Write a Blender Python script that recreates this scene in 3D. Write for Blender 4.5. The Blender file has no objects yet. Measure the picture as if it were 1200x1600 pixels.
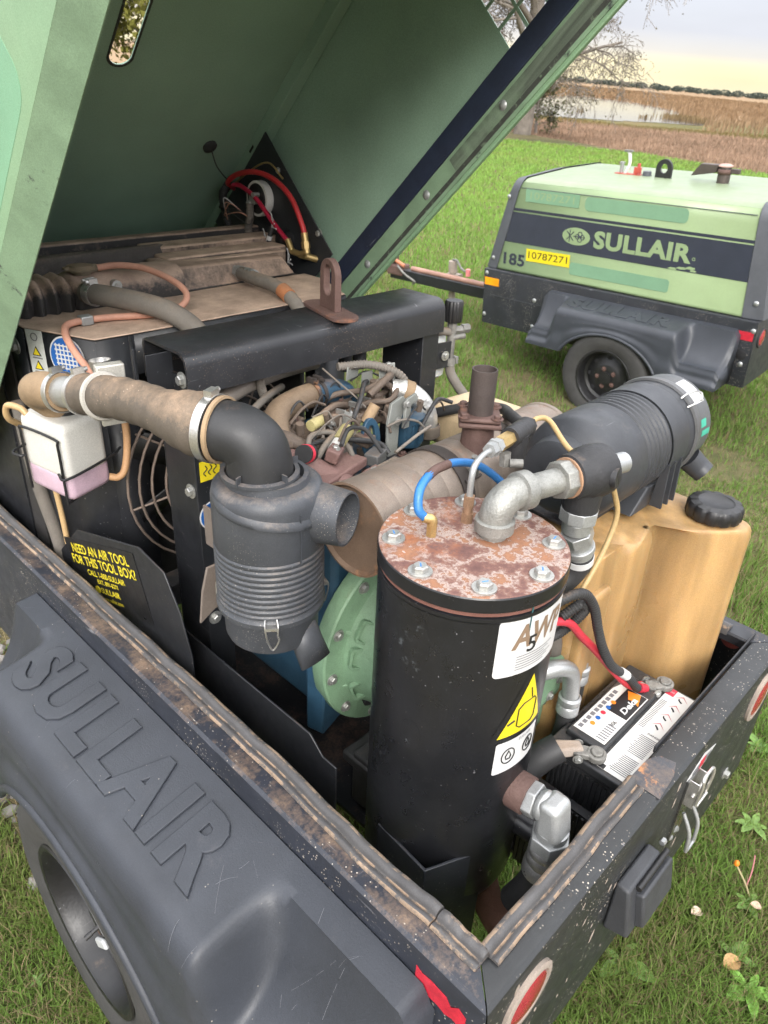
import bpy, bmesh, math, random
import numpy as np
from mathutils import Vector, Matrix
random.seed(7); rng = np.random.default_rng(11)
R = math.radians; PI = math.pi
scene = bpy.context.scene
C = scene.collection

# ------------------------------------------------------------------ camera
cam_d = bpy.data.cameras.new('camera'); cam = bpy.data.objects.new('camera', cam_d); C.objects.link(cam)
cam.matrix_world = Matrix(((0.71230156, 0.31782957, -0.62578819, -0.52074308),
                           (-0.69767021, 0.41805172, -0.5817981, -0.20076407),
                           (0.07669919, 0.85100947, 0.51951911, 2.03009965), (0, 0, 0, 1)))
cam_d.sensor_fit = 'VERTICAL'; cam_d.sensor_height = 36; cam_d.lens = 25.87
cam_d.clip_start = 0.05; cam_d.clip_end = 6000
cam_d.dof.use_dof = True; cam_d.dof.focus_distance = 1.35; cam_d.dof.aperture_fstop = 9.0
scene.camera = cam

# ------------------------------------------------------------------ sky, sun, exposure
SUN_AZ, SUN_EL = R(226), R(34)      # direction the soft light comes from (azimuth from +X)
world = bpy.data.worlds.new('World'); scene.world = world; world.use_nodes = True
nt = world.node_tree; nt.nodes.clear()
def wn(t, **k):
    n = nt.nodes.new(t)
    for a, b in k.items(): setattr(n, a, b)
    return n
out = wn('ShaderNodeOutputWorld'); bg = wn('ShaderNodeBackground'); bg.inputs[1].default_value = 0.12
sky = wn('ShaderNodeTexSky', sky_type='NISHITA', sun_disc=False, sun_elevation=SUN_EL, sun_rotation=PI/2-SUN_AZ, air_density=1.0, dust_density=3.0)
tc = wn('ShaderNodeTexCoord'); sep = wn('ShaderNodeSeparateXYZ'); nt.links.new(tc.outputs['Generated'], sep.inputs[0])
ramp = wn('ShaderNodeValToRGB')           # cloud deck by height above the horizon
els = ramp.color_ramp.elements
els[0].position = 0.0; els[0].color = (.30, .268, .185, 1)
els[1].position = 1.0; els[1].color = (1.0, 1.0, 1.02, 1)
for p_, c_ in ((0.012, (.315, .278, .180)), (0.024, (.335, .296, .195)), (0.034, (.25, .238, .222)), (0.055, (.200, .202, .225)), (0.16, (.222, .225, .25)), (.35, (.45, .455, .485)), (.65, (.80, .805, .83))):
    e = els.new(p_); e.color = (*c_, 1)
mp = wn('ShaderNodeMapping'); mp.inputs['Scale'].default_value = (1.6, 1.6, 7.0); nt.links.new(tc.outputs['Generated'], mp.inputs[0])
nz = wn('ShaderNodeTexNoise'); nz.inputs['Scale'].default_value = 1.7; nz.inputs['Detail'].default_value = 5; nt.links.new(mp.outputs[0], nz.inputs[0])
# wavy cloud edge: add noise to the height before the ramp
ma = wn('ShaderNodeMath', operation='MULTIPLY_ADD'); ma.inputs[1].default_value = 0.010; nt.links.new(nz.outputs[0], ma.inputs[0])
mb_ = wn('ShaderNodeMath', operation='SUBTRACT'); mb_.inputs[1].default_value = 0.005; nt.links.new(sep.outputs[2], mb_.inputs[0]); nt.links.new(mb_.outputs[0], ma.inputs[2])
nt.links.new(ma.outputs[0], ramp.inputs[0])
mv = wn('ShaderNodeMapRange'); mv.inputs[1].default_value = .3; mv.inputs[2].default_value = .7; mv.inputs[3].default_value = 10.0; mv.inputs[4].default_value = 12.4; nt.links.new(nz.outputs[0], mv.inputs[0])
sc_ = wn('ShaderNodeVectorMath', operation='SCALE'); nt.links.new(ramp.outputs[0], sc_.inputs[0]); nt.links.new(mv.outputs[0], sc_.inputs['Scale'])
mixs = wn('ShaderNodeMix', data_type='RGBA'); mixs.inputs[0].default_value = 0.9
nt.links.new(sky.outputs[0], mixs.inputs[6]); nt.links.new(sc_.outputs[0], mixs.inputs[7])
nt.links.new(mixs.outputs[2], bg.inputs[0]); nt.links.new(bg.outputs[0], out.inputs[0])
sun_d = bpy.data.lights.new('sun', 'SUN'); sun_d.energy = 1.25; sun_d.angle = R(28); sun_d.color = (1.0, .965, .91)
sun = bpy.data.objects.new('sun', sun_d); C.objects.link(sun)
sun.rotation_euler = Vector((math.cos(SUN_AZ)*math.cos(SUN_EL), math.sin(SUN_AZ)*math.cos(SUN_EL), math.sin(SUN_EL))).to_track_quat('Z', 'Y').to_euler()
vs = scene.view_settings; vs.view_transform = 'Standard'; vs.look = 'None'; vs.gamma = 1; vs.exposure = 1.55
scene.cycles.max_bounces = 6; scene.cycles.diffuse_bounces = 4; scene.cycles.glossy_bounces = 3; scene.cycles.caustics_reflective = False; scene.cycles.caustics_refractive = False; scene.cycles.transmission_bounces = 4; scene.cycles.use_denoising = True; scene.cycles.use_adaptive_sampling = True; scene.cycles.adaptive_threshold = .03; scene.cycles.adaptive_min_samples = 16

# ------------------------------------------------------------------ materials
MATS = {}
def mat(name, col, rough=.5, metal=0., var=.18, vscale=9, dust=0., dcol=(.33, .225, .15), dscale=7, dup=.55, rust=0., rcol=(.22, .075, .03), rscale=12,
        speck=0., sscale=90, scol=(.62, .55, .46), bump=.12, bscale=120, scratch=0., sccol=(.4, .4, .42), wear=0., wcol=(.3, .3, .3), sss=0., ssr=(.03, .02, .01), coat=0., trans=0., spec=.5, stretch=None, grit=.13):
    if name in MATS: return MATS[name]
    m = bpy.data.materials.new(name); m.use_nodes = True; t = m.node_tree; N = t.nodes; Lk = t.links.new
    b = N['Principled BSDF']
    tcn = N.new('ShaderNodeTexCoord'); co = tcn.outputs['Object']
    def noise(scale, detail=3, rg=.6, vec=co):
        n = N.new('ShaderNodeTexNoise'); n.inputs['Scale'].default_value = scale; n.inputs['Detail'].default_value = detail; n.inputs['Roughness'].default_value = rg
        Lk(vec, n.inputs['Vector']); return n.outputs[0]
    def mr(x, a, b_, c=0., d=1.):
        n = N.new('ShaderNodeMapRange'); n.inputs[1].default_value = a; n.inputs[2].default_value = b_; n.inputs[3].default_value = c; n.inputs[4].default_value = d; Lk(x, n.inputs[0]); return n.outputs[0]
    def math_(op, x, y):
        n = N.new('ShaderNodeMath'); n.operation = op
        for i, q in enumerate((x, y)):
            if isinstance(q, (int, float)): n.inputs[i].default_value = q
            else: Lk(q, n.inputs[i])
        return n.outputs[0]
    def mix(f, a, c):
        n = N.new('ShaderNodeMix'); n.data_type = 'RGBA'
        for s, q in ((0, f), (6, a), (7, c)):
            if isinstance(q, (int, float)): n.inputs[s].default_value = q
            elif isinstance(q, tuple): n.inputs[s].default_value = (*q[:3], 1)
            else: Lk(q, n.inputs[s])
        return n.outputs[2]
    lo = tuple(max(0, c*(1-var)) for c in col); hi = tuple(min(1, c*(1+var)) for c in col)
    vco = co
    if stretch:
        ms = N.new('ShaderNodeMapping'); ms.inputs['Scale'].default_value = stretch; Lk(co, ms.inputs[0]); vco = ms.outputs[0]
    c = mix(mr(noise(vscale, vec=vco), .3, .7), lo, hi)
    rgh = mr(noise(vscale*2.3, 4), .3, .7, max(.03, rough-.08), min(1, rough+.1))
    met = None
    if wear:
        w = mr(noise(vscale*1.7, 5, .7), .72-.3*wear, .80-.3*wear); c = mix(w, c, wcol)
    if scratch:
        mpn = N.new('ShaderNodeMapping'); mpn.inputs['Scale'].default_value = (5, 130, 90); mpn.inputs['Rotation'].default_value = (.3, .5, .7); Lk(co, mpn.inputs[0])
        s_ = mr(noise(1.6, 1, .4, mpn.outputs[0]), .77-.08*scratch, .83-.08*scratch)
        mp2 = N.new('ShaderNodeMapping'); mp2.inputs['Scale'].default_value = (120, 6, 80); mp2.inputs['Rotation'].default_value = (.9, .2, .4); Lk(co, mp2.inputs[0])
        s2 = mr(noise(1.5, 1, .4, mp2.outputs[0]), .77-.08*scratch, .83-.08*scratch)
        c = mix(math_('MULTIPLY', math_('MULTIPLY', math_('MAXIMUM', s_, s2), mr(noise(4, 2), .42, .62)), .40), c, sccol)
    rm = None
    if rust:
        rm = mr(noise(rscale, 6, .7), .74-.4*rust, .84-.4*rust)
        rc = mix(mr(noise(rscale*4, 4), .35, .65), tuple(q*.45 for q in rcol), rcol); c = mix(rm, c, rc)
    if dust:
        g = N.new('ShaderNodeNewGeometry'); sp = N.new('ShaderNodeSeparateXYZ'); Lk(g.outputs['Normal'], sp.inputs[0])
        up = mr(sp.outputs[2], -.2, 1.0)
        s_ = math_('ADD', math_('MULTIPLY', noise(dscale, 5, .65), 1.0), math_('MULTIPLY', up, dup))
        s_ = math_('ADD', s_, math_('MULTIPLY', noise(dscale*14, 2, .7), .35))
        dm = mr(s_, 1.42-.9*dust, 1.75-.9*dust, 0, min(1., .45+.55*dust))
        dc = mix(mr(noise(dscale*2.2, 5), .35, .65), tuple(q*.62 for q in dcol), dcol)
        c = mix(dm, c, dc); rgh = math_('MAXIMUM', rgh, math_('MULTIPLY', dm, .9))
    if speck:
        def spk(scale, thr, rad):
            v = N.new('ShaderNodeTexVoronoi'); v.inputs['Scale'].default_value = scale; Lk(co, v.inputs['Vector'])
            a = mr(v.outputs['Distance'], rad, rad*.6); sp2 = N.new('ShaderNodeSeparateColor'); Lk(v.outputs['Color'], sp2.inputs[0])
            return math_('MULTIPLY', a, mr(sp2.outputs[0], thr, thr+.02))
        k = math_('MAXIMUM', spk(sscale*2.2, 1-.45*speck, .30), spk(sscale*.8, 1-.16*speck, .20))
        k = math_('MULTIPLY', k, mr(noise(5, 2), .42, .62, 0, .8)); c = mix(k, c, scol); rgh = math_('MAXIMUM', rgh, math_('MULTIPLY', k, .85))
    if grit and bump:
        gn = N.new('ShaderNodeVectorMath'); gn.operation = 'SCALE'; Lk(c, gn.inputs[0]); Lk(mr(noise(420, 2, .7), .32, .68, 1-grit, 1+grit), gn.inputs['Scale']); c = gn.outputs[0]
    Lk(c, b.inputs['Base Color']); Lk(rgh, b.inputs['Roughness'])
    if metal and rm is not None:
        Lk(mr(rm, 0, 1, metal, 0), b.inputs['Metallic'])
    else: b.inputs['Metallic'].default_value = metal
    b.inputs['Specular IOR Level'].default_value = spec
    if coat: b.inputs['Coat Weight'].default_value = coat
    if sss:
        b.inputs['Subsurface Weight'].default_value = sss; b.inputs['Subsurface Radius'].default_value = (1, .6, .3); b.inputs['Subsurface Scale'].default_value = .03
    if trans: b.inputs['Transmission Weight'].default_value = trans
    if bump:
        bn = N.new('ShaderNodeBump'); bn.inputs['Strength'].default_value = bump; bn.inputs['Distance'].default_value = .004
        Lk(noise(bscale, 3), bn.inputs['Height']); Lk(bn.outputs[0], b.inputs['Normal'])
    MATS[name] = m; return m

TAN = (.36, .245, .165)
BLACK = (.016, .017, .020)
tub_m = mat('tub_black_paint', (.019, .021, .026), .42, dust=.12, speck=.30, sscale=90, scratch=.2, bump=.04, dcol=TAN)
rearw_m = mat('rear_black_paint', (.021, .0225, .024), .40, dust=.24, speck=.75, sscale=75, scratch=.3, bump=.05, dcol=(.36, .25, .17), dup=.42, dscale=7)
rim_m = mat('rim_black_paint', (.023, .026, .035), .38, dust=.42, speck=.35, sscale=85, scratch=.3, bump=.05, dcol=(.40, .27, .175), dup=.42, dscale=8)
seal_m = mat('seal_dusty', (.25, .18, .125), .8, var=.35, vscale=10, wear=.9, wcol=(.075, .07, .068), bump=.2, bscale=90)
sealdark_m = mat('seal_rubber', (.065, .063, .064), .6, dust=.46, dcol=(.27, .195, .135), dscale=10, dup=.3, bump=.2, var=.3)
patch_m = mat('rusty_patch', (.05, .052, .06), .5, rust=.42, rcol=(.42, .19, .08), rscale=22, dust=.3, dcol=TAN)
poly_m = mat('fender_plastic', (.033, .037, .046), .48, speck=.04, sscale=80, bump=.12, bscale=260, var=.16, vscale=5, dust=.10, dcol=(.13, .12, .115))
groove_m = mat('fender_groove', (.012, .012, .014), .7)
frame_m = mat('frame_black', BLACK, .42, dust=.22, dcol=(.30, .19, .13), dscale=9, scratch=.15, speck=.06, bump=.03)
beam_m = mat('beam_black', (.020, .021, .024), .36, dust=.20, dcol=(.37, .24, .17), dscale=11, scratch=.25, speck=.5, sscale=190, scol=(.42, .29, .21), bump=.04, dup=.25)
dusty_m = mat('dusty_sheet', (.055, .045, .038), .8, dust=.80, dcol=(.56, .405, .305), dup=.75, bump=.3, bscale=60)
radtank_m = mat('radiator_tank', (.028, .026, .025), .6, dust=.54, dcol=(.52, .37, .28), dup=.8, bump=.15)
cond_m = mat('black_rubber', (.03, .03, .031), .6, dust=.22, dcol=TAN, bump=.1)
rubber_m = mat('grey_rubber_hose', (.14, .125, .108), .75, dust=.46, dcol=(.30, .22, .155), dup=.5, bump=.15)
duct_m = mat('dusty_duct', (.10, .082, .064), .72, dust=.60, dcol=(.36, .25, .165), dup=.42, dscale=9, bump=.15, speck=.15, scol=(.5, .38, .28))
cup_m = mat('dusty_rubber_cup', (.28, .195, .115), .75, dust=.3, dcol=(.42, .29, .18), var=.3, bump=.2)
pink_m = mat('pink_hose', (.46, .235, .165), .6, dust=.25, dcol=TAN, bump=.08)
amberhose_m = mat('amber_hose', (.50, .34, .17), .5, var=.2, bump=.05)
filter_m = mat('filter_plastic', (.050, .054, .062), .46, dust=.50, dcol=(.24, .195, .16), dup=.42, dscale=11, speck=.5, sscale=200, scratch=.1, bump=.08)
filterR_m = mat('filter_plastic_clean', (.036, .0385, .044), .46, dust=.12, dcol=(.25, .21, .18), scratch=.12, bump=.06)
elbow_m = mat('elbow_plastic', (.020, .0205, .022), .5, dust=.13, dcol=TAN, speck=.12, sscale=200, bump=.04)
steel_m = mat('zinc_steel', (.44, .44, .42), .42, metal=.7, dust=.1, dcol=TAN, bump=.08)
galv_m = mat('galvanised', (.29, .29, .27), .5, metal=.6, var=.22, vscale=30, dust=.12, dcol=(.36, .28, .2), bump=.35, bscale=220)
zinc_m = mat('zinc_bright', (.38, .39, .39), .42, metal=.6, var=.15, dust=.08, bump=.06)
clamp_m = mat('clamp_steel', (.58, .57, .55), .34, metal=.85, dust=.08)
brass_m = mat('brass', (.50, .36, .16), .4, metal=.8, dust=.2, dcol=TAN)
alu_m = mat('muffler_aluminised', (.25, .205, .17), .5, metal=.4, rust=.38, rcol=(.23, .125, .075), rscale=13, dust=.34, dcol=(.30, .21, .155), bump=.12, bscale=50)
mufend_m = mat('muffler_end', (.20, .135, .095), .72, metal=.2, rust=.45, rcol=(.27, .15, .085), dust=.3, bump=.1)
rust_m = mat('rusty_iron', (.13, .078, .066), .72, metal=.25, rust=.4, rcol=(.20, .09, .055), bump=.45, bscale=150)
rustpipe_m = mat('rusty_pipe', (.10, .08, .073), .55, metal=.45, rust=.3, rcol=(.17, .085, .06), bump=.2)
band_m = mat('dark_band', (.06, .05, .045), .6, metal=.4, rust=.3, rcol=(.24, .12, .06))
tank_m = mat('tank_black', (.0115, .012, .014), .31, dust=.05, dcol=(.22, .18, .15), scratch=.12, speck=.03, sscale=150, bump=.06, wear=.04, wcol=(.07, .075, .08))
blueeng_m = mat('engine_blue', (.022, .062, .105), .5, dust=.3, dcol=TAN, bump=.08)
cast_m = mat('cast_dusty', (.10, .075, .058), .7, dust=.38, dcol=(.27, .19, .135), bump=.5)
mani_m = mat('manifold_iron', (.15, .085, .075), .75, dust=.25, dcol=(.3, .2, .15), bump=.5)
green_m = mat('airend_green', (.17, .28, .175), .5, dust=.22, dcol=(.22, .15, .1), rust=.1, rcol=(.16, .09, .06), bump=.3, bscale=90)
lidout_m = mat('lid_green', (.215, .345, .21), .40, var=.05, dust=.07, dcol=(.16, .19, .14), speck=.05, scol=(.05, .06, .05), bump=.02)
lidin_m = mat('lid_green_inside', (.245, .365, .275), .50, var=.15, vscale=2.5, dust=.10, dcol=(.075, .09, .07), scratch=.05, bump=.03, speck=.0)
lidband_m = mat('lid_edge_worn', (.20, .30, .195), .5, wear=.30, wcol=(.045, .05, .05), dust=.15, dcol=(.19, .16, .12), scratch=.4, sccol=(.06, .06, .06), bump=.1)
navy_m = mat('navy_seal', (.015, .022, .045), .62, dust=.08, scratch=.2, bump=.05)
grip_m = mat('red_rubber', (.46, .025, .03), .45, dust=.1)
red2_m = mat('red_hose_dark', (.40, .012, .045), .42)
redtape_m = mat('red_reflective', (.47, .022, .04), .35, var=.25, vscale=40, wear=.25, wcol=(.5, .12, .12), dust=.1, bump=.03)
redcable_m = mat('red_cable', (.50, .03, .05), .5, dust=.15)
white_m = mat('white_sticker', (.58, .58, .58), .4, var=.04, bump=0)
whiteb_m = mat('white_plastic_cap', (.62, .61, .58), .5, dust=.15)
grey_sticker_m = mat('grey_sticker', (.50, .52, .50), .45, dust=.2)
bluest_m = mat('blue_sticker', (.012, .10, .36), .4, var=.06, bump=0)
yellow_m = mat('yellow_sticker', (.70, .56, .02), .4, var=.05, bump=0)
yelltext_m = mat('yellow_print', (.70, .58, .03), .5, var=.3, vscale=60, bump=0)
orange_m = mat('orange_reflector', (.80, .30, .01), .3, bump=0)
ink_m = mat('black_ink', (.015, .015, .016), .5, bump=0, var=.05)
greyink_m = mat('grey_ink', (.16, .16, .17), .5, bump=0, var=.05)
brown_ink_m = mat('brown_ink', (.22, .15, .10), .5, bump=0, var=.05)
redink_m = mat('red_ink', (.6, .03, .06), .5, bump=0, var=.05)
orangeink_m = mat('orange_ink', (.75, .22, .02), .5, bump=0, var=.1)
blueink_m = mat('blue_ink', (.05, .2, .5), .5, bump=0)
amber_m = mat('amber_plastic', (.385, .24, .105), .32, var=.36, vscale=1.0, stretch=(13, 9, 1.6), sss=.4, dust=.14, dcol=(.34, .2, .09), bump=.06)
capblk_m = mat('cap_black', (.016, .016, .017), .42, dust=.05)
socket_m = mat('socket_plastic', (.038, .040, .045), .5, dust=.08)
battery_m = mat('battery_plastic', (.026, .027, .029), .5, dust=.2, dcol=(.27, .2, .15), bump=.12)
lead_m = mat('lead_terminal', (.20, .195, .18), .65, metal=.4, var=.35, vscale=40, bump=.5)
wire_m = mat('black_wire', (.012, .012, .013), .4)
bottle_m = mat('bottle_plastic', (.60, .59, .55), .42, var=.05, sss=.0, dust=.06, dcol=(.5, .42, .33), bump=.02, speck=.1, scol=(.3, .26, .2))
cool_m = mat('coolant_pink', (.50, .36, .43), .42, var=.12, vscale=20, sss=.0, bump=.02)
paperm = mat('foil_wrap', (.62, .61, .58), .35, metal=.8, bump=1.0, bscale=40)
bluetube_m = mat('blue_tube', (.03, .16, .42), .4, dust=.15, dcol=TAN)
tire_m = mat('tyre_rubber', (.042, .041, .04), .8, dust=.25, dcol=(.17, .155, .135), bump=.3, bscale=60)
rimw_m = mat('wheel_black', (.014, .014, .015), .4, dust=.15, scratch=.3)
lens_m = mat('red_lens', (.33, .02, .04), .25, coat=.5, dust=.1, bump=.02)
lensring_m = mat('dusty_ring', (.27, .225, .19), .75, dust=.5, dcol=(.36, .29, .235))
def ramp_rust_top():
    m = bpy.data.materials.new('rusty_lid_top'); m.use_nodes = True; t = m.node_tree; N = t.nodes; L = t.links.new; b = N['Principled BSDF']
    co = N.new('ShaderNodeTexCoord').outputs['Object']
    def noise(s, d=8, r=.65):
        n = N.new('ShaderNodeTexNoise'); n.inputs['Scale'].default_value = s; n.inputs['Detail'].default_value = d; n.inputs['Roughness'].default_value = r; L(co, n.inputs[0]); return n.outputs[0]
    r = N.new('ShaderNodeValToRGB'); L(noise(13, 10, .72), r.inputs[0])
    e = r.color_ramp.elements; e[0].position = .34; e[0].color = (.095, .045, .040, 1); e[1].position = .66; e[1].color = (.40, .36, .34, 1)
    for p_, c_ in ((.43, (.14, .068, .057)), (.47, (.19, .10, .075)), (.515, (.36, .30, .27)), (.54, (.22, .10, .055)), (.585, (.28, .14, .08)), (.62, (.27, .10, .04))):
        q = e.new(p_); q.color = (*c_, 1)
    r2 = N.new('ShaderNodeValToRGB'); L(noise(38, 8, .7), r2.inputs[0]); e = r2.color_ramp.elements
    e[0].position = .42; e[0].color = (.29, .105, .045, 1); e[1].position = .58; e[1].color = (.10, .05, .045, 1)
    mx = N.new('ShaderNodeMix'); mx.data_type = 'RGBA'
    mr = N.new('ShaderNodeMapRange'); mr.inputs[1].default_value = .55; mr.inputs[2].default_value = .66; L(noise(6, 6), mr.inputs[0]); L(mr.outputs[0], mx.inputs[0]); L(r.outputs[0], mx.inputs[6]); L(r2.outputs[0], mx.inputs[7])
    L(mx.outputs[2], b.inputs['Base Color']); b.inputs['Roughness'].default_value = .75
    bn = N.new('ShaderNodeBump'); bn.inputs['Strength'].default_value = .5; bn.inputs['Distance'].default_value = .002; L(noise(90), bn.inputs['Height']); L(bn.outputs[0], b.inputs['Normal'])
    return m
rusttop_m = ramp_rust_top()

# ------------------------------------------------------------------ mesh helpers
def frame(d, up=None):
    d = Vector(d).normalized(); a = Vector(up) if up is not None else (Vector((0, 0, 1)) if abs(d.z) < .9 else Vector((1, 0, 0)))
    u = a.cross(d).normalized(); v = d.cross(u); return u, v, d
def spline(pts, res=8, closed=False):
    P = [Vector(q) for q in pts]; n = len(P)
    if n == 2: return P
    o = []
    for i in range(n if closed else n-1):
        p1, p2 = P[i], P[(i+1) % n]
        p0 = P[i-1] if (i > 0 or closed) else p1*2-p2
        p3 = P[(i+2) % n] if (i+2 < n or closed) else p2*2-p1
        for k in range(res):
            t = k/res; o.append(.5*((2*p1)+(p2-p0)*t+(2*p0-5*p1+4*p2-p3)*t*t+(3*p1-p0-3*p2+p3)*t**3))
    if not closed: o.append(P[-1])
    return o
class MB:
    def __init__(s): s.v = []; s.f = []
    def add(s, vs, fs):
        k = len(s.v); s.v += [tuple(q) for q in vs]; s.f += [tuple(i+k for i in f) for f in fs]; return s
    def box(s, c, sz, rot=None):
        c = Vector(c); h = Vector(sz)/2; M = rot.to_3x3() if rot is not None else Matrix.Identity(3)
        vs = [c+M@Vector((h.x*a, h.y*b, h.z*d)) for a in (-1, 1) for b in (-1, 1) for d in (-1, 1)]
        return s.add(vs, [(0, 1, 3, 2), (4, 6, 7, 5), (0, 4, 5, 1), (2, 3, 7, 6), (0, 2, 6, 4), (1, 5, 7, 3)])
    def hexa(s, b, t): # bottom 4, top 4
        return s.add(list(b)+list(t), [(3, 2, 1, 0), (4, 5, 6, 7), (0, 1, 5, 4), (1, 2, 6, 5), (2, 3, 7, 6), (3, 0, 4, 7)])
    def cyl(s, p0, p1, r0, r1=None, n=24, caps=True):
        r1 = r0 if r1 is None else r1; p0 = Vector(p0); p1 = Vector(p1); u, v, d = frame(p1-p0)
        vs = [p+(u*math.cos(2*PI*i/n)+v*math.sin(2*PI*i/n))*r for p, r in ((p0, r0), (p1, r1)) for i in range(n)]
        fs = [(i, (i+1) % n, n+(i+1) % n, n+i) for i in range(n)]
        if caps: fs += [tuple(range(n-1, -1, -1)), tuple(range(n, 2*n))]
        return s.add(vs, fs)
    def lathe(s, prof, o, d, n=32, up=None, close=False):
        o = Vector(o); u, v, d = frame(d, up); vs = []; fs = []; m = len(prof)
        for r, z in prof:
            for i in range(n):
                a = 2*PI*i/n; vs.append(o+d*z+(u*math.cos(a)+v*math.sin(a))*max(r, 1e-5))
        for j in range(m-1 if not close else m):
            k = (j+1) % m
            for i in range(n): fs.append((j*n+i, j*n+(i+1) % n, k*n+(i+1) % n, k*n+i))
        return s.add(vs, fs)
    def tube(s, pts, r, n=12, res=8, closed=False, caps=True, rib=0, ribn=0, straight=False):
        P = [Vector(q) for q in pts] if straight else spline(pts, res, closed)
        if ribn:  # resample evenly with ribs
            Ls = [0]
            for a, b in zip(P, P[1:]): Ls.append(Ls[-1]+(b-a).length)
            Q = []; k = 0; m = ribn*4
            for i in range(m+1):
                t = Ls[-1]*i/m
                while k < len(Ls)-2 and Ls[k+1] < t: k += 1
                w = (t-Ls[k])/max(1e-9, Ls[k+1]-Ls[k]); Q.append(P[k].lerp(P[k+1], min(1, w)))
            P = Q
        m = len(P); vs = []; fs = []; u = None
        for i in range(m):
            d = (P[(i+1) % m]-P[i-1]) if closed else (P[min(i+1, m-1)]-P[max(i-1, 0)])
            d.normalize()
            if u is None: u, w_, _ = frame(d)
            else:
                u = (u-d*u.dot(d)).normalized()
            w_ = d.cross(u); rr = r(i/max(1, m-1)) if callable(r) else r
            if ribn: rr *= 1+rib*(1 if i % 4 in (1, 2) else -1)
            for k in range(n):
                a = 2*PI*k/n; vs.append(P[i]+(u*math.cos(a)+w_*math.sin(a))*rr)
        for i in range(m if closed else m-1):
            j = (i+1) % m
            for k in range(n): fs.append((i*n+k, i*n+(k+1) % n, j*n+(k+1) % n, j*n+k))
        if caps and not closed: fs += [tuple(range(n-1, -1, -1)), tuple(range((m-1)*n, m*n))]
        return s.add(vs, fs)
    def prism(s, poly, o, u, v, depth):
        o = Vector(o); u = Vector(u); v = Vector(v); w = u.cross(v).normalized()*depth; n = len(poly)
        a = [o+u*x+v*y for x, y in poly]; vs = a+[q+w for q in a]
        return s.add(vs, [tuple(range(n-1, -1, -1)), tuple(range(n, 2*n))]+[(i, (i+1) % n, n+(i+1) % n, n+i) for i in range(n)])
    def holed(s, outer, inner, o, u, v, depth): # plate with a hole; same number of points in both loops
        o = Vector(o); u = Vector(u); v = Vector(v); w = u.cross(v).normalized()*depth; n = len(outer); P = []
        for off in (Vector(), w):
            for L_ in (outer, inner): P += [o+u*x+v*y+off for x, y in L_]
        fs = []
        for i in range(n):
            j = (i+1) % n
            fs += [(i, n+i, n+j, j), (2*n+i, 2*n+j, 3*n+j, 3*n+i), (i, j, 2*n+j, 2*n+i), (n+i, 3*n+i, 3*n+j, n+j)]
        return s.add(P, fs)
    def sphere(s, c, r, n=16, m=10):
        c = Vector(c); r = Vector(r) if not isinstance(r, (int, float)) else Vector((r, r, r)); vs = []; fs = []
        for j in range(m+1):
            t = PI*j/m
            for i in range(n):
                a = 2*PI*i/n; vs.append(c+Vector((r.x*math.sin(t)*math.cos(a), r.y*math.sin(t)*math.sin(a), r.z*math.cos(t))))
        for j in range(m):
            for i in range(n): fs.append((j*n+i, (j+1)*n+i, (j+1)*n+(i+1) % n, j*n+(i+1) % n))
        return s.add(vs, fs)
    def mesh(s, name, sharp=38):
        me = bpy.data.meshes.new(name); me.from_pydata(s.v, [], s.f); me.update()
        bm = bmesh.new(); bm.from_mesh(me); bmesh.ops.remove_doubles(bm, verts=bm.verts, dist=1e-6); bmesh.ops.recalc_face_normals(bm, faces=bm.faces); bm.to_mesh(me); bm.free()
        me.polygons.foreach_set('use_smooth', [True]*len(me.polygons)); me.set_sharp_from_angle(angle=R(sharp)); return me
    def build(s, name, m, parent=None, sharp=38, bevel=0, label=None, seg=2, subsurf=0, solid=0):
        o = bpy.data.objects.new(name, s.mesh(name, sharp)); o.data.materials.append(m); C.objects.link(o)
        if parent is not None: o.parent = parent
        if label: o['label'] = label
        if solid:
            md = o.modifiers.new('s', 'SOLIDIFY'); md.thickness = solid; md.offset = -1
        if bevel:
            md = o.modifiers.new('b', 'BEVEL'); md.width = bevel; md.segments = seg; md.limit_method = 'ANGLE'; md.angle_limit = R(40); md.harden_normals = False
        if subsurf:
            md = o.modifiers.new('ss', 'SUBSURF'); md.levels = subsurf; md.render_levels = subsurf
        return o
def thing(name, label, cat, M=None, group=None):
    o = bpy.data.objects.new(name, None); C.objects.link(o); o.empty_display_size = .1
    if M is not None: o.matrix_world = M
    o['label'] = label; o['category'] = cat
    if group: o['group'] = group
    return o
def tag(o, label=None, cat=None, group=None, kind=None):
    if label: o['label'] = label
    if cat: o['category'] = cat
    if group: o['group'] = group
    if kind: o['kind'] = kind
    return o
def link_mesh(name, me, M, parent):
    o = bpy.data.objects.new(name, me); C.objects.link(o); o.parent = parent; o.matrix_local = M; return o
def orient(p, d, up=None, s=1):
    u, v, w = frame(d, up); M = Matrix((u, v, w)).transposed().to_4x4(); M.translation = Vector(p)
    return M @ Matrix.Scale(s, 4) if s != 1 else M
def basis(o, u, v):
    u = Vector(u).normalized(); v = Vector(v); w = u.cross(v).normalized(); v = w.cross(u); M = Matrix((u, v, w)).transposed().to_4x4(); M.translation = Vector(o); return M
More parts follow.
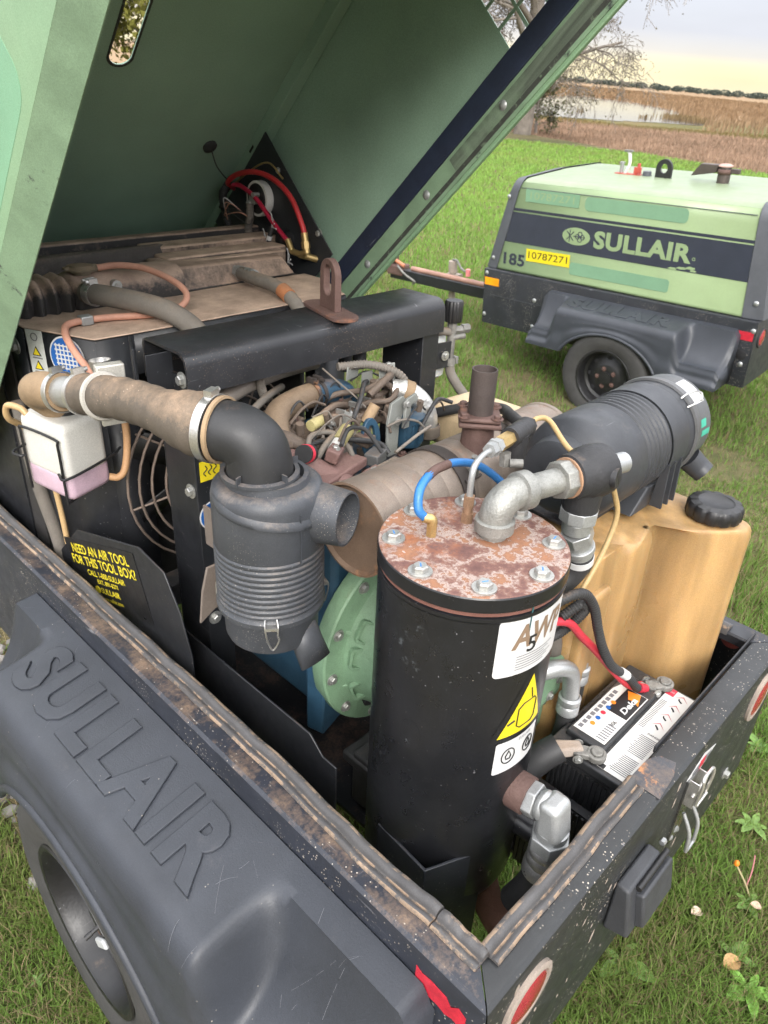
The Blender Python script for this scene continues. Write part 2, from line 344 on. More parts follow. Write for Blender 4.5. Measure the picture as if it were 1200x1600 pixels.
# shared bolt meshes
def _bolt(r=.011, h=.009, washer=1.55):
    b = MB(); b.cyl((0, 0, 0), (0, 0, .0025), r*washer, n=20); b.lathe([(0, .0025+h), (r*.82, .0025+h), (r, .0025+h*.78), (r, .0025)], (0, 0, 0), (0, 0, 1), n=6)
    me = b.mesh('bolt', 30); return me
BOLT = _bolt(); BOLT.materials.append(steel_m)
BOLTD = _bolt(); BOLTD.materials.append(rust_m)
def _rivet():
    b = MB(); b.lathe([(.0, .005), (.005, .0045), (.009, .0015), (.011, 0)], (0, 0, 0), (0, 0, 1), n=16); me = b.mesh('rivet'); me.materials.append(zinc_m); return me
RIVET = _rivet()
def bolts(parent, lst, me=None, name='bolt'):
    for p, d, s in lst: link_mesh(name, me or BOLT, orient(p, d, s=s), parent)
def clampring(parent, p, d, r, w=.012, name='hose_clamp', m=None):
    b = MB(); b.lathe([(r, -w/2), (r+.0022, -w/2), (r+.0022, w/2), (r, w/2)], p, d, n=40, close=True)
    u, v, dd = frame(d); q = Vector(p)+v*(r+.006); b.box(q, (.024, .012, w*.9), Matrix((u, v, dd)).transposed())
    b.cyl(q-u*.012, q-u*.02, .005, n=8)
    return b.build(name, m or clamp_m, parent)
# text -> flat mesh data (x right, y up)
def text_geo(body, size=1., bold=0., align='CENTER', shear=0., extrude=0., bevel=0., outline=False, space=1., line=1.):
    c = bpy.data.curves.new('t', 'FONT'); c.body = body; c.size = size; c.align_x = align; c.align_y = 'CENTER'; c.offset = bold*size; c.shear = shear; c.extrude = extrude; c.resolution_u = 3
    c.space_character = space; c.space_line = line
    if outline: c.fill_mode = 'NONE'; c.bevel_depth = outline; c.bevel_resolution = 0
    elif bevel: c.bevel_depth = bevel; c.bevel_resolution = 1
    o = bpy.data.objects.new('t', c); C.objects.link(o); dg = bpy.context.evaluated_depsgraph_get(); me = bpy.data.meshes.new_from_object(o.evaluated_get(dg))
    V = np.array([v.co[:] for v in me.vertices]); F = [tuple(p.vertices) for p in me.polygons]
    bpy.data.objects.remove(o); bpy.data.curves.remove(c); bpy.data.meshes.remove(me)
    return V, F
def put_text(name, body, M, size, m, parent, fn=None, width=None, **k):
    V, F = text_geo(body, size, **k)
    if width: V[:, 0] *= width/(V[:, 0].max()-V[:, 0].min())
    me = bpy.data.meshes.new(name); P = [fn(x, y, z) for x, y, z in V] if fn else [tuple(M @ Vector(q)) for q in V]
    me.from_pydata(P, [], F); me.update(); me.materials.append(m); o = bpy.data.objects.new(name, me); C.objects.link(o); o.parent = parent; return o
def flat(name, poly, M, m, parent, label=None, th=.0008):
    b = MB(); n = len(poly); a = [M @ Vector((x, y, 0)) for x, y in poly]; t = [M @ Vector((x, y, th)) for x, y in poly]
    b.add(a+t, [tuple(range(n-1, -1, -1)), tuple(range(n, 2*n))]+[(i, (i+1) % n, n+(i+1) % n, n+i) for i in range(n)]); return b.build(name, m, parent, label=label)
def rrect(w, h, r, n=4, cx=0, cy=0):
    return [(cx+sx*(w/2-r)+r*math.cos(a), cy+sy*(h/2-r)+r*math.sin(a)) for sx, sy, a0 in ((1, 1, 0), (-1, 1, 90), (-1, -1, 180), (1, -1, 270)) for a in [R(a0+90*k/n) for k in range(n+1)]]
def circle(r, n=32, cx=0, cy=0, ry=None): return [(cx+r*math.cos(2*PI*i/n), cy+(ry or r)*math.sin(2*PI*i/n)) for i in range(n)]
def smooth(a, b, x): t = min(1, max(0, (x-a)/(b-a))); return t*t*(3-2*t)
# ------------------------------------------------------------------ compressor shell shared by both machines
W, L, DT = 1.2, 2.1, .43
A1 = Matrix(((0.99982509, -0.01865867, 0.00127978, 0), (0.01858231, 0.99881631, 0.04495199, 0), (-0.00211701, -0.04492035, 0.99898833, .90687874), (0, 0, 0, 1)))
A2 = Matrix(((0.99674983, -0.02863594, -0.07529775, 4.3156088), (0.03288475, 0.99789994, 0.055806, 1.3068403), (0.07354157, -0.05810077, 0.99559828, .8492511), (0, 0, 0, 1)))

def wall_strip(name, root, a, b, inward, m, ends=(True, True), gap=.0015, label=None, depth=DT):
    """sheet wall with a folded top flange between two rim corners; mitred ends"""
    a = Vector(a); b = Vector(b); d = (b-a).normalized(); inw = Vector(inward); up = Vector((0, 0, 1)); T = .004
    prof = [(0, -depth), (0, -.013), (.003, -.005), (.010, -.0005), (.018, 0), (.062, -.003), (.066, -.008), (.066, -.03)]
    inn = [(.066-T, -.03), (.066-T, -.010), (.060, -.003-T), (.018, -T), (.012, -T), (.004+.003, -.008), (T, -.014), (T, -depth)]
    P = prof+inn; n = len(P); seg = 24; vs = []; fs = []
    Ln = (b-a).length
    for i in range(seg+1):
        for u, z in P:
            s0 = (u+gap) if ends[0] else 0; s1 = Ln-((u+gap) if ends[1] else 0)
            s = s0+(s1-s0)*i/seg; vs.append(a+d*s+inw*u+up*z)
    for i in range(seg):
        for k in range(n): fs.append((i*n+k, i*n+(k+1) % n, (i+1)*n+(k+1) % n, (i+1)*n+k))
    fs += [tuple(range(n)), tuple(range(seg*n, seg*n+n))]
    return MB().add(vs, fs).build(name, m, root, sharp=25, label=label)

ARCH = (.85, -.525, .40, .315)
def fender_pt(y, t):
    """cross-section of the moulded fender: t 0..1 top (tub side to ridge), 1..2 outer face down to the lip"""
    blk = smooth(.345, .415, y)*(1-smooth(1.275, 1.345, y))
    y0, y1 = .085, 1.50
    endf = smooth(y0, y0+.03, y)*(1-smooth(y1-.03, y1, y))
    zt = -.062-.035*(1-endf)
    zlip = -.40
    c, cz, ay, az = ARCH
    if abs(y-c) < ay: zlip = max(zlip, cz+az*math.sqrt(max(0, 1-((y-c)/ay)**2)))
    flare = math.exp(-((max(0, abs(math.hypot((y-c)/ay, 1e-6)) - 0))**2)*.0)
    xo_lo = -.258
    if t <= 1:
        # block: gently sloped top to x=-.215 then round over ; recess: narrow ledge then concave scoop
        xb = -.235*t; zb = zt-.045*t-.03*max(0, (t-.86)/.14)**2
        tl = .22
        if t < tl: xr = -.055*t/tl; zr = zt-.006*t/tl
        else:
            q = (t-tl)/(1-tl); xr = -.055-.165*q**1.25; zr = zt-.006-.215*(1-(1-q)**2.0)
        return (xr+(xb-xr)*blk, y, zr+(zb-zr)*blk)
    q = t-1
    x1, _, z1 = fender_pt(y, 1.0)
    # outer wall with a rolled flare near the lip
    zl = min(zlip, z1-.012)
    z = z1+(zl-z1)*q
    x = x1+(xo_lo-x1)*(smooth(0, .35, q)*.35+.65*smooth(.45, .8, q))
    return (x, y, z)
def fender(root, mirror=False, detail=True, label=None):
    ny, nt_ = 150, 26; ys = [.085+(1.50-.085)*i/ny for i in range(ny+1)]
    ts = [1.0*k/14 for k in range(15)]+[1+k/12 for k in range(1, 13)]
    vs = []; fs = []; n = len(ts)
    sx = (lambda x: W-x) if mirror else (lambda x: x)
    for y in ys:
        vs.append((sx(-.003), y, fender_pt(y, 0)[2]-.05))
        for t in ts: x, yy, z = fender_pt(y, t); vs.append((sx(x-.003), yy, z))
        x, yy, z = fender_pt(y, 2.0); vs.append((sx(x+.02), yy, z+.002))
    n += 2
    for i in range(ny):
        for k in range(n-1): fs.append((i*n+k, i*n+k+1, (i+1)*n+k+1, (i+1)*n+k))
    # closed end caps
    for i in (0, ny):
        base = len(vs); vs.append((sx(-.02), ys[i], -.40))
        for k in range(n-1): fs.append((i*n+k, i*n+k+1, base))
    f = MB().add(vs, fs).build('fender', poly_m, root, sharp=60, label=label)
    f.modifiers.new('s', 'SOLIDIFY').thickness = .004
    c, cz, ay, az = ARCH; b = MB(); b.tube([(sx(-.260), c+ay*1.0*math.cos(a), max(-.40, cz+az*math.sin(a))) for a in [PI*k/28 for k in range(29)] if cz+az*math.sin(a) > -.405], .011, n=10, straight=True); b.build('arch_lip', poly_m, f, sharp=70)
    return f
def fender_letters(fd, name, text, ylen, ystart, h, mirror=False):
    # raised letters following the fender top; reading along -Y (front to back), tops towards the tub
    def fn_for(dz):
        def fn(x, y, z):
            yy = ystart-x; t = min(.93, max(.02, (.112-y)/.235)); X, Y, Z = fender_pt(yy, t); return (X-.003, yy, Z+.004*0+dz+z)
        return fn
    V, F = text_geo(text, h, bold=.034, align='LEFT', extrude=.0028, bevel=.0022, space=1.13)
    s = ylen/(V[:, 0].max()-V[:, 0].min()); V[:, 0] = (V[:, 0]-V[:, 0].min())*s
    # subdivide not needed: flat top region
    me = bpy.data.meshes.new(name); fn = fn_for(.0008); me.from_pydata([fn(*q) for q in V], [], F); me.update(); me.materials.append(poly_m)
    o = bpy.data.objects.new(name, me); C.objects.link(o); o.parent = fd
    V2, F2 = text_geo(text, h, bold=.042, align='LEFT', outline=.0012, space=1.13); V2[:, 0] = (V2[:, 0]-V2[:, 0].min())*s-.002
    me = bpy.data.meshes.new('letter_groove'); fn = fn_for(.0004); me.from_pydata([fn(x, y, z*.4) for x, y, z in V2], [], F2); me.update(); me.materials.append(groove_m)
    o = bpy.data.objects.new('letter_groove', me); C.objects.link(o); o.parent = fd

def wheel(root, x, side, y=.85, z=-.525, Rt=.335, wdt=.20):
    """side -1: outer face towards -X"""
    o = Vector((x, y, z)); d = Vector((side, 0, 0)); hw = wdt/2
    t = MB(); t.lathe([(.205, -hw*.9), (.25, -hw), (.30, -hw), (.325, -hw*.82), (Rt, -hw*.5), (Rt, hw*.5), (.327, hw*.80), (.312, hw*.97), (.285, hw*1.04), (.25, hw*1.02), (.222, hw*.95), (.203, hw*.86), (.195, hw*.5), (.195, -hw*.5)], o, d, n=72, close=True)
    for k in range(3): t.lathe([(Rt+.001, -hw*.4+k*hw*.4-.004), (Rt+.004, -hw*.4+k*hw*.4), (Rt+.001, -hw*.4+k*hw*.4+.004)], o, d, n=72)
    wt = MB(); wt.lathe([(.204, hw*.88), (.21, hw*.92), (.207, hw*.97), (.196, hw*.95), (.186, hw*.80), (.182, hw*.2), (.165, hw*.08), (.15, hw*.10), (.10, hw*.42), (.085, hw*.48), (.045, hw*.48), (.045, hw*.62), (.0, hw*.64)], o, d, n=60)
    w = wt.build('wheel', rimw_m, root)
    ty = t.build('tyre', tire_m, w, sharp=45)
    for k in range(8):   # round ventilation holes
        a = 2*PI*k/8; q = o+Vector((0, math.cos(a), math.sin(a)))*.137+d*(hw*.20)
        b = MB(); b.cyl(q-d*.002, q+d*.004, .017, n=16); b.build('vent_hole', groove_m, w)
    for k in range(5):
        a = 2*PI*k/5; q = o+Vector((0, math.cos(a), math.sin(a)))*.066+d*(hw*.48); link_mesh('wheel_nut', BOLTD, orient(q, d, s=1.0), w)
    return w

near = thing('air_compressor', 'open black and green towable air compressor in the foreground, lid raised', 'compressor', A1, 'towable air compressors')
far = thing('air_compressor', 'closed pale green towable air compressor parked on the lawn behind', 'compressor', A2, 'towable air compressors')

def tub(root, detail):
    wl = wall_strip('side_wall', root, (0, 0, 0), (0, L, 0), (1, 0, 0), rim_m if detail else tub_m)
    wr = wall_strip('side_wall', root, (W, L, 0), (W, 0, 0), (-1, 0, 0), tub_m)
    we = wall_strip('end_wall', root, (W, 0, 0), (0, 0, 0), (0, 1, 0), tub_m)
    wf = wall_strip('end_wall', root, (0, L, 0), (W, L, 0), (0, -1, 0), tub_m)
    return wl, wr, we, wf
walls = tub(near, True); walls2 = tub(far, False)
walls[0].data.materials[0] = rim_m; walls[2].data.materials[0] = rearw_m

fd = fender(near, label='left plastic fender with raised letters')
fender_letters(fd, 'letters', 'SULLAIR', .75, 1.245, .172)
sc = MB()
for i in range(70):
    y = random.uniform(.12, 1.45); t = random.uniform(.05, 1.15); a = random.gauss(.6, .8); L_ = random.choice([.015, .03, .05, .09])*random.uniform(.6, 1.2); k = 7; w_ = random.uniform(.0002, .0006); cur = random.gauss(0, .5); P_ = []
    for j in range(k):
        q = j/(k-1); aa = a+cur*q; y += math.cos(aa)*L_/k; t += math.sin(aa)*L_/k/.235; tt = min(1.2, max(.02, t)); x_, y_, z_ = fender_pt(min(1.49, max(.09, y)), tt); P_ += [(x_-.003, y_-w_, z_+.0005+w_*.3), (x_-.003, y_+w_, z_+.0005)]
    sc.add(P_, [(2*j, 2*j+1, 2*j+3, 2*j+2) for j in range(k-1)])
tag(sc.build('scuff_marks', mat('scuff', (.13, .135, .15), .7, var=.3, bump=0), fd), kind='stuff')
fd2 = fender(far); fender_letters(fd2, 'letters', 'SULLAIR', .75, 1.245, .172)
wheel(near, -.160, -1); wheel(far, -.155, -1)
fender(near, mirror=True); wheel(near, W+.163, 1); fender(far, mirror=True); wheel(far, W+.155, 1)
for rt in (near, far):
    b = MB(); b.box((W/2, .85, -.525), (W+.1, .07, .07)); b.build('axle', frame_m, rt, bevel=.006)
    for x in (.16, W-.16):
        b = MB(); b.box((x, 1.05, -.40), (.07, 1.95, .06)); b.build('frame_rail', frame_m, rt, bevel=.004)
# ---- near wheel: valve stem, balance weight
vb = MB(); vb.cyl((-.225, .775, -.425), (-.258, .778, -.438), .0045, n=10); vb.cyl((-.258, .778, -.438), (-.272, .779, -.443), .0058, n=10); vb.build('valve_stem', cond_m, near)
vb = MB(); vb.box((-.2615, .712, -.388), (.010, .060, .022), Matrix.Rotation(R(-45), 3, 'X')); vb.build('balance_weight', mat('weight_grey', (.40, .41, .41), .5), near, bevel=.005, seg=3)

# ---- rubber seals along the rim (near machine)
def seal(name, pts, side, m=seal_m, wob=.0):
    """pts along the flange, side = inward unit vector; bulb + flat lip + groove"""
    prof = [(-.024, .0), (-.023, .005), (-.019, .0075), (-.013, .0075), (-.008, .005), (-.005, .0035), (-.003, .006), (-.002, .011), (.001, .0165), (.006, .020), (.012, .021), (.018, .019), (.022, .0145), (.024, .008), (.026, -.010), (.020, -.012), (.018, .0)]
    P = spline(pts, 14); vs = []; fs = []; n = len(prof); side = Vector(side)
    for i, q in enumerate(P):
        w = wob*math.sin(i*.21)+wob*.6*math.sin(i*.53+1)
        hgt = 1+.12*math.sin(i*.37)+.08*math.sin(i*.83)
        for u, z in prof: vs.append(q+side*(u*.78+w)+Vector((0, 0, z*hgt*.8)))
    for i in range(len(P)-1):
        for k in range(n): fs.append((i*n+k, i*n+(k+1) % n, (i+1)*n+(k+1) % n, (i+1)*n+k))
    fs += [tuple(range(n)), tuple(range((len(P)-1)*n, len(P)*n))]
    o = MB().add(vs, fs).build(name, m, near, sharp=50); o.data.materials.append(sealdark_m)
    dark = {2, 3, 6, 7, 8, 9, 13, 14}; np_ = (len(P)-1)*n
    for pi, pg in enumerate(o.data.polygons):
        if pi < np_ and (pi % n) in dark: pg.material_index = 1
    return o
seal('rim_seal', [(.057, .145, -.001), (.052, .25, -.001), (.056, .4, 0), (.060, .6, 0), (.062, .8, 0), (.058, 1.0, 0), (.060, 1.3, 0), (.056, 1.6, 0), (.055, 2.02, 0)], (1, 0, 0), wob=.0012)
seal('rim_seal', [(.055, .052, -.002), (.056, .10, -.001), (.057, .142, -.001)], (1, 0, 0))
seal('rim_seal', [(.068, .050, 0), (.15, .051, .002), (.30, .050, 0), (.42, .052, .001), (.525, .053, 0)], (0, 1, 0), wob=.0008)
seal('rim_seal', [(W-.055, .12, 0), (W-.055, .5, 0), (W-.055, 2.02, 0)], (-1, 0, 0))
pb = MB(); pb.prism([(.528, .004), (.60, .010), (.635, .022), (.628, .052), (.60, .066), (.53, .068)], (0, 0, -.001), (1, 0, 0), (0, 1, 0), .0022); pb.build('bare_rim_patch', patch_m, near)
lb = MB(); lb.box((.90, .068, .001), (.53, .004, .016)); lb.build('rim_lip', frame_m, near, bevel=.001)
# screws on rim
# ---- rear face hardware
def disc(name, c, d, prof, m, parent, n=40, label=None): return MB().lathe(prof, c, d, n=n).build(name, m, parent, label=label)
def tail(root, x, z, dusty):
    r = disc('tail_lamp', (x, 0, z), (0, -1, 0), [(.064, 0), (.064, .006), (.060, .0085), (.052, .0085), (.050, .004), (.0, .004)], lensring_m if dusty else cond_m, root, label='round red tail lamp in the rear wall')
    disc('lens', (x, -.0035, z), (0, -1, 0), [(.049, 0), (.046, .004), (.03, .007), (0, .008)], lens_m, r)
for x in (.115, 1.075): tail(near, x, -.095, True)
for x in (.115, 1.075): tail(far, x, -.125, False)
# over-centre latch
lt = MB(); lt.prism(rrect(.055, .20, .008), (.705, -.0005, -.165), (1, 0, 0), (0, 0, 1), .004); ltp = lt.build('lid_latch', mat('latch_steel', (.22, .22, .215), .3, metal=.9, bump=.03), near, label='bright over-centre latch on the rear wall')
b = MB()
b.box((.683, -.013, -.10), (.003, .022, .07)); b.box((.727, -.013, -.10), (.003, .022, .07)); b.cyl((.676, -.017, -.10), (.734, -.017, -.10), .004, n=10); b.build('latch_cheeks', clamp_m, ltp, bevel=.0008)
b = MB(); b.tube([(.680, -.028, -.118), (.680, -.030, -.06), (.684, -.026, -.045), (.726, -.026, -.045), (.730, -.030, -.06), (.730, -.028, -.118)], .0032, n=8, res=5); b.tube([(.680, -.03, -.118), (.73, -.03, -.118)], .0032, n=8); b.build('latch_bail', clamp_m, ltp)
b = MB(); b.tube([(.686, -.012, -.16), (.684, -.035, -.20), (.685, -.040, -.245), (.690, -.040, -.258), (.720, -.040, -.258), (.725, -.040, -.245), (.726, -.035, -.20), (.724, -.012, -.16)], .0042, n=10, res=5); b.build('latch_handle', zinc_m, ltp)
for z in (-.145, -.235): link_mesh('rivet', RIVET, orient((.705, -.0045, z), (0, -1, 0), s=.9), ltp)
for x in (.69, .72): link_mesh('rivet', RIVET, orient((x, -.0045, -.25), (0, -1, 0), s=.7), ltp)
# trailer plug socket
pl = MB(); pl.hexa([(.40, -.0005, -.245), (.535, -.0005, -.245), (.535, -.050, -.228), (.40, -.050, -.228)], [(.405, -.0005, -.115), (.53, -.0005, -.115), (.53, -.028, -.118), (.405, -.028, -.118)])
plo = pl.build('plug_socket', socket_m, near, bevel=.006, seg=3, label='black trailer plug socket on the rear wall')
b = MB(); b.hexa([(.43, -.046, -.225), (.55, -.046, -.225), (.55, -.064, -.212), (.43, -.064, -.212)], [(.43, -.028, -.14), (.55, -.028, -.14), (.55, -.048, -.135), (.43, -.048, -.135)]); b.build('socket_cover', socket_m, plo, bevel=.005, seg=3)
b = MB(); b.cyl((.43, -.034, -.124), (.545, -.034, -.124), .006, n=12); b.build('hinge_pin', capblk_m, plo)
b = MB(); b.cyl((.55, -.02, -.122), (.562, -.02, -.122), .006, n=6); b.build('hinge_screw', zinc_m, plo)
# diamond sticker on rear rim corner
Ms = basis((.735, -.0008, -.055), (1, 0, 0), (0, 0, 1))
st = flat('maker_sticker', [(-.07, -.002), (0, -.026), (.07, .002), (0, .026)], Ms, white_m, near, label='white diamond sticker with a red mark')
flat('red_mark', [(-.012, -.012), (.012, -.012), (.012, .012), (-.012, .012)], basis((.735, -.0018, -.055), (1, 0, 0), (0, 0, 1)), redink_m, st)
flat('grey_mark', [(-.045, -.004), (-.014, -.010), (-.014, .009), (-.045, .004)], basis((.735, -.0018, -.055), (1, 0, 0), (0, 0, 1)), greyink_m, st)
flat('grey_mark', [(.045, -.004), (.045, .004), (.014, .010), (.014, -.009)], basis((.735, -.0018, -.055), (1, 0, 0), (0, 0, 1)), greyink_m, st)
bolts(near, [((1.04, -.0005, -.33), (0, -1, 0), 1.0), ((.06, -.0005, -.36), (0, -1, 0), 1.)])
# red reflective tape, torn
MT = basis((-.0008, .13, -.060), (0, -1, 0), (0, 0, 1))
flat('reflective_tape', [(0, -.024), (.045, -.022), (.062, -.026), (.075, -.020), (.098, -.024), (.098, .012), (.083, .020), (.070, .004), (.060, .018), (.03, .021), (.012, .018), (0, .024)], MT, redtape_m, near, label='torn strip of red reflective tape')
for y in (.018,): link_mesh('rivet', RIVET, orient((-.0005, y, -.07), (-1, 0, 0), s=1.4), near)
# mud splashes on the rear and side wall
sp = MB()
for i in range(46):
    x = random.uniform(.05, 1.1); z = -random.uniform(.03, .38); r = random.choice([.002, .003, .004, .0065]) ; a = R(random.uniform(50, 110)); e = random.uniform(1.5, 3.2)
    u = Vector((math.cos(a), 0, math.sin(a))); v = Vector((-math.sin(a), 0, math.cos(a))); c = Vector((x, -.0006, z))
    k = 10; ring = [c+u*(r*e*math.cos(2*PI*q/k)*random.uniform(.8, 1.2))+v*(r*math.sin(2*PI*q/k)*random.uniform(.7, 1.2)) for q in range(k)]
    sp.add(ring+[c+Vector((0, -.0012, 0))], [(q, (q+1) % k, k) for q in range(k)])
for i in range(20):
    y = random.uniform(.0, .16); z = -random.uniform(.05, .38); r = random.choice([.002, .003, .004])
    c = Vector((-.0006, y, z)); k = 8; ring = [c+Vector((0, math.cos(2*PI*q/k)*r*random.uniform(.8, 1.3), math.sin(2*PI*q/k)*r*random.uniform(1, 1.9))) for q in range(k)]
    sp.add(ring+[c-Vector((.0012, 0, 0))], [(q, (q+1) % k, k) for q in range(k)])
tag(sp.build('mud_splash', lensring_m, near), kind='stuff')
# red painted spot inside right wall, bolt
disc('red_plug', (W-.0045, .12, -.06), (-1, 0, 0), [(.026, 0), (.026, .002), (0, .003)], mat('faded_red', (.42, .10, .08), .7), near, n=24)
# floor members
for yy in (.06, .72, 1.3, 1.9):
    b = MB(); b.box((W/2, yy+.02, -.41), (W-.02, .06, .025)); b.build('cross_member', frame_m, near, bevel=.003)
b = MB(); b.box((.62, .95, -.395), (.62, 1.0, .01)); b.build('belly_pan', frame_m, near)
b = MB(); b.box((.78, .22, -.385), (.55, .34, .01)); b.build('battery_floor', frame_m, near)
# inner sill plate beside the left wall
b = MB(); b.prism([(.50, -.40), (1.06, -.40), (1.06, -.02), (.90, -.02), (.58, -.015), (.54, -.05), (.50, -.05)], (.17, 0, 0), (0, 1, 0), (0, 0, 1), .005); b.build('sill_plate', frame_m, near, bevel=.002)
# ------------------------------------------------------------------ raised lid of the near machine (d = along the lid from the hinge, h = away from the rim)
YH = 2.047; S45 = math.sqrt(.5)
def LP(x, d, h): return Vector((x, YH-d*S45+h*S45, d*S45+h*S45))
X0, X1, HT, DR, DF = .022, 1.178, .645, 2.02, .20
DIRD = Vector((0, -S45, S45)); DIRH = Vector((0, S45, S45)); DX = Vector((1, 0, 0))
# left side panel: main face + inward-bent lower band
b = MB(); T = .003
b.add([LP(X0, .02, .056), LP(X0, DR, .056), LP(X0, DR-.06, HT-.04), LP(X0, DF, HT-.04), LP(X0+T, .02, .056), LP(X0+T, DR, .056), LP(X0+T, DR-.06, HT-.04), LP(X0+T, DF, HT-.04)],
      [(0, 1, 2, 3), (7, 6, 5, 4), (0, 4, 5, 1), (1, 5, 6, 2), (2, 6, 7, 3), (3, 7, 4, 0)])
lidL = b.build('lid_side', lidout_m, near, label='left side of the raised lid, pale green outside')
b = MB(); b.add([LP(X0, .02, .0565), LP(X0, DR, .0565), LP(X0+.034, DR, 0), LP(X0+.034, .0, 0), LP(X0+T, .02, .0575), LP(X0+T, DR, .0575), LP(X0+.037, DR, .001), LP(X0+.037, .0, .001)],
      [(0, 1, 2, 3), (7, 6, 5, 4), (0, 4, 5, 1), (1, 5, 6, 2), (2, 6, 7, 3), (3, 7, 4, 0)]); b.build('lower_band', lidband_m, lidL)
flat('faded_decal', rrect(.62, .17, .05, cx=0, cy=0), basis(LP(X0-.0005, 1.16, .17), -DIRD, DIRH), mat('faded_green', (.19, .37, .235), .45, var=.06), lidL)
b = MB(); b.box((0, 0, 0), (.045, 1.7, .004)); bo = b.build('inner_seal', navy_m, lidL); bo.matrix_local = basis(LP(X0+.006, 1.05, .098), DIRH, DIRD)
# right side panel with a square-hole grille near its rear
g0, g1, gh0, gh1 = 1.595, 1.93, .125, .56
def panel(x, d0, d1, h0, h1, dd0=None):
    return [LP(x, d0, h0), LP(x, d1, h0), LP(x, d1, h1), LP(x, d0 if dd0 is None else dd0, h1)]
b = MB(); xr = X1-T
for (d0, d1, h0, h1, q) in ((.02, g0, .03, gh1, .16), (g1, DR, .03, gh1, None), (g0, g1, .03, gh0, None), (.16, DR-.03, gh1, HT-.03, DF)):
    a = panel(xr, d0, d1, h0, h1, q); c = panel(X1, d0, d1, h0, h1, q); b.hexa(a, c)
lidR = b.build('lid_side', lidin_m, near, label='right side of the raised lid seen from inside, dull green')
b = MB(); nd, nh = 5, 7; wr_ = .0085
for i in range(nd+1):
    d = g0+(g1-g0)*i/nd; m_ = basis(LP(X1-.0015, d, (gh0+gh1)/2), DIRD, DIRH); b.box(m_.translation, (wr_, gh1-gh0, .0025), m_)
for i in range(nh+1):
    h = gh0+(gh1-gh0)*i/nh; m_ = basis(LP(X1-.0012, (g0+g1)/2, h), DIRD, DIRH); b.box(m_.translation, (g1-g0, wr_, .0025), m_)
b.build('grille', lidin_m, lidR)
def lbox(name, x, d, h, sx, sd, sh, m, parent, bevel=0, label=None):
    b = MB(); M = basis(LP(x, d, h), DX, DIRD); b.box((0, 0, 0), (sx, sd, sh)); o = b.build(name, m, parent, bevel=bevel, label=label); o.matrix_local = M; return o
lbox('navy_seal', X1-.007, 1.07, .100, .008, 1.88, .058, navy_m, lidR, .002)
lbox('worn_flange', X1-.006, 1.07, .036, .005, 1.90, .068, lidband_m, lidR, .001)
lbox('outer_lip', X1+.004, 1.05, .004, .016, 1.93, .024, lidout_m, lidR, .003)
lbox('grime_line', X1-.0068, 1.05, .018, .0066, 1.90, .012, mat('edge_grime', (.045, .05, .042), .7, wear=.5, wcol=(.14, .19, .13), vscale=25), lidR, .001)
lbox('grime_smear', X1-.0085, 1.62, .040, .0012, .62, .042, mat('grime_smear', (.10, .125, .095), .7, wear=.55, wcol=(.17, .24, .16), vscale=1.0, stretch=(1, 3, 60), var=.5), lidR)
for d in (.87, 1.19, 1.517, 1.83): link_mesh('rivet', RIVET, orient(LP(X1-.0085, d, .046), (-1, 0, 0), s=1.2), lidR)
# top skin with a handle slot
so = []; si = []
sd0, sd1, sx = .985, 1.20, .577
n_ = 32
for i in range(n_):
    a = 2*PI*i/n_; ca, sa = math.cos(a), math.sin(a)
    r = .031; si.append((sx+r*ca, (sd1-r if sa >= 0 else sd0+r)+r*sa))
    k = max(abs(ca), abs(sa)); so.append((.60+ (X1-X0-.07)/2*ca/k, 1.08+.90*sa/k))
o0 = LP(0, 0, HT); b = MB(); b.holed(so, si, o0, DX, DIRD, .003); lidT = b.build('lid_top', lidin_m, near, sharp=30, label='underside of the raised lid with a hand slot')
b = MB(); ring = [(sx+(x-sx)*1.22, 1.09+(y-1.09)*1.07) for x, y in si]; b.holed(ring, [(sx+(x-sx)*1.02, 1.09+(y-1.09)*1.005) for x, y in si], LP(0, 0, HT-.0025), DX, DIRD, .002)
b.build('slot_grime', mat('slot_grime', (.03, .032, .028), .6, wear=.45, wcol=(.10, .16, .11), vscale=30), lidT)
gs = MB(); _rg = random.Random(4)
for i in range(46):   # grime spots and drips round the hand slot
    x = sx+_rg.gauss(.05, .05); d = sd0+_rg.gauss(.02, .07); r = _rg.choice([.002, .003, .005, .008]); k = 9
    if abs(x-sx) < .036 and sd0-.004 < d < sd1: continue
    gs.add([LP(x+r*_rg.uniform(.6, 1.6)*math.cos(2*PI*q/k), d+r*_rg.uniform(.5, 1.)*math.sin(2*PI*q/k), HT-.0006) for q in range(k)], [tuple(range(k))])
tag(gs.build('grime_spots', MATS['slot_grime'], lidT), kind='stuff')
# roll-over edges between top and sides (outside), front lip
for xa, xb, nm in ((X0, X0+.036, -1), (X1, X1-.036, 1)):
    b = MB(); P = []
    for k in range(7):
        a = PI/2*k/6; P.append((xb+(xa-xb)*math.cos(a), HT-.04+.043*math.sin(a)))
    vs = [LP(x, d, h) for d in (DF-.02, DR-.06) for x, h in P]; n7 = 7
    b.add(vs, [(i, i+1, n7+i+1, n7+i) for i in range(6)]); b.build('rolled_edge', lidout_m, lidT, solid=.003)
lbox('corner_rail', X1-.045, 1.08, HT-.022, .006, 1.8, .042, lidin_m, lidT, .002)
lbox('corner_rail', X1-.024, 1.08, HT-.040, .042, 1.8, .005, lidin_m, lidT, .002)
lbox('corner_rail', X0+.045, 1.08, HT-.022, .006, 1.8, .042, lidin_m, lidT, .002)
lbox('front_rail', .60, .245, HT-.015, 1.06, .006, .034, lidin_m, lidT, .002)
lbox('front_rail', .60, .228, HT-.031, 1.06, .030, .005, lidin_m, lidT, .002)
lbox('rear_end', .60, DR-.03, .35, 1.10, .004, .56, lidin_m, lidT)
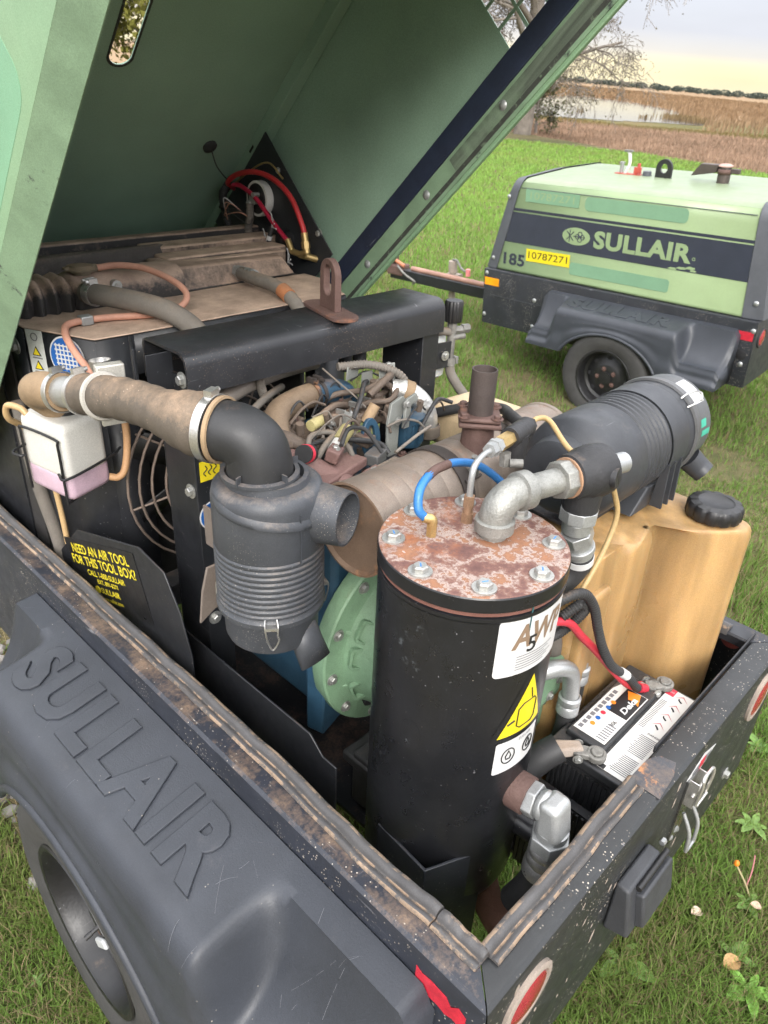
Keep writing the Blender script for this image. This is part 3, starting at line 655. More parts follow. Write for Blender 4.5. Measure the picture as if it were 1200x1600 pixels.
for d in (.42, .70): lbox('rail_slot', X1-.0485, d, HT-.022, .0015, .03, .008, groove_m, lidT)
# front sheet of the lid (low, behind the radiator)
b = MB(); b.hexa([LP(.06, .03, .02), LP(1.14, .03, .02), LP(1.14, .034, .02), LP(.06, .034, .02)], [LP(.06, .205, HT-.06), LP(1.14, .205, HT-.06), LP(1.14, .209, HT-.06), LP(.06, .209, HT-.06)]); b.build('lid_front', lidin_m, near)
# grommet with a thin wire on the underside
gq = LP(.977, .694, HT-.003); disc('grommet', gq, -DIRH, [(.024, 0), (.024, .006), (.016, .012), (.0, .013)], cond_m, lidT, n=24)
b = MB(); b.tube([gq-DIRH*.01, gq-DIRH*.04+DX*.03-DIRD*.05, LP(1.10, .56, HT-.05)], .0022, n=6); b.build('sensor_wire', cond_m, lidT)
# instrument plate on the right panel
plx = X1-.055
pm = MB(); pm.prism([(.36, .135), (.805, .135), (.805, .60), (.36, .60)], LP(plx, 0, 0), DIRD, DIRH, .004)
ip = pm.build('instrument_plate', mat('plate_black', (.022, .024, .027), .45, dust=.14, dcol=(.2, .15, .11), scratch=.3), near, bevel=.001, label='black instrument plate on the lid with gauges seen from behind')
bolts(ip, [(LP(plx-.0005, .774, .477), (-1, 0, 0), .9), (LP(plx-.0005, .795, .22), (-1, 0, 0), .9), (LP(plx-.0005, .42, .2), (-1, 0, 0), .8)])
gc = LP(plx, .650, .470); dm = Vector((-1, 0, 0))
disc('gauge_body', gc, dm, [(.052, 0), (.052, .03), (.046, .036), (.0, .038)], capblk_m, ip)
disc('gauge_ring', gc+dm*.012, dm, [(.054, -.008), (.056, 0), (.056, .022), (.048, .022), (.048, -.008)], whiteb_m, ip)
b = MB(); b.box(gc+dm*.046, (.016, .03, .03)); b.cyl(gc+dm*.036+DIRD*.02, gc+dm*.062+DIRD*.02, .008, n=12); b.cyl(gc+dm*.036-DIRD*.02, gc+dm*.062-DIRD*.02, .008, n=12); b.build('gauge_studs', steel_m, ip)
disc('gauge_body', LP(plx, .655, .30), dm, [(.034, 0), (.034, .03), (.028, .034), (0, .036)], capblk_m, ip)
b = MB(); b.box(LP(plx-.02, .56, .30), (.04, .06, .05), basis((0, 0, 0), DX, DIRD)); b.build('switch_body', cond_m, ip, bevel=.003)
disc('key_switch', LP(plx, .52, .20), dm, [(.018, 0), (.018, .022), (.012, .026), (0, .026)], cond_m, ip, n=20)
disc('switch_body', LP(plx, .47, .36), dm, [(.022, 0), (.022, .03), (0, .032)], cond_m, ip, n=20)
# red air hoses and wiring
hx = 1.07; Q = lambda d, h, x=hx: LP(x, d, h)
b = MB(); b.tube([Q(.560, .590, 1.09), Q(.585, .592), Q(.648, .570), Q(.729, .510), Q(.788, .429), Q(.813, .342), Q(.802, .267), Q(.786, .222)], .0085, n=12); b.build('red_hose', grip_m, ip, label='bright red looped hose behind the instrument plate')
b = MB(); b.tube([Q(.570, .575, 1.09), Q(.60, .565), Q(.632, .535), Q(.668, .457), Q(.685, .357), Q(.705, .260)], .0075, n=12); b.build('red_hose', red2_m, ip, label='darker crimson hose behind the instrument plate')
b = MB(); b.cyl(Q(.790, .232), Q(.757, .180), .011, n=12); b.cyl(Q(.776, .210), Q(.764, .192), .014, n=6); b.cyl(Q(.757, .183), Q(.722, .200), .010, n=12); b.cyl(Q(.724, .200), Q(.730, .17, plx), .011, n=12); b.cyl(Q(.708, .268), Q(.70, .228), .010, n=12); b.cyl(Q(.70, .228), Q(.725, .200), .010, n=12); b.build('hose_fitting', brass_m, ip)
b = MB(); b.tube([Q(.575, .60, 1.09), Q(.530, .585), Q(.497, .541), Q(.470, .470), Q(.49, .41), Q(.53, .365)], .014, n=12, rib=.06, ribn=42); b.build('wire_conduit', cond_m, ip)
b = MB(); b.tube([Q(.630, .470), Q(.60, .44), Q(.557, .417), Q(.53, .36), Q(.50, .30)], .013, n=12, rib=.05, ribn=26); b.build('wire_conduit', rubber_m, ip)
def wire(pts, r, m, name='wire', parent=ip): return MB().tube(pts, r, n=6, res=6).build(name, m, parent)
for k, (a, bq) in enumerate((((.670, .344), (.575, .30)), ((.60, .335), (.52, .29)), ((.657, .217), (.57, .16)))):
    P = [LP(hx, a[0], a[1]), LP(hx-.005, (a[0]+bq[0])/2+.008, (a[1]+bq[1])/2), LP(hx, bq[0], bq[1])]
    wire(P, .008, cond_m)
    for j in range(4):
        e = P[0]; wire([e, e+DIRD*(.018+.004*j)+DIRH*(.012*(j-1.5))+dm*.006, e+DIRD*(.026+.005*j)+DIRH*(.018*(j-1.5))+dm*.012], .0018, white_m)
    wire([P[1]*.65+P[0]*.35, P[1]*.95+P[0]*.05], .0092, white_m, 'wire_tag')
for k in range(6):
    a = LP(plx-.06, .56+.01*k, .52-.02*k); wire([a, a+dm*.03+DIRH*random.uniform(-.03, .05), LP(plx-.07, .50+.02*random.random(), .50+.05*random.random()), LP(plx-.03, .45, .52+.05*random.random())], .0018, random.choice([white_m, pink_m, cond_m, redcable_m]))
wire([LP(plx-.01, .78, .44), LP(plx-.02, .76, .52), LP(plx-.03, .63, .57), LP(plx-.03, .50, .60)], .003, brass_m, 'thin_tube')
wire([LP(plx-.03, .50, .25), LP(plx-.05, .40, .22), LP(plx-.06, .30, .24)], .006, cond_m)

# ------------------------------------------------------------------ lifting frame: beam, posts, eye
bt, bb, y0, y1, bx0, bx1 = .650, .562, 1.010, 1.178, .222, 1.018
prof = [(y0, bb), (y0, bt-.028), (y0+.004, bt-.015), (y0+.012, bt-.006), (y0+.025, bt), (y1-.016, bt), (y1-.005, bt-.005), (y1, bt-.016), (y1, bb)]
ins = [(y1-.006, bb), (y1-.006, bt-.018), (y1-.012, bt-.006), (y0+.026, bt-.006), (y0+.010, bt-.016), (y0+.006, bt-.03), (y0+.006, bb)]
b = MB(); b.prism(prof+ins, (bx0, 0, 0), (0, 1, 0), (0, 0, 1), bx1-bx0); beam = b.build('lifting_beam', beam_m, near, sharp=30, label='black folded lifting beam across the engine')
def channel(name, x0, x1_, yf, yb, z0, z1, open_side, label=None):
    T = .005; b = MB()
    b.box(((x0+x1_)/2, yf+T/2, (z0+z1)/2), (x1_-x0, T, z1-z0))
    xs = x0+T/2 if open_side > 0 else x1_-T/2
    b.box((xs, (yf+yb)/2+T/2, (z0+z1)/2), (T, yb-yf-T, z1-z0))
    b.box(((x0+x1_)/2, yb+T/2, (z0+z1)/2), (x1_-x0, T, z1-z0))
    return b.build(name, frame_m, near, bevel=.0015, label=label)
pL = channel('post', .226, .296, y0+.008, 1.135, -.39, .60, 1, 'left post of the lifting frame')
pR = channel('post', .945, 1.010, y0+.008, 1.160, -.39, bt-.03, 1, 'right post of the lifting frame')
bolts(pL, [((.2255, 1.035, .592), (-1, 0, 0), 1.0), ((.2255, 1.04, .335), (-1, 0, 0), 1.0), ((.245, y0+.0075, -.01), (0, -1, 0), 1.0), ((.245, y0+.0075, -.165), (0, -1, 0), 1.0)])
bolts(pR, [((.9445, 1.10, .545), (-1, 0, 0), .8)])
# stickers on left post
Ms = basis((.262, y0+.007, .385), (1, 0, 0), (0, 0, 1))
s1 = flat('warning_sticker', [(-.026, -.024), (.026, -.024), (.026, .024), (-.026, .024)], Ms, yellow_m, pL, label='yellow warning sticker on the post')
for k in range(3): wire([Ms@Vector((-.012+.012*k, -.012, .0012)), Ms@Vector((-.017+.012*k, -.004, .0012)), Ms@Vector((-.008+.012*k, .004, .0012)), Ms@Vector((-.012+.012*k, .013, .0012))], .0012, ink_m, 'heat_mark', s1)
Ms = basis((.262, y0+.007, .272), (1, 0, 0), (0, 0, 1))
s1 = flat('round_sticker', circle(.036), Ms, white_m, pL, label='round blue read-the-manual sticker')
flat('blue_disc', circle(.033), basis((.262, y0+.0060, .272), (1, 0, 0), (0, 0, 1)), bluest_m, s1)
for sgn in (-1, 1): flat('book_page', [(0, -.016), (sgn*.019, -.010), (sgn*.019, .014), (0, .008)][::sgn], basis((.262, y0+.005, .272), (1, 0, 0), (0, 0, 1)), white_m, s1)
# lifting eye with base plate
n_ = 28; so = []; si = []
for i in range(n_):
    a = 2*PI*i/n_; ca, sa = math.cos(a), math.sin(a)
    si.append((.018*ca, .068+(.017 if sa > 0 else -.017)+.018*sa)); so.append((.040*ca, .078+.040*sa) if sa >= -.01 else (.040*(1 if ca > 0 else -1)*min(1, abs(ca)*1.6), max(0, .078+.11*sa)))
b = MB(); b.holed(so, si, (.668, 1.092, bt+.008), Vector((-.25, -.968, 0)).normalized()*-1, (0, 0, 1), .017); ey = b.build('lifting_eye', rust_m, near, bevel=.002, label='rust-brown lifting eye on the beam')
b = MB(); b.prism([(x, y) for x, y in rrect(.070, .205, .033, 5)], (.672, 1.085, bt+.0012), (.965, -.26, 0), (.26, .965, 0), .008); b.build('eye_plate', rust_m, ey, bevel=.001)

# ------------------------------------------------------------------ radiator and shroud (front of engine bay)
zt = .60
top = [(.30, 1.36), (.205, 1.363), (.122, 1.55), (.122, 1.64), (1.06, 1.64), (1.06, 1.55), (.98, 1.363), (.86, 1.36)]
b = MB(); b.prism(top, (0, 0, zt-.004), (1, 0, 0), (0, 1, 0), .005); sh = b.build('fan_shroud', dusty_m, near, bevel=.002, label='dust-caked fan shroud in front of the radiator')
for i in range(len(top)-1):
    if i == 3: continue
    (xa, ya), (xb, yb) = top[i], top[i+1]; b = MB(); b.add([(xa, ya, -.38), (xb, yb, -.38), (xb, yb, zt-.005), (xa, ya, zt-.005)], [(0, 1, 2, 3)]); b.build('shroud_side', frame_m, sh, solid=.004)
b = MB()
b.add([(.30, 1.36, .50), (.86, 1.36, .50), (.86, 1.36, zt-.005), (.30, 1.36, zt-.005)], [(0, 1, 2, 3)]); b.build('shroud_front', frame_m, sh, solid=.004)
# fan guard rings facing the engine
fg = MB()
for k, r in enumerate((.10, .135, .17, .205, .235, .262)):
    fg.tube([(.465+r*math.cos(2*PI*i/40), 1.300-.04*(1-(r/.262)**2), .225+r*math.sin(2*PI*i/40)) for i in range(40)], .0035, n=6, closed=True, straight=True)
for k in range(8):
    a = 2*PI*k/8+.2; fg.tube([(.465+r*math.cos(a), 1.304-.04*(1-(r/.262)**2), .23+r*math.sin(a)) for r in (.08, .17, .265)], .003, n=6)
fgo = fg.build('fan_guard', mat('dusty_wire', (.22, .17, .14), .6, metal=.3, dust=.4, dcol=TAN), near)
b = MB()
for k in range(7):
    a = 2*PI*k/7; u = Vector((math.cos(a), 0, math.sin(a))); v = Vector((-math.sin(a), .6, math.cos(a))).normalized(); c0 = Vector((.47, 1.345, .225))
    b.add([c0+u*.05-v*.03, c0+u*.24-v*.055, c0+u*.24+v*.055, c0+u*.05+v*.03], [(0, 1, 2, 3)])
b.build('fan_blades', capblk_m, fgo, solid=.005)
# radiator core (behind) + ribbed header tank
b = MB(); b.box((.59, 1.70, .13), (.95, .10, .92)); rad = b.build('radiator', mat('core_black', (.03, .028, .027), .7, dust=.3), near, label='radiator with a ribbed black header tank')
rt_ = MB(); xs = np.linspace(.125, .60, 77); vs = []; fs = []
prf = [(1.615, .598), (1.61, .640), (1.622, .662), (1.65, .676), (1.70, .678), (1.735, .665), (1.745, .60)]
for i, x in enumerate(xs):
    ph = ((x-.125) % .036)/.036; q = .5+.5*math.cos(2*PI*ph); k = (q**.6-.5)*.020 if x < .30 else .004
    for (y, z) in prf: vs.append((x, y-(k if y < 1.66 else 0), z+(k*.6 if z > .62 else 0)))
n7 = len(prf)
for i in range(len(xs)-1):
    for k in range(n7-1): fs.append((i*n7+k, i*n7+k+1, (i+1)*n7+k+1, (i+1)*n7+k))
fs += [tuple(range(n7)), tuple(range((len(xs)-1)*n7, len(xs)*n7))]
rt_.add(vs, fs); rt_.build('header_tank', radtank_m, rad, sharp=50)
b = MB(); b.hexa([(.60, 1.625, .60), (1.03, 1.645, .60), (1.03, 1.83, .60), (.60, 1.83, .60)], [(.60, 1.66, .665), (1.0, 1.68, .655), (1.0, 1.82, .655), (.60, 1.82, .665)]); b.build('header_tank', radtank_m, rad, bevel=.008, seg=3)
# black fins/blocks towards the front: cooler cover steps, long tube
b = MB(); b.box((.80, 1.735, .628), (.50, .03, .07)); b.build('cooler_step', dusty_m, rad, bevel=.006)
b = MB(); b.box((.86, 1.80, .640), (.44, .09, .06)); b.build('cooler_step', dusty_m, rad, bevel=.006)
b = MB(); b.box((.88, 1.89, .655), (.48, .09, .06)); b.build('cooler_step', dusty_m, rad, bevel=.006)
b = MB(); b.hexa([(.10, 1.77, .62), (.68, 1.83, .62), (.74, 1.90, .62), (.10, 1.87, .62)], [(.10, 1.785, .695), (.66, 1.84, .695), (.71, 1.885, .69), (.10, 1.855, .695)]); b.build('foam_baffle', mat('foam_grey', (.075, .066, .06), .9, dust=.4, dcol=(.25, .19, .15), bump=.6), rad, bevel=.012, seg=3)
b = MB(); b.box((.60, 1.98, .55), (1.06, .05, .30)); b.build('cooler_top', radtank_m, rad, bevel=.006)
cap = disc('radiator_cap', (.335, 1.665, .676), (0, 0, 1), [(.024, 0), (.026, .010), (.040, .012), (.041, .017), (.034, .022), (.030, .020), (.026, .024), (0, .025)], mat('cap_dusty_brass', (.20, .17, .12), .6, metal=.4, dust=.5, dcol=TAN), rad)
b = MB(); b.box((.335, 1.665, .694), (.09, .022, .008)); b.build('cap_ears', MATS['cap_dusty_brass'], cap, bevel=.003)
b = MB(); b.tube([(.31, 1.60, .645), (.315, 1.555, .650), (.34, 1.49, .650), (.372, 1.43, .645), (.405, 1.37, .632), (.43, 1.30, .60), (.44, 1.25, .55)], .0255, n=16); hz = b.build('radiator_hose', rubber_m, near, label='thick grey radiator hose over the shroud')
clampring(hz, (.313, 1.578, .648), (.01, -.05, .004), .026); clampring(hz, (.313, 1.562, .648), (.01, -.05, .004), .026)
b = MB(); b.cyl((.395, 1.617, .652), (.395, 1.60, .652), .014, n=14); b.cyl((.395, 1.60, .652), (.395, 1.592, .652), .009, n=6); b.build('drain_plug', steel_m, rad)
b = MB(); b.tube([(.375, 1.655, .69), (.42, 1.635, .695), (.47, 1.585, .69), (.50, 1.50, .67), (.505, 1.45, .645), (.47, 1.43, .622), (.40, 1.44, .612), (.30, 1.475, .612), (.235, 1.48, .613), (.19, 1.465, .612), (.168, 1.425, .60), (.162, 1.375, .575), (.165, 1.33, .55), (.175, 1.29, .53)], .0085, n=12); b.build('overflow_hose', pink_m, near, label='thin pink overflow hose looping over the shroud')
b = MB(); b.box((.245, 1.482, .613), (.03, .026, .022)); b.build('hose_clip', zinc_m, near, bevel=.003)
# right-hand fitting hose
b = MB(); b.tube([(.805, 1.63, .632), (.79, 1.53, .634), (.785, 1.44, .632), (.78, 1.36, .61), (.775, 1.30, .57)], .019, n=14, rib=.03, ribn=16); fh = b.build('oil_hose', rubber_m, near)
b = MB(); b.cyl((.81, 1.66, .63), (.806, 1.60, .632), .021, n=6); b.cyl((.806, 1.60, .632), (.80, 1.56, .633), .022, n=18); b.build('hose_end', zinc_m, fh)
b = MB(); b.cyl((.784, 1.41, .628), (.781, 1.375, .617), .021, n=16); b.build('orange_tape', mat('orange_sleeve', (.35, .14, .06), .7, dust=.3), fh)
# stickers on the angled shroud side
ax, ay = Vector((.122-.205, 1.55-1.363, 0)).normalized(), Vector((0, 0, 1))
side_n = Vector((-.914, -.405, 0)); Uo = -ax
def on_side(x, y, z): return basis(Vector((x, y, z))+Vector((-.0046, -.0021, 0)), Uo, ay)
Ms = on_side(.136, 1.518, .538)
s1 = flat('info_sticker', [(-.024, -.066), (.024, -.066), (.024, .062), (-.024, .062)], Ms, grey_sticker_m, sh, label='pale strip sticker with yellow warning triangles')
for yy in (.012, -.022):
    flat('triangle', [(-.013, -.011), (.013, -.011), (0, .012)], Ms@Matrix.Translation((0, yy, .0012)), ink_m, s1); flat('triangle_fill', [(-.009, -.0085), (.009, -.0085), (0, .008)], Ms@Matrix.Translation((0, yy, .0022)), yellow_m, s1)
    flat('print_line', [(-.014, -.002), (.014, -.002), (.014, .001), (-.014, .001)], Ms@Matrix.Translation((0, yy-.016, .0012)), greyink_m, s1)
b = MB(); b.tube([Ms@Vector((.009*math.cos(a*.5), .046+.009*math.sin(a*.5), .0016)) for a in range(12)], .0012, n=5, closed=True, straight=True); b.build('print_ring', greyink_m, s1)
b = MB()
for q in ((-.011, -.058), (0, -.058), (.011, -.058)): b.tube([Ms@Vector((q[0], q[1], .0016)), Ms@Vector((q[0], q[1]+.018, .0016))], .001, n=5)
b.build('book_mark', greyink_m, s1)
Ms = on_side(.172, 1.437, .546)
s1 = flat('round_sticker', circle(.050, 40, ry=.052), Ms, white_m, sh, label='large round blue sticker with a white grid')
flat('blue_disc', circle(.046, 40, ry=.048), Ms@Matrix.Translation((0, 0, .0010)), bluest_m, s1)
b = MB()
for k in range(6): b.box(Ms@Vector((-.027+.0108*k, .002, .0026)), (.003, .062, .0012), Ms); b.box(Ms@Vector((0, -.025+.0108*k, .0028)), (.062, .003, .0012), Ms)
b.build('white_grid', white_m, s1)
bolts(sh, [((.1175, 1.60, .545), (-1, -.02, 0), 1.2)])
# ------------------------------------------------------------------ coolant bottle in a wire holder
def rounded_block(corners, z0, z1, r=.02, seg=6, taper=1.):
    """vertical block over a 4-point footprint with rounded edges"""
    b = MB(); c = sum((Vector((x, y, 0)) for x, y in corners), Vector())/len(corners)
    bm_pts = [Vector((x, y, 0)) for x, y in corners]; n = len(bm_pts); loop = []
    for i in range(n):
        p, a, q = bm_pts[i], bm_pts[i-1], bm_pts[(i+1) % n]
        d0 = (a-p).normalized(); d1 = (q-p).normalized()
        for k in range(seg+1):
            t = k/seg; loop.append((p+d0*r)*(1-t)**2+p*2*t*(1-t)+(p+d1*r)*t*t)
    m = len(loop); vs = []; fs = []; rows = []
    for k in range(seg+1):
        a = PI/2*k/seg; rows.append((z0+r*(1-math.sin(a)), 1-(r/ .06)*(1-math.cos(a))*.5)); 
    rows = [(z0+r*(1-math.cos(PI/2*k/seg)), r*(1-math.sin(PI/2*k/seg))) for k in range(seg+1)]+[(z1-r*(1-math.cos(PI/2*(1-k/seg))), r*(1-math.sin(PI/2*(1-k/seg)))) for k in range(seg+1)]
    for z, ins in rows:
        for q in loop:
            d = (c-q); L_ = max(d.length, 1e-6); vs.append(Vector((q.x, q.y, z))+Vector((d.x, d.y, 0))*(ins/L_))
    for j in range(len(rows)-1):
        for i in range(m): fs.append((j*m+i, j*m+(i+1) % m, (j+1)*m+(i+1) % m, (j+1)*m+i))
    fs += [tuple(range(m-1, -1, -1)), tuple(range((len(rows)-1)*m, len(rows)*m))]
    return b.add(vs, fs)
bc = [(.050, 1.252), (.165, 1.290), (.135, 1.445), (.020, 1.405)]
bz0, bz1, bzc = .278, .462, .325
bo = rounded_block(bc, bzc, bz1, .020).build('coolant_bottle', bottle_m, near, sharp=70, label='white coolant overflow bottle with pink fluid')
# lower part shows the pink fluid
lo_ = rounded_block(bc, bz0, bzc+.0205, .018).build('coolant', cool_m, bo, sharp=70)
b = MB(); b.lathe([(.030, -.004), (.031, .02), (.027, .023), (0, .0235)], (.100, 1.335, bz1), (0, 0, 1), n=28); b.build('bottle_cap', capblk_m, bo)
def off(p, k=.0045):
    c = Vector((.0925, 1.348, 0)); d = Vector((p[0], p[1], 0))-c; d = d*(1+k/d.length); return c+d
e0, e1, e2, e3 = [off(q) for q in bc]
fa, fb = e0.lerp(e3, .10), e0.lerp(e3, .90); nx = Vector((-.0035, -.001, 0))
b = MB(); z = lambda p, zz: Vector((p.x, p.y, zz))+nx
b.tube([z(fa, bz0-.002), z(fa, bz0+.06), z(fa, .415), z(fa.lerp(fb, .06), .432), z(fa.lerp(fb, .94), .432), z(fb, .415), z(fb, bz0+.06), z(fb, bz0-.002)], .0032, n=8, res=5)
b.tube([z(fa.lerp(fb, .12), .345), z(e0, .345)+Vector((-.002, -.004, 0)), z(e1, .352)+Vector((0, -.006, 0)), Vector((.20, 1.30, .357))], .0032, n=8, res=6)
b.tube([z(fb, .36), z(fb, .36)+Vector((-.012, .004, 0)), z(e3, .365)+Vector((-.01, .012, 0)), Vector((.09, 1.455, .368))], .0032, n=8, res=6)
b.tube([z(fa, bz0-.002), Vector((.10, 1.30, bz0-.005)), Vector((.16, 1.33, bz0-.003))], .0032, n=8, res=6)
b.build('wire_holder', wire_m, bo)
b = MB(); b.tube([(.035, 1.385, .455), (.028, 1.40, .468), (.012, 1.43, .468), (.016, 1.45, .43), (.06, 1.48, .38), (.10, 1.51, .27), (.115, 1.515, .12), (.12, 1.515, -.3)], .0075, n=10); b.build('vent_hose', amberhose_m, bo)
b = MB(); b.tube([(.150, 1.272, .306), (.168, 1.262, .303), (.185, 1.26, .32), (.20, 1.265, .37), (.205, 1.27, .43), (.195, 1.28, .50), (.18, 1.288, .53)], .0085, n=10); b.build('return_hose', mat('rusty_orange_hose', (.42, .24, .12), .6, dust=.3, dcol=TAN), bo)
b = MB(); b.lathe([(.013, 0), (.016, .012), (.022, .03), (.024, .045)], (.178, 1.290, .532), (0, .1, 1), n=18); b.build('filler_neck', clamp_m, near)
# grey pipe left of bottle
b = MB(); b.tube([(.10, 1.62, .40), (.10, 1.60, .2), (.11, 1.56, .02), (.11, 1.55, -.1)], .018, n=12); b.build('side_pipe', rubber_m, near)
b = MB(); b.box((.112, 1.88, .05), (.005, .30, .86)); b.build('front_sheet', frame_m, near)

# ------------------------------------------------------------------ tool box plate with yellow print
b = MB(); b.prism([(1.575, -.035), (1.407, .117), (1.084, .218), (.981, .202), (.93, .12), (.90, .02), (.89, -.40), (1.575, -.40)], (.105, 0, 0), (0, 1, 0), (0, 0, 1), .005); tp = b.build('tool_box', frame_m, near, bevel=.002, label='black tool box plate with a yellow printed notice')
Mt = basis((.1042, 1.286, .066), (0, -.945, .327), (0, 0, 1))
stk = flat('notice', [(-.205, -.120), (.205, -.120), (.205, .060), (-.205, .060)], Mt, mat('notice_black', (.012, .012, .013), .35, dust=.1, scratch=.3), tp)
for body, sz, yy, wd in (('NEED AN AIR TOOL', .036, .033, .335), ('FOR THIS TOOL BOX?', .036, .001, .375), ('CALL 1-800-SULLAIR', .022, -.029, .22), ('EXT. 891-5271', .017, -.049, .12), ('SULLAIR', .022, -.073, .11), ('www.sullair.com', .016, -.095, .12)):
    put_text('print', body, Mt@Matrix.Translation((0, yy, .0014)), sz, yelltext_m, stk, width=wd, bold=.02)
flat('logo_oval', circle(.016, 20, ry=.010), Mt@Matrix.Translation((-.074, -.073, .0014)), yelltext_m, stk)

# ------------------------------------------------------------------ left air cleaner with intake duct
fc = Vector((.163, .68, 0)); fr = .117
pr = [(0, .200), (.085, .202), (.100, .206), (.104, .215), (.106, .262), (.110, .272), (.119, .274), (.120, .284), (.1165, .288)]
for k in range(10):
    z0 = .292+k*.0117; pr += [(.1145, z0), (.1175, z0+.003), (.1175, z0+.0065), (.1145, z0+.0095)]
pr += [(.1165, .412), (.1165, .505), (.112, .520), (.102, .527), (.074, .528), (.072, .540), (.064, .541), (.062, .52)]
KR = .85; fr *= KR
pr = [(r*KR if r > .0751 else r, z) for r, z in pr]
fl = MB().lathe(pr, fc, (0, 0, 1), n=64).build('air_cleaner', filter_m, near, sharp=40, label='upright dusty black air cleaner canister on the left')
# spiral shoulder on the upper body
vs = []; fs = []; n_ = 40
for i in range(n_+1):
    a = R(-200+210*i/n_); zz = .506-.060*(i/n_); r0 = fr+.0005; r1 = fr+.006*math.sin(PI*min(1, i/n_*1.15+.05))
    for (r, z) in ((r0-.002, zz+.012), (r1, zz+.004), (r1, zz-.004), (r0-.002, zz-.008)): vs.append((fc.x+r*math.cos(a), fc.y+r*math.sin(a), z))
for i in range(n_):
    for k in range(3): fs.append((i*4+k, i*4+k+1, (i+1)*4+k+1, (i+1)*4+k))
MB().add(vs, fs).build('spiral_shoulder', filter_m, fl, sharp=60)
for a_ in (-95, 85):
    q = Vector((math.cos(R(a_)), math.sin(R(a_)), 0)); b = MB(); b.box(fc+q*(fr+.0008)+Vector((0, 0, .45)), (.0022, .0025, .10), Matrix.Rotation(R(a_), 3, 'Z')); b.build('mould_seam', filter_m, fl)
# tangential inlet snout
sd = Vector((.28, -.96, -.03)).normalized(); s0 = Vector((.190, .685, .466)); s1 = Vector((.240, .556, .470))
b = MB(); b.lathe([(.060, 0), (.055, (s1-s0).length*.5), (.049, (s1-s0).length), (.0455, (s1-s0).length), (.0455, .02)], s0, s1-s0, n=36); b.build('inlet_snout', filter_m, fl)
b = MB(); b.cyl(s0+(s1-s0)*.25, s0+(s1-s0)*.27, .0455, n=36); b.build('snout_dark', groove_m, fl)
# vacuator spout under the cup
b = MB(); v0 = Vector((.183, .622, .235)); v1 = Vector((.188, .580, .165))
u, v, d = frame(v1-v0, (1, 0, 0)); vs = []
for (p, a, c) in ((v0, .032, .032), (v0.lerp(v1, .5), .032, .026), (v1, .036, .012)):
    for k in range(20): t = 2*PI*k/20; vs.append(p+u*c*math.sin(t)*1.0+v*a*math.cos(t))
b.add(vs, [(j*20+k, j*20+(k+1) % 20, (j+1)*20+(k+1) % 20, (j+1)*20+k) for j in range(2) for k in range(20)]); b.build('dust_spout', filter_m, fl, solid=.004)
# wire clips
def clip(parent, a, c, r, z, name='wire_clip'):
    q = Vector((math.cos(a), math.sin(a), 0)); t = Vector((-math.sin(a), math.cos(a), 0)); p = Vector(c)+q*r+Vector((0, 0, z)); k = Vector((0, 0, 1))
    b = MB(); b.tube([p+t*.010+k*.022, p+q*.010+t*.012+k*.012, p+q*.012+t*.011-k*.004, p+q*.010+t*.013-k*.018, p+q*.008+t*.002-k*.040, p+q*.010-t*.006-k*.022, p+q*.012-t*.009-k*.004, p+q*.010-t*.011+k*.012, p-t*.010+k*.022], .0017, n=6, res=5)
    b.box(p+q*.006+k*.008, (.012, .02, .006), basis((0, 0, 0), q, t)); return b.build(name, clamp_m, parent)
for a in (-128, -20, 115): clip(fl, R(a), fc, .118*KR, .275)
# bracket from post
b = MB(); b.prism([(.075, .19), (.11, .21), (.235, .21), (.235, .31), (.10, .31), (.085, .26)], (0, .80, 0), (1, 0, 0), (0, 0, 1), .006); b.box((.235, .905, .26), (.006, .21, .10)); b.build('mounting_bracket', mat('bare_bracket', (.17, .14, .12), .6, dust=.4, dcol=TAN), fl, bevel=.001)
# elbow and duct
ep = [(.150, .682, .535), (.150, .684, .565), (.146, .692, .590), (.133, .712, .606), (.116, .738, .611), (.102, .765, .611)]
el = MB().tube(ep, lambda t: .058-.008*t, n=36, res=8).build('intake_elbow', elbow_m, near, label='smooth black intake elbow on the air cleaner')
b = MB(); b.lathe([(.060, 0), (.068, 0), (.068, .006), (.060, .008)], (.150, .682, .541), (0, 0, 1), n=44, close=True)
for k in range(5):
    a = R(200+72*k); b.box((.150+.064*math.cos(a), .682+.064*math.sin(a), .552), (.012, .003, .016), Matrix.Rotation(a, 3, 'Z'))
b.build('elbow_flange', filter_m, el)
dp = [(.112, .748, .611), (.096, .79, .613), (.084, .85, .612), (.079, .92, .609), (.075, 1.0, .598), (.068, 1.08, .582), (.061, 1.14, .570)]
du = MB().tube(dp, lambda t: .056-.016*smooth(.12, .42, t)+.001*math.sin(t*60), n=36, res=10).build('intake_duct', duct_m, near, label='long dust-covered rubber intake duct')
clampring(du, (.110, .753, .611), (-.4, .95, .01), .0575, .016)
b = MB(); b.lathe([(.0535, 0), (.058, .001), (.058, .008), (.0535, .009)], (.118, .735, .611), (-.4, .92, 0), n=40, close=True); b.build('duct_lip', cup_m, du)
b = MB(); b.tube([(.061, 1.14, .570), (.052, 1.21, .556), (.047, 1.25, .549)], .032, n=24); b.build('duct_pipe', steel_m, du)
cp = MB().tube([(.052, 1.207, .556), (.046, 1.245, .549), (.040, 1.285, .541), (.046, 1.322, .526), (.068, 1.338, .502), (.09, 1.342, .48)], .039, n=30, res=8).build('rubber_elbow', cup_m, du)
for p_, d_ in (((.051, 1.212, .555), (-.2, 1, -.17)), ((.0615, 1.135, .571), (-.12, 1, -.16)),): clampring(du, p_, d_, .0405, .012)
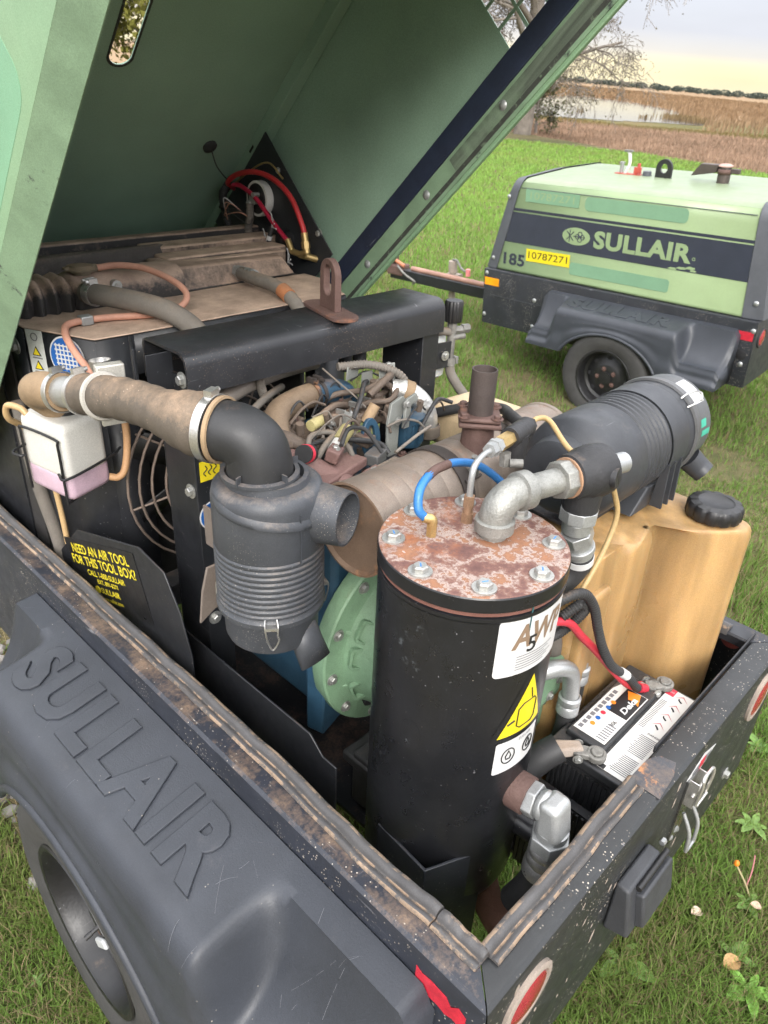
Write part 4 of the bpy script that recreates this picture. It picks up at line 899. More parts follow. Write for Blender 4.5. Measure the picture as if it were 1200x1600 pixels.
b = MB(); b.lathe([(.041, -.006), (.046, -.005), (.048, 0), (.046, .005), (.041, .006)], (.070, 1.065, .585), (-.08, 1, -.18), n=40, close=True); b.build('duct_strap', mat('grey_strap', (.40, .38, .34), .6, dust=.3), du)
b = MB(); b.box((.108, 1.105, .612), (.055, .024, .040), Matrix.Rotation(R(-12), 3, 'Z')); b.build('strap_bracket', mat('bare_aluminium', (.58, .56, .50), .45, metal=.6, dust=.2), near, bevel=.003)
b = MB(); b.box((.165, 1.115, .605), (.004, .09, .11), Matrix.Rotation(R(-25), 3, 'Z')); b.box((.20, 1.075, .598), (.06, .004, .09)); b.build('bracket_angle', frame_m, near, bevel=.001)
b = MB(); b.box((.10, 1.095, .535), (.05, .012, .05), Matrix.Rotation(R(-12), 3, 'Z')); b.build('strap_bracket', MATS['bare_aluminium'], near, bevel=.002)

# ------------------------------------------------------------------ muffler
mo = Vector((.310, .618, .391)); mx = Vector((1, .02, -.01)).normalized(); mr_ = .094
b = MB(); pr = [(mr_-.004, .008), (mr_+.001, .003), (mr_+.002, .0), (mr_, .012)]
pr = [(mr_+.0025, 0), (mr_+.0025, .010), (mr_, .013)]
for k in range(1, 14):
    x = .013+.62*k/14; pr += [(mr_, x-.004), (mr_-.0012, x), (mr_, x+.004)]
pr += [(mr_, .65), (mr_+.0025, .653), (mr_+.0025, .663), (mr_-.01, .668), (0, .67)]
mf = b.lathe(pr, mo, mx, n=64).build('muffler', alu_m, near, sharp=25, label='silver ribbed muffler drum with rust stains')
b = MB(); b.lathe([(mr_+.0025, .0), (mr_-.002, -.001), (mr_-.008, .006), (0, .012)], mo, mx, n=56); b.build('end_cap', mufend_m, mf)
for s in (.245, .455):
    b = MB(); b.lathe([(mr_+.001, s-.016), (mr_+.004, s-.016), (mr_+.0045, s-.013), (mr_+.0045, s+.013), (mr_+.004, s+.016), (mr_+.001, s+.016)], mo, mx, n=56, close=True); bd = b.build('strap_band', band_m, mf)
    q = mo+mx*(s+.03)+Vector((0, -.075, .060)); b = MB(); b.cyl(q, q+Vector((-.01, -.005, .045)), .006, n=10); b.cyl(q+Vector((0, 0, .002)), q+Vector((-.003, -.001, .018)), .012, n=6); b.build('band_bolt', lead_m, mf)
    b = MB(); b.box(q+Vector((-.01, .0, -.012)), (.05, .006, .03), Matrix.Rotation(R(40), 3, 'X')); b.build('band_ear', band_m, mf)
# outlet flange and stack
oc = Vector((.655, .60, 0))
b = MB(); b.cyl(oc+Vector((0, 0, .46)), oc+Vector((0, 0, .528)), .036, .033, n=28); b.build('outlet_neck', rust_m, mf)
Rf = Matrix.Rotation(R(40), 3, 'Z')
b = MB(); b.box(oc+Vector((0, 0, .533)), (.088, .088, .011), Rf); b.build('outlet_flange', rust_m, mf, bevel=.004); b = MB(); b.box(oc+Vector((0, 0, .5445)), (.084, .084, .010), Rf); b.build('outlet_flange', rust_m, mf, bevel=.004)
bolts(mf, [(oc+Rf@Vector((.034*a, .034*c, 0))+Vector((0, 0, .5498)), (0, 0, 1), .75) for a in (-1, 1) for c in (-1, 1)], BOLTD)
b = MB(); b.lathe([(.0265, .545), (.0265, .643), (.0238, .643), (.0238, .54)], oc, (0, 0, 1), n=36); b.build('exhaust_stack', rustpipe_m, mf)
b = MB(); b.cyl(oc+Vector((0, 0, .550)), oc+Vector((0, 0, .552)), .0237, n=24); b.build('stack_dark', groove_m, mf)
# heat-shield plate beside muffler (right): cream sheet
b = MB(); b.hexa([(.86, .62, .30), (1.06, .60, .30), (1.10, .95, .30), (.90, .97, .30)], [(.86, .62, .42), (1.06, .60, .42), (1.10, .95, .40), (.90, .97, .40)]); b.build('cream_tank', mat('cream_plastic', (.55, .42, .26), .5, dust=.2), near, bevel=.02, seg=3)

# ------------------------------------------------------------------ separator tank
tc0 = Vector((.323, .346, 0)); tr = .154
def tp_(a, z, r=tr): return Vector((tc0.x+r*math.cos(R(a)), tc0.y+r*math.sin(R(a)), z))
tk = MB().lathe([(0, -.285), (.07, -.283), (.12, -.272), (.146, -.250), (tr, -.222), (tr, .440), (tr+.002, .444), (tr+.002, .450), (.146, .452)], tc0, (0, 0, 1), n=96).build('separator_tank', tank_m, near, sharp=25, label='tall black separator tank with a rusty bolted lid')
MB().lathe([(.150, .452), (.1535, .453), (.1535, .4595), (.150, .460)], tc0, (0, 0, 1), n=96, close=True).build('gasket', mat('rusty_gasket', (.16, .07, .055), .8, rust=.3), tk)
MB().lathe([(.0, .4602), (.155, .4602), (.1568, .462), (.1568, .485), (.1553, .4872)], tc0, (0, 0, 1), n=96).build('tank_lid', tank_m, tk, sharp=30)
MB().lathe([(.1553, .4872), (.154, .4885), (0, .4885)], tc0, (0, 0, 1), n=96).build('lid_face', rusttop_m, tk)
bolts(tk, [(tp_(45*k, .4885, .131), (0, 0, 1), 1.12) for k in range(8)], name='lid_bolt')
for k in range(8): a_ = tp_(45*k, .5012, .131); MB().box(a_, (.010, .0022, .0006), Matrix.Rotation(random.uniform(0, 3), 3, 'Z')).build('paint_mark', blueink_m, tk)
# curved stickers
def on_tank(a0, r): return lambda x, y, z: tuple(tp_(a0+math.degrees(x/tr), y, r+z))
def tank_sticker(name, poly, a0, m, r=tr+.0007, label=None, parent=tk):
    """poly in (arc length, height); subdivided into vertical strips"""
    xs = [q[0] for q in poly]; lo, hi = min(xs), max(xs); bm = bmesh.new(); f = bm.faces.new([bm.verts.new((x, y, 0)) for x, y in poly]); k = max(4, int((hi-lo)/.006))
    for i in range(1, k): bmesh.ops.bisect_plane(bm, geom=bm.verts[:]+bm.edges[:]+bm.faces[:], plane_co=(lo+(hi-lo)*i/k, 0, 0), plane_no=(1, 0, 0))
    fn = on_tank(a0, r)
    for v in bm.verts: v.co = fn(v.co.x, v.co.y, 0)
    me = bpy.data.meshes.new(name); bm.to_mesh(me); bm.free(); me.materials.append(m); o = bpy.data.objects.new(name, me); C.objects.link(o); o.parent = parent
    if label: o['label'] = label
    return o
r1 = tr+.0014; S2 = tank_sticker('service_label', rrect(.150, .112, .008, cx=.073, cy=.388), -124.5, white_m, label='white label with large brown letters')
put_text('print', 'AWP', None, .062, brown_ink_m, S2, fn=lambda x, y, z: on_tank(-124.5, r1)(x+.078, y+.405, 0), width=.112, bold=.03, shear=.15)
put_text('print', '5', None, .044, ink_m, S2, fn=lambda x, y, z: on_tank(-124.5, r1+.0004)(x+.062, y+.387, 0), bold=.01)
for k in range(6): tank_sticker('print_line', [(.035, .368-.0052*k), (.118-.01*(k % 3), .368-.0052*k), (.118-.01*(k % 3), .3695-.0052*k), (.035, .3695-.0052*k)], -124.5, greyink_m, r1, parent=S2)
S3 = tank_sticker('warning_label', [(-.004, .187), (.118, .187), (.122, .193), (.072, .326), (.062, .329), (.052, .322), (-.008, .197)], -117, tank_m, label='yellow triangle warning label on the tank')
tank_sticker('yellow_field', [(.004, .195), (.110, .195), (.0625, .316)], -117, yellow_m, r1, parent=S3)
b = MB(); fnt = on_tank(-117, r1+.0006)
b.tube([fnt(x, y, 0) for x, y in ((.040, .213), (.040, .250), (.050, .258), (.078, .258), (.084, .25), (.084, .213), (.076, .206), (.048, .206))], .0012, n=5, closed=True, straight=True)
b.tube([fnt(x, y, 0) for x, y in ((.020, .222), (.034, .228))], .0016, n=5, straight=True); b.tube([fnt(x, y, 0) for x, y in ((.070, .262), (.064, .285))], .0012, n=5, straight=True)
b.build('pictogram', ink_m, S3)
S4 = tank_sticker('info_label', rrect(.105, .074, .005, cx=.05, cy=.145), -114, white_m, label='small white oil label under the triangle')
fnt = on_tank(-114, r1+.0004)
for q in (.026, .076):
    b = MB()
    b.tube([fnt(q+.014*math.cos(2*PI*i/20), .146+.017*math.sin(2*PI*i/20), 0) for i in range(20)], .0011, n=5, closed=True, straight=True)
    b.tube([fnt(q+x, .146+y, 0) for x, y in ((0, .012), (.006, 0), (.004, -.007), (-.004, -.007), (-.006, 0))], .0011, n=5, closed=True, straight=True)
    b.build('pictogram', ink_m, S4)
put_text('print', '· SULLAIR', None, .009, greyink_m, S4, fn=lambda x, y, z: on_tank(-114, r1)(x+.06, y+.174, 0))
sm = mat('tank_smudge', (.0115, .012, .014), .31, wear=.40, wcol=(.06, .066, .072), vscale=26, bump=.06)
for (a0_, z_, w_, h_) in ((-178, .375, .08, .14), (-171, .18, .04, .07)): tank_sticker('dust_smudge', circle(w_/2, 20, 0, z_, ry=h_/2), a0_, sm, tr+.0004)
# scuff and teal paint drip
tank_sticker('teal_drip', [(0, .40), (.003, .40), (.003, .486), (0, .486)], -106, mat('teal_mark', (.03, .10, .11), .5), tr+.0012)
# weld-on ports and brackets
def plate(a, b_, z0, z1, th=.006):
    a = Vector(a); b_ = Vector(b_); d = (b_-a); n_ = Vector((-d.y, d.x, 0)).normalized()*th
    return [a+Vector((0, 0, z0)), b_+Vector((0, 0, z0)), b_+n_+Vector((0, 0, z0)), a+n_+Vector((0, 0, z0))], [a+Vector((0, 0, z1)), b_+Vector((0, 0, z1)), b_+n_+Vector((0, 0, z1)), a+n_+Vector((0, 0, z1))]
b = MB(); b.hexa(*plate((.170, .380, 0), (.160, .250, 0), -.41, -.100)); b.hexa(*plate((.160, .2505, 0), (.275, .200, 0), -.41, -.100)); b.build('tank_bracket', tub_m, tk, bevel=.0015)
b = MB(); b.cyl((.328, .21, .030), (.333, .166, .029), .036, n=28); b.build('port_boss', rust_m, tk)
b = MB(); b.cyl((.375, .23, -.105), (.383, .160, -.110), .026, n=24); b.build('port_boss', tank_m, tk)

# ------------------------------------------------------------------ piping on the tank
eb = Vector((.362, .337, 0)); PX = Vector((.972, -.235, 0)); pz = .560
gp = MB(); gp.cyl(eb+Vector((0, 0, .486)), eb+Vector((0, 0, .515)), .0225, n=28); go = gp.build('riser_pipe', galv_m, near, label='galvanised riser, elbow and pipe on the tank lid')
Z3 = lambda t, z: eb+PX*t+Vector((0, 0, z))
el2 = MB().tube([Z3(0, .506), Z3(0, .524), Z3(.006, .542), Z3(.021, .555), Z3(.040, .560), Z3(.058, .560)], .0275, n=30, res=6)
el2.lathe([(.0275, .500), (.033, .501), (.033, .520), (.0275, .522)], eb, (0, 0, 1), n=36, close=True); el2.lathe([(.0275, .040), (.033, .042), (.033, .062), (.0275, .064)], eb+Vector((0, 0, pz)), PX, n=36, close=True); el2.build('pipe_elbow', galv_m, go, sharp=50)
b = MB(); b.cyl(Z3(.055, pz), Z3(.140, pz), .0225, n=28); b.build('pipe', galv_m, go)
b = MB(); b.cyl(Z3(.128, pz), Z3(.152, pz), .034, n=8); b.build('pipe_union', galv_m, go, bevel=.002)
b = MB(); b.cyl(Z3(.151, pz), Z3(.156, pz), .036, n=28); b.build('rusty_ring', mat('rust_ring', (.34, .2, .12), .8), go)
VC = Z3(.200, pz)
vb = MB(); vb.lathe([(.033, -.047), (.040, -.044), (.042, -.02), (.046, -.012), (.048, .015), (.046, .035), (.036, .042), (.028, .048), (.0, .049)], VC, PX, n=40)
vb.cyl(VC+Vector((0, 0, -.02)), VC+Vector((0, 0, -.072)), .036, .032, n=28); vb.cyl(VC, VC+Vector((.012, -.052, .004)), .018, n=20); vv = vb.build('pressure_valve', mat('valve_black', (.030, .030, .032), .5, metal=.2, dust=.15, bump=.3), near, label='black minimum pressure valve body')
b = MB(); b.cyl(VC+PX*.044, VC+PX*.092, .019, n=28); b.build('silver_cap', zinc_m, vv)
b = MB(); dn = Vector((VC.x, VC.y, 0)); b.cyl(dn+Vector((0, 0, pz-.070)), dn+Vector((0, 0, pz-.094)), .035, n=8); b.cyl(dn+Vector((0, 0, pz-.094)), dn+Vector((.003, .0, pz-.118)), .027, n=28)
b.cyl(dn+Vector((.003, .0, pz-.118)), dn+Vector((.014, -.002, pz-.140)), .031, n=6); b.cyl(dn+Vector((.014, -.002, pz-.140)), dn+Vector((.026, -.004, pz-.178)), .026, n=28); b.cyl(dn+Vector((.018, -.003, pz-.155)), dn+Vector((.022, -.004, pz-.166)), .030, n=28); b.build('outlet_fitting', zinc_m, vv, bevel=.0015)
b = MB(); h0 = dn+Vector((.025, -.004, pz-.174)); b.tube([h0, h0+Vector((.008, .002, -.025)), h0+Vector((.0, .012, -.055)), h0+Vector((-.03, .03, -.09)), h0+Vector((-.06, .06, -.15)), h0+Vector((-.07, .09, -.25))], .027, n=22); b.build('outlet_hose', cond_m, vv)
b = MB(); b.cyl(h0+Vector((.002, .0, -.006)), h0+Vector((.006, .001, -.020)), .0282, n=24); b.build('white_band', white_m, vv)
# blue tube, steel tube, tee
b = MB(); q = Vector((.285, .405, .4885)); b.cyl(q, q+Vector((0, 0, .022)), .009, n=6); b.tube([q+Vector((0, 0, .018)), q+Vector((-.001, .001, .03)), q+Vector((-.012, .01, .034))], .0085, n=12); bf = b.build('elbow_fitting', brass_m, near)
b = MB(); b.tube([q+Vector((-.010, .009, .034)), q+Vector((-.018, .017, .050)), q+Vector((.0, .03, .078)), q+Vector((.06, .05, .082)), q+Vector((.13, .06, .070)), q+Vector((.20, .055, .04)), q+Vector((.26, .03, -.02)), q+Vector((.30, .03, -.10))], .0075, n=12); b.build('blue_tube', bluetube_m, bf, label='blue plastic tube arching over the tank lid')
b = MB(); b.tube([q+Vector((.03, .042, .082)), q+Vector((.06, .05, .0825)), q+Vector((.10, .057, .077))], .0082, n=12); b.build('tube_sleeve', rust_m, bf)
q = Vector((.365, .395, .4885)); b = MB(); b.cyl(q, q+Vector((0, 0, .018)), .011, n=6); b.cyl(q+Vector((0, 0, .018)), q+Vector((0, 0, .032)), .008, n=16); b.cyl(q+Vector((0, 0, .03)), q+Vector((0, 0, .05)), .010, n=6); sf = b.build('compression_fitting', mat('dirty_brass', (.30, .19, .12), .5, metal=.5, dust=.2), near)
b = MB(); b.tube([q+Vector((0, 0, .048)), q+Vector((0, 0, .085)), q+Vector((.010, .003, .103)), q+Vector((.035, .008, .110)), q+Vector((.058, .010, .112))], .0055, n=12); b.build('steel_tube', zinc_m, sf)
t0 = q+Vector((.055, .010, .112)); b = MB(); b.cyl(t0, t0+Vector((.035, .005, 0)), .013, n=6); b.cyl(t0+Vector((.015, .002, 0)), t0+Vector((.022, .003, 0)), .016, n=6); b.build('tube_nut', zinc_m, sf)
b = MB(); b.cyl(t0+Vector((.035, .005, 0)), t0+Vector((.075, .010, 0)), .014, n=6); b.build('brass_body', brass_m, sf)
b = MB(); b.cyl(t0+Vector((.072, .010, 0)), t0+Vector((.135, .018, .002)), .019, n=20); b.cyl(t0+Vector((.10, .014, 0)), t0+Vector((.10, .014, -.045)), .022, n=20); b.cyl(t0+Vector((.135, .018, .002)), t0+Vector((.15, .02, .002)), .014, n=6); b.build('black_tee', MATS['valve_black'], sf)
b = MB(); b.cyl(t0+Vector((.05, -.0, -.018)), t0+Vector((.05, -.002, -.042)), .011, n=6); b.cyl(t0+Vector((.045, -.014, -.032)), t0+Vector((.062, -.03, -.032)), .008, n=12); b.build('bleed_valve', lead_m, sf)
t1 = t0+Vector((.15, .02, .002))
b = MB(); b.tube([t1, t1+Vector((.025, .002, .004)), t1+Vector((.05, -.01, -.004)), Vector((.585, .345, .575)), Vector((.600, .275, .545)), Vector((.640, .266, .49)), Vector((.655, .262, .44)), Vector((.625, .262, .37)), Vector((.575, .266, .30)), Vector((.55, .27, .25))], .0052, n=10); b.build('tan_tube', mat('tan_tube', (.40, .28, .13), .5, dust=.15), sf, label='thin tan plastic tube hanging from the valve')
# lower zinc elbow and hose
a0 = Vector((.333, .168, .028)); nutz = MB(); nutz.cyl(a0, a0+Vector((.002, -.022, .002)), .034, n=6); nz_ = nutz.build('elbow_nut', zinc_m, near, bevel=.002, label='bright zinc elbow at the foot of the tank')
b = MB(); e0_ = a0+Vector((.002, -.02, .002)); b.cyl(e0_, e0_+Vector((.001, -.024, .002)), .029, n=28)
b.hexa([e0_+Vector(q) for q in ((-.026, -.012, -.05), (.030, -.012, -.05), (.030, -.064, -.05), (-.026, -.064, -.05))], [e0_+Vector(q) for q in ((-.026, -.010, .028), (.030, -.010, .028), (.028, -.050, .030), (-.024, -.050, .030))])
b.build('zinc_elbow', zinc_m, nz_, bevel=.012, seg=4)
c0 = e0_+Vector((.003, -.036, -.052)); b = MB(); b.cyl(c0+Vector((0, 0, .012)), c0+Vector((0, 0, -.004)), .030, n=28); b.build('elbow_tail', zinc_m, nz_); b = MB(); b.cyl(c0+Vector((0, 0, -.004)), c0+Vector((0, 0, -.034)), .038, n=6); b.build('hex_collar', zinc_m, nz_, bevel=.002)
b = MB(); b.lathe([(.030, 0), (.034, .006), (.034, .018), (.031, .022), (.0335, .027), (.0335, .042), (.031, .046), (.035, .053), (.035, .075), (.031, .08)], c0+Vector((0, 0, -.034)), (-.03, .05, -1), n=30); b.build('crimp_ferrule', clamp_m, nz_)
b = MB(); hq = c0+Vector((-.003, .005, -.108)); b.tube([hq, hq+Vector((-.006, .008, -.05)), hq+Vector((-.014, .03, -.11))], .029, n=22); b.build('drain_hose', cond_m, nz_)
b = MB(); b.tube([(.335, .25, -.22), (.335, .225, -.29), (.335, .20, -.34), (.333, .16, -.365), (.330, .13, -.35), (.330, .12, -.30)], .031, n=22); b.build('rusty_bend', mat('rusty_bend', (.17, .085, .055), .8, dust=.3, dcol=(.28, .15, .10), bump=.3), nz_)
# ------------------------------------------------------------------ right air cleaner, lying across the machine
ry, rz, rr = .408, .470, .110; FX = .09
pr = [(0, .560), (.060, .562), (.075, .570), (.080, .60), (.094, .612), (.104, .62), (rr, .640), (rr, .745)]
for k in range(11):
    x = .755+k*.0175; pr += [(rr-.0045, x), (rr, x+.003), (rr, x+.009), (rr-.0045, x+.012)]
pr += [(rr, .955), (rr, .965), (rr+.004, .968), (rr+.005, .98), (rr+.002, .988), (rr-.004, .995), (rr-.004, 1.055), (rr-.010, 1.066), (rr-.030, 1.070), (0, 1.071)]
rf = MB().lathe([(r, x+FX) for r, x in pr], (0, ry, rz), (1, .0, 0), n=72).build('air_cleaner', filterR_m, near, sharp=38, label='large black air cleaner canister lying across the right side')
def clipx(a, x):
    q = Vector((0, math.cos(a), math.sin(a))); t = Vector((0, -math.sin(a), math.cos(a))); p = Vector((x, ry, rz))+q*(rr+.004); k = Vector((-1, 0, 0))
    b = MB(); b.tube([p+t*.012+k*.026, p+q*.011+t*.014+k*.012, p+q*.016+t*.012-k*.006, p+q*.013+t*.014-k*.022, p+q*.010-k*.046, p+q*.013-t*.010-k*.022, p+q*.016-t*.010-k*.006, p+q*.011-t*.013+k*.012, p-t*.012+k*.026], .0020, n=6, res=5); b.build('wire_clip', clamp_m, rf)
for a in (130, 255, 15): clipx(R(a), .975+FX)
MB().lathe([(rr-.0045, .996+FX), (rr-.003, .996+FX), (rr-.003, 1.056+FX), (rr-.009, 1.068+FX), (rr-.030, 1.0725+FX), (0, 1.0735+FX)], (0, ry, rz), (1, 0, 0), n=72).build('end_cup', mat('cup_grey', (.085, .09, .095), .55, dust=.25, dcol=(.2, .18, .16), bump=.06), rf, sharp=40)
MB().lathe([(rr+.001, .964+FX), (rr+.0065, .966+FX), (rr+.0075, .977+FX), (rr+.004, .989+FX), (rr-.003, .991+FX)], (0, ry, rz), (1, 0, 0), n=72).build('clamp_ring', mat('ring_grey', (.12, .122, .125), .45, metal=.3, dust=.2), rf)
# white paper label and green print on the cup
def rcyl(a0, a1, x0, x1, r, m, name, parent, n=10):
    b = MB(); vs = []
    for i in range(n+1):
        a = R(a0+(a1-a0)*i/n)
        for x in (x0, x1): vs.append((x+FX, ry+r*math.cos(a), rz+r*math.sin(a)))
    b.add(vs, [(2*i, 2*i+1, 2*i+3, 2*i+2) for i in range(n)]); return b.build(name, m, parent)
lbq = rcyl(138, 102, 1.0, 1.045, rr-.0022, white_m, 'paper_label', rf)
for k in range(4): rcyl(134, 108, 1.006+.009*k, 1.0075+.009*k, rr-.0016, greyink_m, 'print_line', lbq)
rcyl(168, 158, 1.004, 1.03, rr-.0022, mat('green_ink', (.05, .35, .25), .5, bump=0), 'green_print', rf); rcyl(180, 172, 1.01, 1.05, rr-.0022, MATS['green_ink'], 'green_print', rf)
b = MB(); b.tube([(1.03+FX, ry-.085, rz-.065), (1.045+FX, ry-.105, rz-.085), (1.05+FX, ry-.125, rz-.098)], lambda t: .030-.004*t, n=18); b.build('dust_spout', filterR_m, rf)
b = MB(); b.lathe([(rr+.001, .945), (rr+.003, .945), (rr+.003, 1.02), (rr+.001, 1.02)], (0, ry, rz), (1, 0, 0), n=60, close=True); b.build('mounting_band', filterR_m, rf)
b = MB(); b.prism([(.93, .39), (1.03, .39), (1.09, .335), (.87, .335)], (0, ry-.085, 0), (1, 0, 0), (0, 0, 1), -.10); b.build('saddle_foot', filterR_m, rf, bevel=.004)
for k in range(3):
    b = MB(); b.hexa([(.94+.03*k, ry-.118, .345), (.946+.03*k, ry-.118, .345), (.946+.03*k, ry-.09, .345), (.94+.03*k, ry-.09, .345)], [(.94+.03*k, ry-.114, .45), (.946+.03*k, ry-.114, .45), (.946+.03*k, ry-.1, .45), (.94+.03*k, ry-.1, .45)]); b.build('saddle_rib', filterR_m, rf)
b = MB(); b.box((.92, ry+.03, .340), (.40, .14, .008)); b.build('filter_shelf', frame_m, near, bevel=.002)

# ------------------------------------------------------------------ amber fuel tank
fp = [(.63, .292), (.76, .288), (.785, .262), (.90, .262), (.925, .292), (.945, .285), (.962, .195), (1.06, .118), (1.115, .128), (1.135, .50), (.63, .50)]
def loft(foot, rows):
    """rows: (z, inset, dx, dy)"""
    c = sum((Vector((x, y, 0)) for x, y in foot), Vector())/len(foot); n = len(foot); vs = []
    for z, ins, dx, dy in rows:
        for x, y in foot:
            d = c-Vector((x, y, 0)); k = ins/max(d.length, 1e-6); vs.append((x+d.x*k+dx, y+d.y*k+dy, z))
    fs = [(j*n+i, j*n+(i+1) % n, (j+1)*n+(i+1) % n, (j+1)*n+i) for j in range(len(rows)-1) for i in range(n)]
    fs += [tuple(range(n-1, -1, -1)), tuple(range((len(rows)-1)*n, len(rows)*n))]; return MB().add(vs, fs)
def dense(foot, k=5):
    o = []
    for i in range(len(foot)):
        a, b_ = Vector(foot[i]), Vector(foot[(i+1) % len(foot)])
        for j in range(k): o.append(tuple(a.lerp(b_, j/k)))
    return o
fpo = []
P2 = fp; n_ = len(P2)
for i in range(n_):   # rounded footprint corners
    p, a, q = Vector(P2[i]), Vector(P2[i-1]), Vector(P2[(i+1) % n_]); r = min(.022, (a-p).length*.42, (q-p).length*.42); d0 = (a-p).normalized()*r; d1 = (q-p).normalized()*r
    for k in range(5): t = k/4; fpo.append(tuple((p+d0)*(1-t)**2+p*2*t*(1-t)+(p+d1)*t*t))
rows = [(-.375, .02, 0, 0), (-.37, .006, 0, 0), (-.35, 0, 0, 0), (-.30, 0, 0, 0)]+[(-.30+.05*k, .0008*k, -.0002*k, 0) for k in range(1, 12)]+[(.285, .009, 0, 0), (.300, .012, 0, 0), (.310, .018, 0, 0), (.316, .026, 0, 0), (.3175, .034, 0, 0)]
ft = loft(fpo, rows).build('fuel_tank', amber_m, near, sharp=60, label='amber translucent plastic fuel tank with a black cap')
# moulded vertical pilasters and seam
for (x, y, w_, dp_, z1) in ((.70, .292, .10, .020, .24),):
    b = rounded_block([(x-w_/2, y-dp_), (x+w_/2, y-dp_), (x+w_/2, y+.02), (x-w_/2, y+.02)], -.35, z1, .016); b.build('moulded_rib', amber_m, ft, sharp=70)
fcap = Vector((1.050, .212, .317)); CK = 1.15
b = MB(); b.lathe([(.044, -.002), (.046, 0), (.046, .008), (.040, .010)], fcap, (0, 0, 1), n=40); b.build('filler_neck', amber_m, ft)
n_ = 72; prc = [(r*CK, z) for r, z in [(.051, .006), (.053, .009), (.053, .032), (.049, .039), (.034, .042), (.031, .039), (.0, .0385)]]
vs = []
for r, z in prc:
    for i in range(n_):
        k = (i % 6) in (0, 1); rr_ = r-(.0035 if (k and r > .047) else 0); a = 2*PI*i/n_; vs.append(fcap+Vector((rr_*math.cos(a), rr_*math.sin(a), z)))
MB().add(vs, [(j*n_+i, j*n_+(i+1) % n_, (j+1)*n_+(i+1) % n_, (j+1)*n_+i) for j in range(len(prc)-1) for i in range(n_)]).build('fuel_cap', capblk_m, ft, sharp=45)

# ------------------------------------------------------------------ air end (green) and engine
ac = Vector((.552, .70, -.009)); AY = Vector((0, -1, 0))
ae = MB().lathe([(.15, -.03), (.246, -.028), (.250, -.022), (.250, .012), (.246, .016), (.205, .018), (.198, .022), (.185, .06), (.165, .12), (.150, .20), (.148, .27), (.14, .28), (0, .282)], ac, AY, n=72).build('air_end', green_m, near, sharp=35, label='green cast air end and bell housing')
for k in range(12):
    a = 2*PI*k/12+.12; q = ac+Vector((math.cos(a)*.228, -.0165, math.sin(a)*.228)); link_mesh('housing_bolt', BOLT, orient(q, AY, s=.85), ae)
for k in range(8):
    a = 2*PI*k/8+.35; u = Vector((math.cos(a), 0, math.sin(a))); v = Vector((-math.sin(a), 0, math.cos(a)))*.006
    b = MB(); p0, p1, p2 = ac+u*.21+AY*.016, ac+u*.165+AY*.016, ac+u*.14+AY*.17; p3 = ac+u*.19+AY*.03
    b.add([p0-v, p1-v, p2-v, p3-v, p0+v, p1+v, p2+v, p3+v], [(0, 1, 2, 3), (7, 6, 5, 4), (0, 4, 5, 1), (1, 5, 6, 2), (2, 6, 7, 3), (3, 7, 4, 0)]); b.build('casting_rib', green_m, ae, bevel=.002)
for k, a in enumerate((200, 225, 170, 150)):
    u = Vector((math.cos(R(a)), 0, math.sin(R(a)))); q = ac+u*.186+AY*.046
    dd = (u*.5+AY).normalized()
    if k == 1: MB().cyl(q-dd*.01, q+dd*.004, .016, n=20).build('timing_hole', groove_m, ae)
    else:
        Mq = orient(q, dd, up=u); b = MB(); b.holed(rrect(.055, .034, .010, 3), rrect(.042, .022, .006, 3), Mq.translation, Mq.col[0].xyz, Mq.col[1].xyz, .012); b.build('cast_pocket', green_m, ae)
b = MB(); b.box((.56, .42, .02), (.22, .20, .30)); b.box((.60, .335, .04), (.12, .08, .12)); b.build('air_end_case', green_m, ae, bevel=.02, seg=3)
for k in range(3):
    q = Vector((.70, .285, .06-.06*k)); link_mesh('housing_bolt', BOLT, orient((.60+.03*(k % 2), .2945, .07-.03*k), AY, s=.7), ae)
# two crimped hose ends by the air end
for (x, y, z, dx) in ((.685, .295, .055, .03), (.595, .262, .045, .03)):
    b = MB(); b.tube([(x-.06, y+.04, z+.06), (x-.02, y+.015, z+.068), (x+.01, y, z+.05), (x+.02, y-.005, z), (x+.022, y-.006, z-.02)], .018, n=18); ho = b.build('hose_elbow', zinc_m, near)
    b = MB(); b.lathe([(.019, 0), (.024, .004), (.024, .018), (.021, .022), (.024, .026), (.024, .044), (.02, .048)], (x+.022, y-.006, z-.018), (0, 0, -1), n=24); b.build('crimp_ferrule', zinc_m, ho)
    b = MB(); b.tube([(x+.022, y-.006, z-.06), (x+.022, y-.004, z-.14), (x+.01, y+.02, z-.25)], .020, n=16); b.build('oil_hose', cond_m, ho)
b = MB(); b.tube([(.54, .35, .22), (.60, .335, .17), (.63, .33, .10), (.64, .34, -.05)], .026, n=18); b.build('oil_hose', rubber_m, near)
b = MB(); b.tube([(.53, .27, .27), (.57, .255, .29), (.60, .258, .26), (.585, .275, .22), (.54, .285, .21), (.50, .29, .23)], .010, n=10, rib=.07, ribn=40); b.build('loom_conduit', cond_m, near)
# engine block
eg = MB(); eg.box((.56, .95, .02), (.36, .42, .52)); en = eg.build('engine', blueeng_m, near, bevel=.015, seg=3, label='dark blue diesel engine block under dusty pipes')
b = MB(); b.box((.58, .98, .315), (.26, .40, .07)); b.build('rocker_cover', blueeng_m, en, bevel=.02, seg=3)
b = MB(); b.box((.36, .74, -.10), (.10, .05, .24), Matrix.Rotation(R(15), 3, 'Z')); b.build('engine_foot', blueeng_m, en, bevel=.006)
b = MB(); b.tube([(.33, .80, .02), (.345, .76, -.06), (.365, .72, -.14), (.40, .70, -.20)], .010, n=10); b.build('red_drain_hose', grip_m, en)
b = MB(); b.box((.42, .60, -.25), (.18, .10, .03)); b.box((.36, .52, -.30), (.05, .20, .16)); b.build('engine_mount', cond_m, near, bevel=.006)
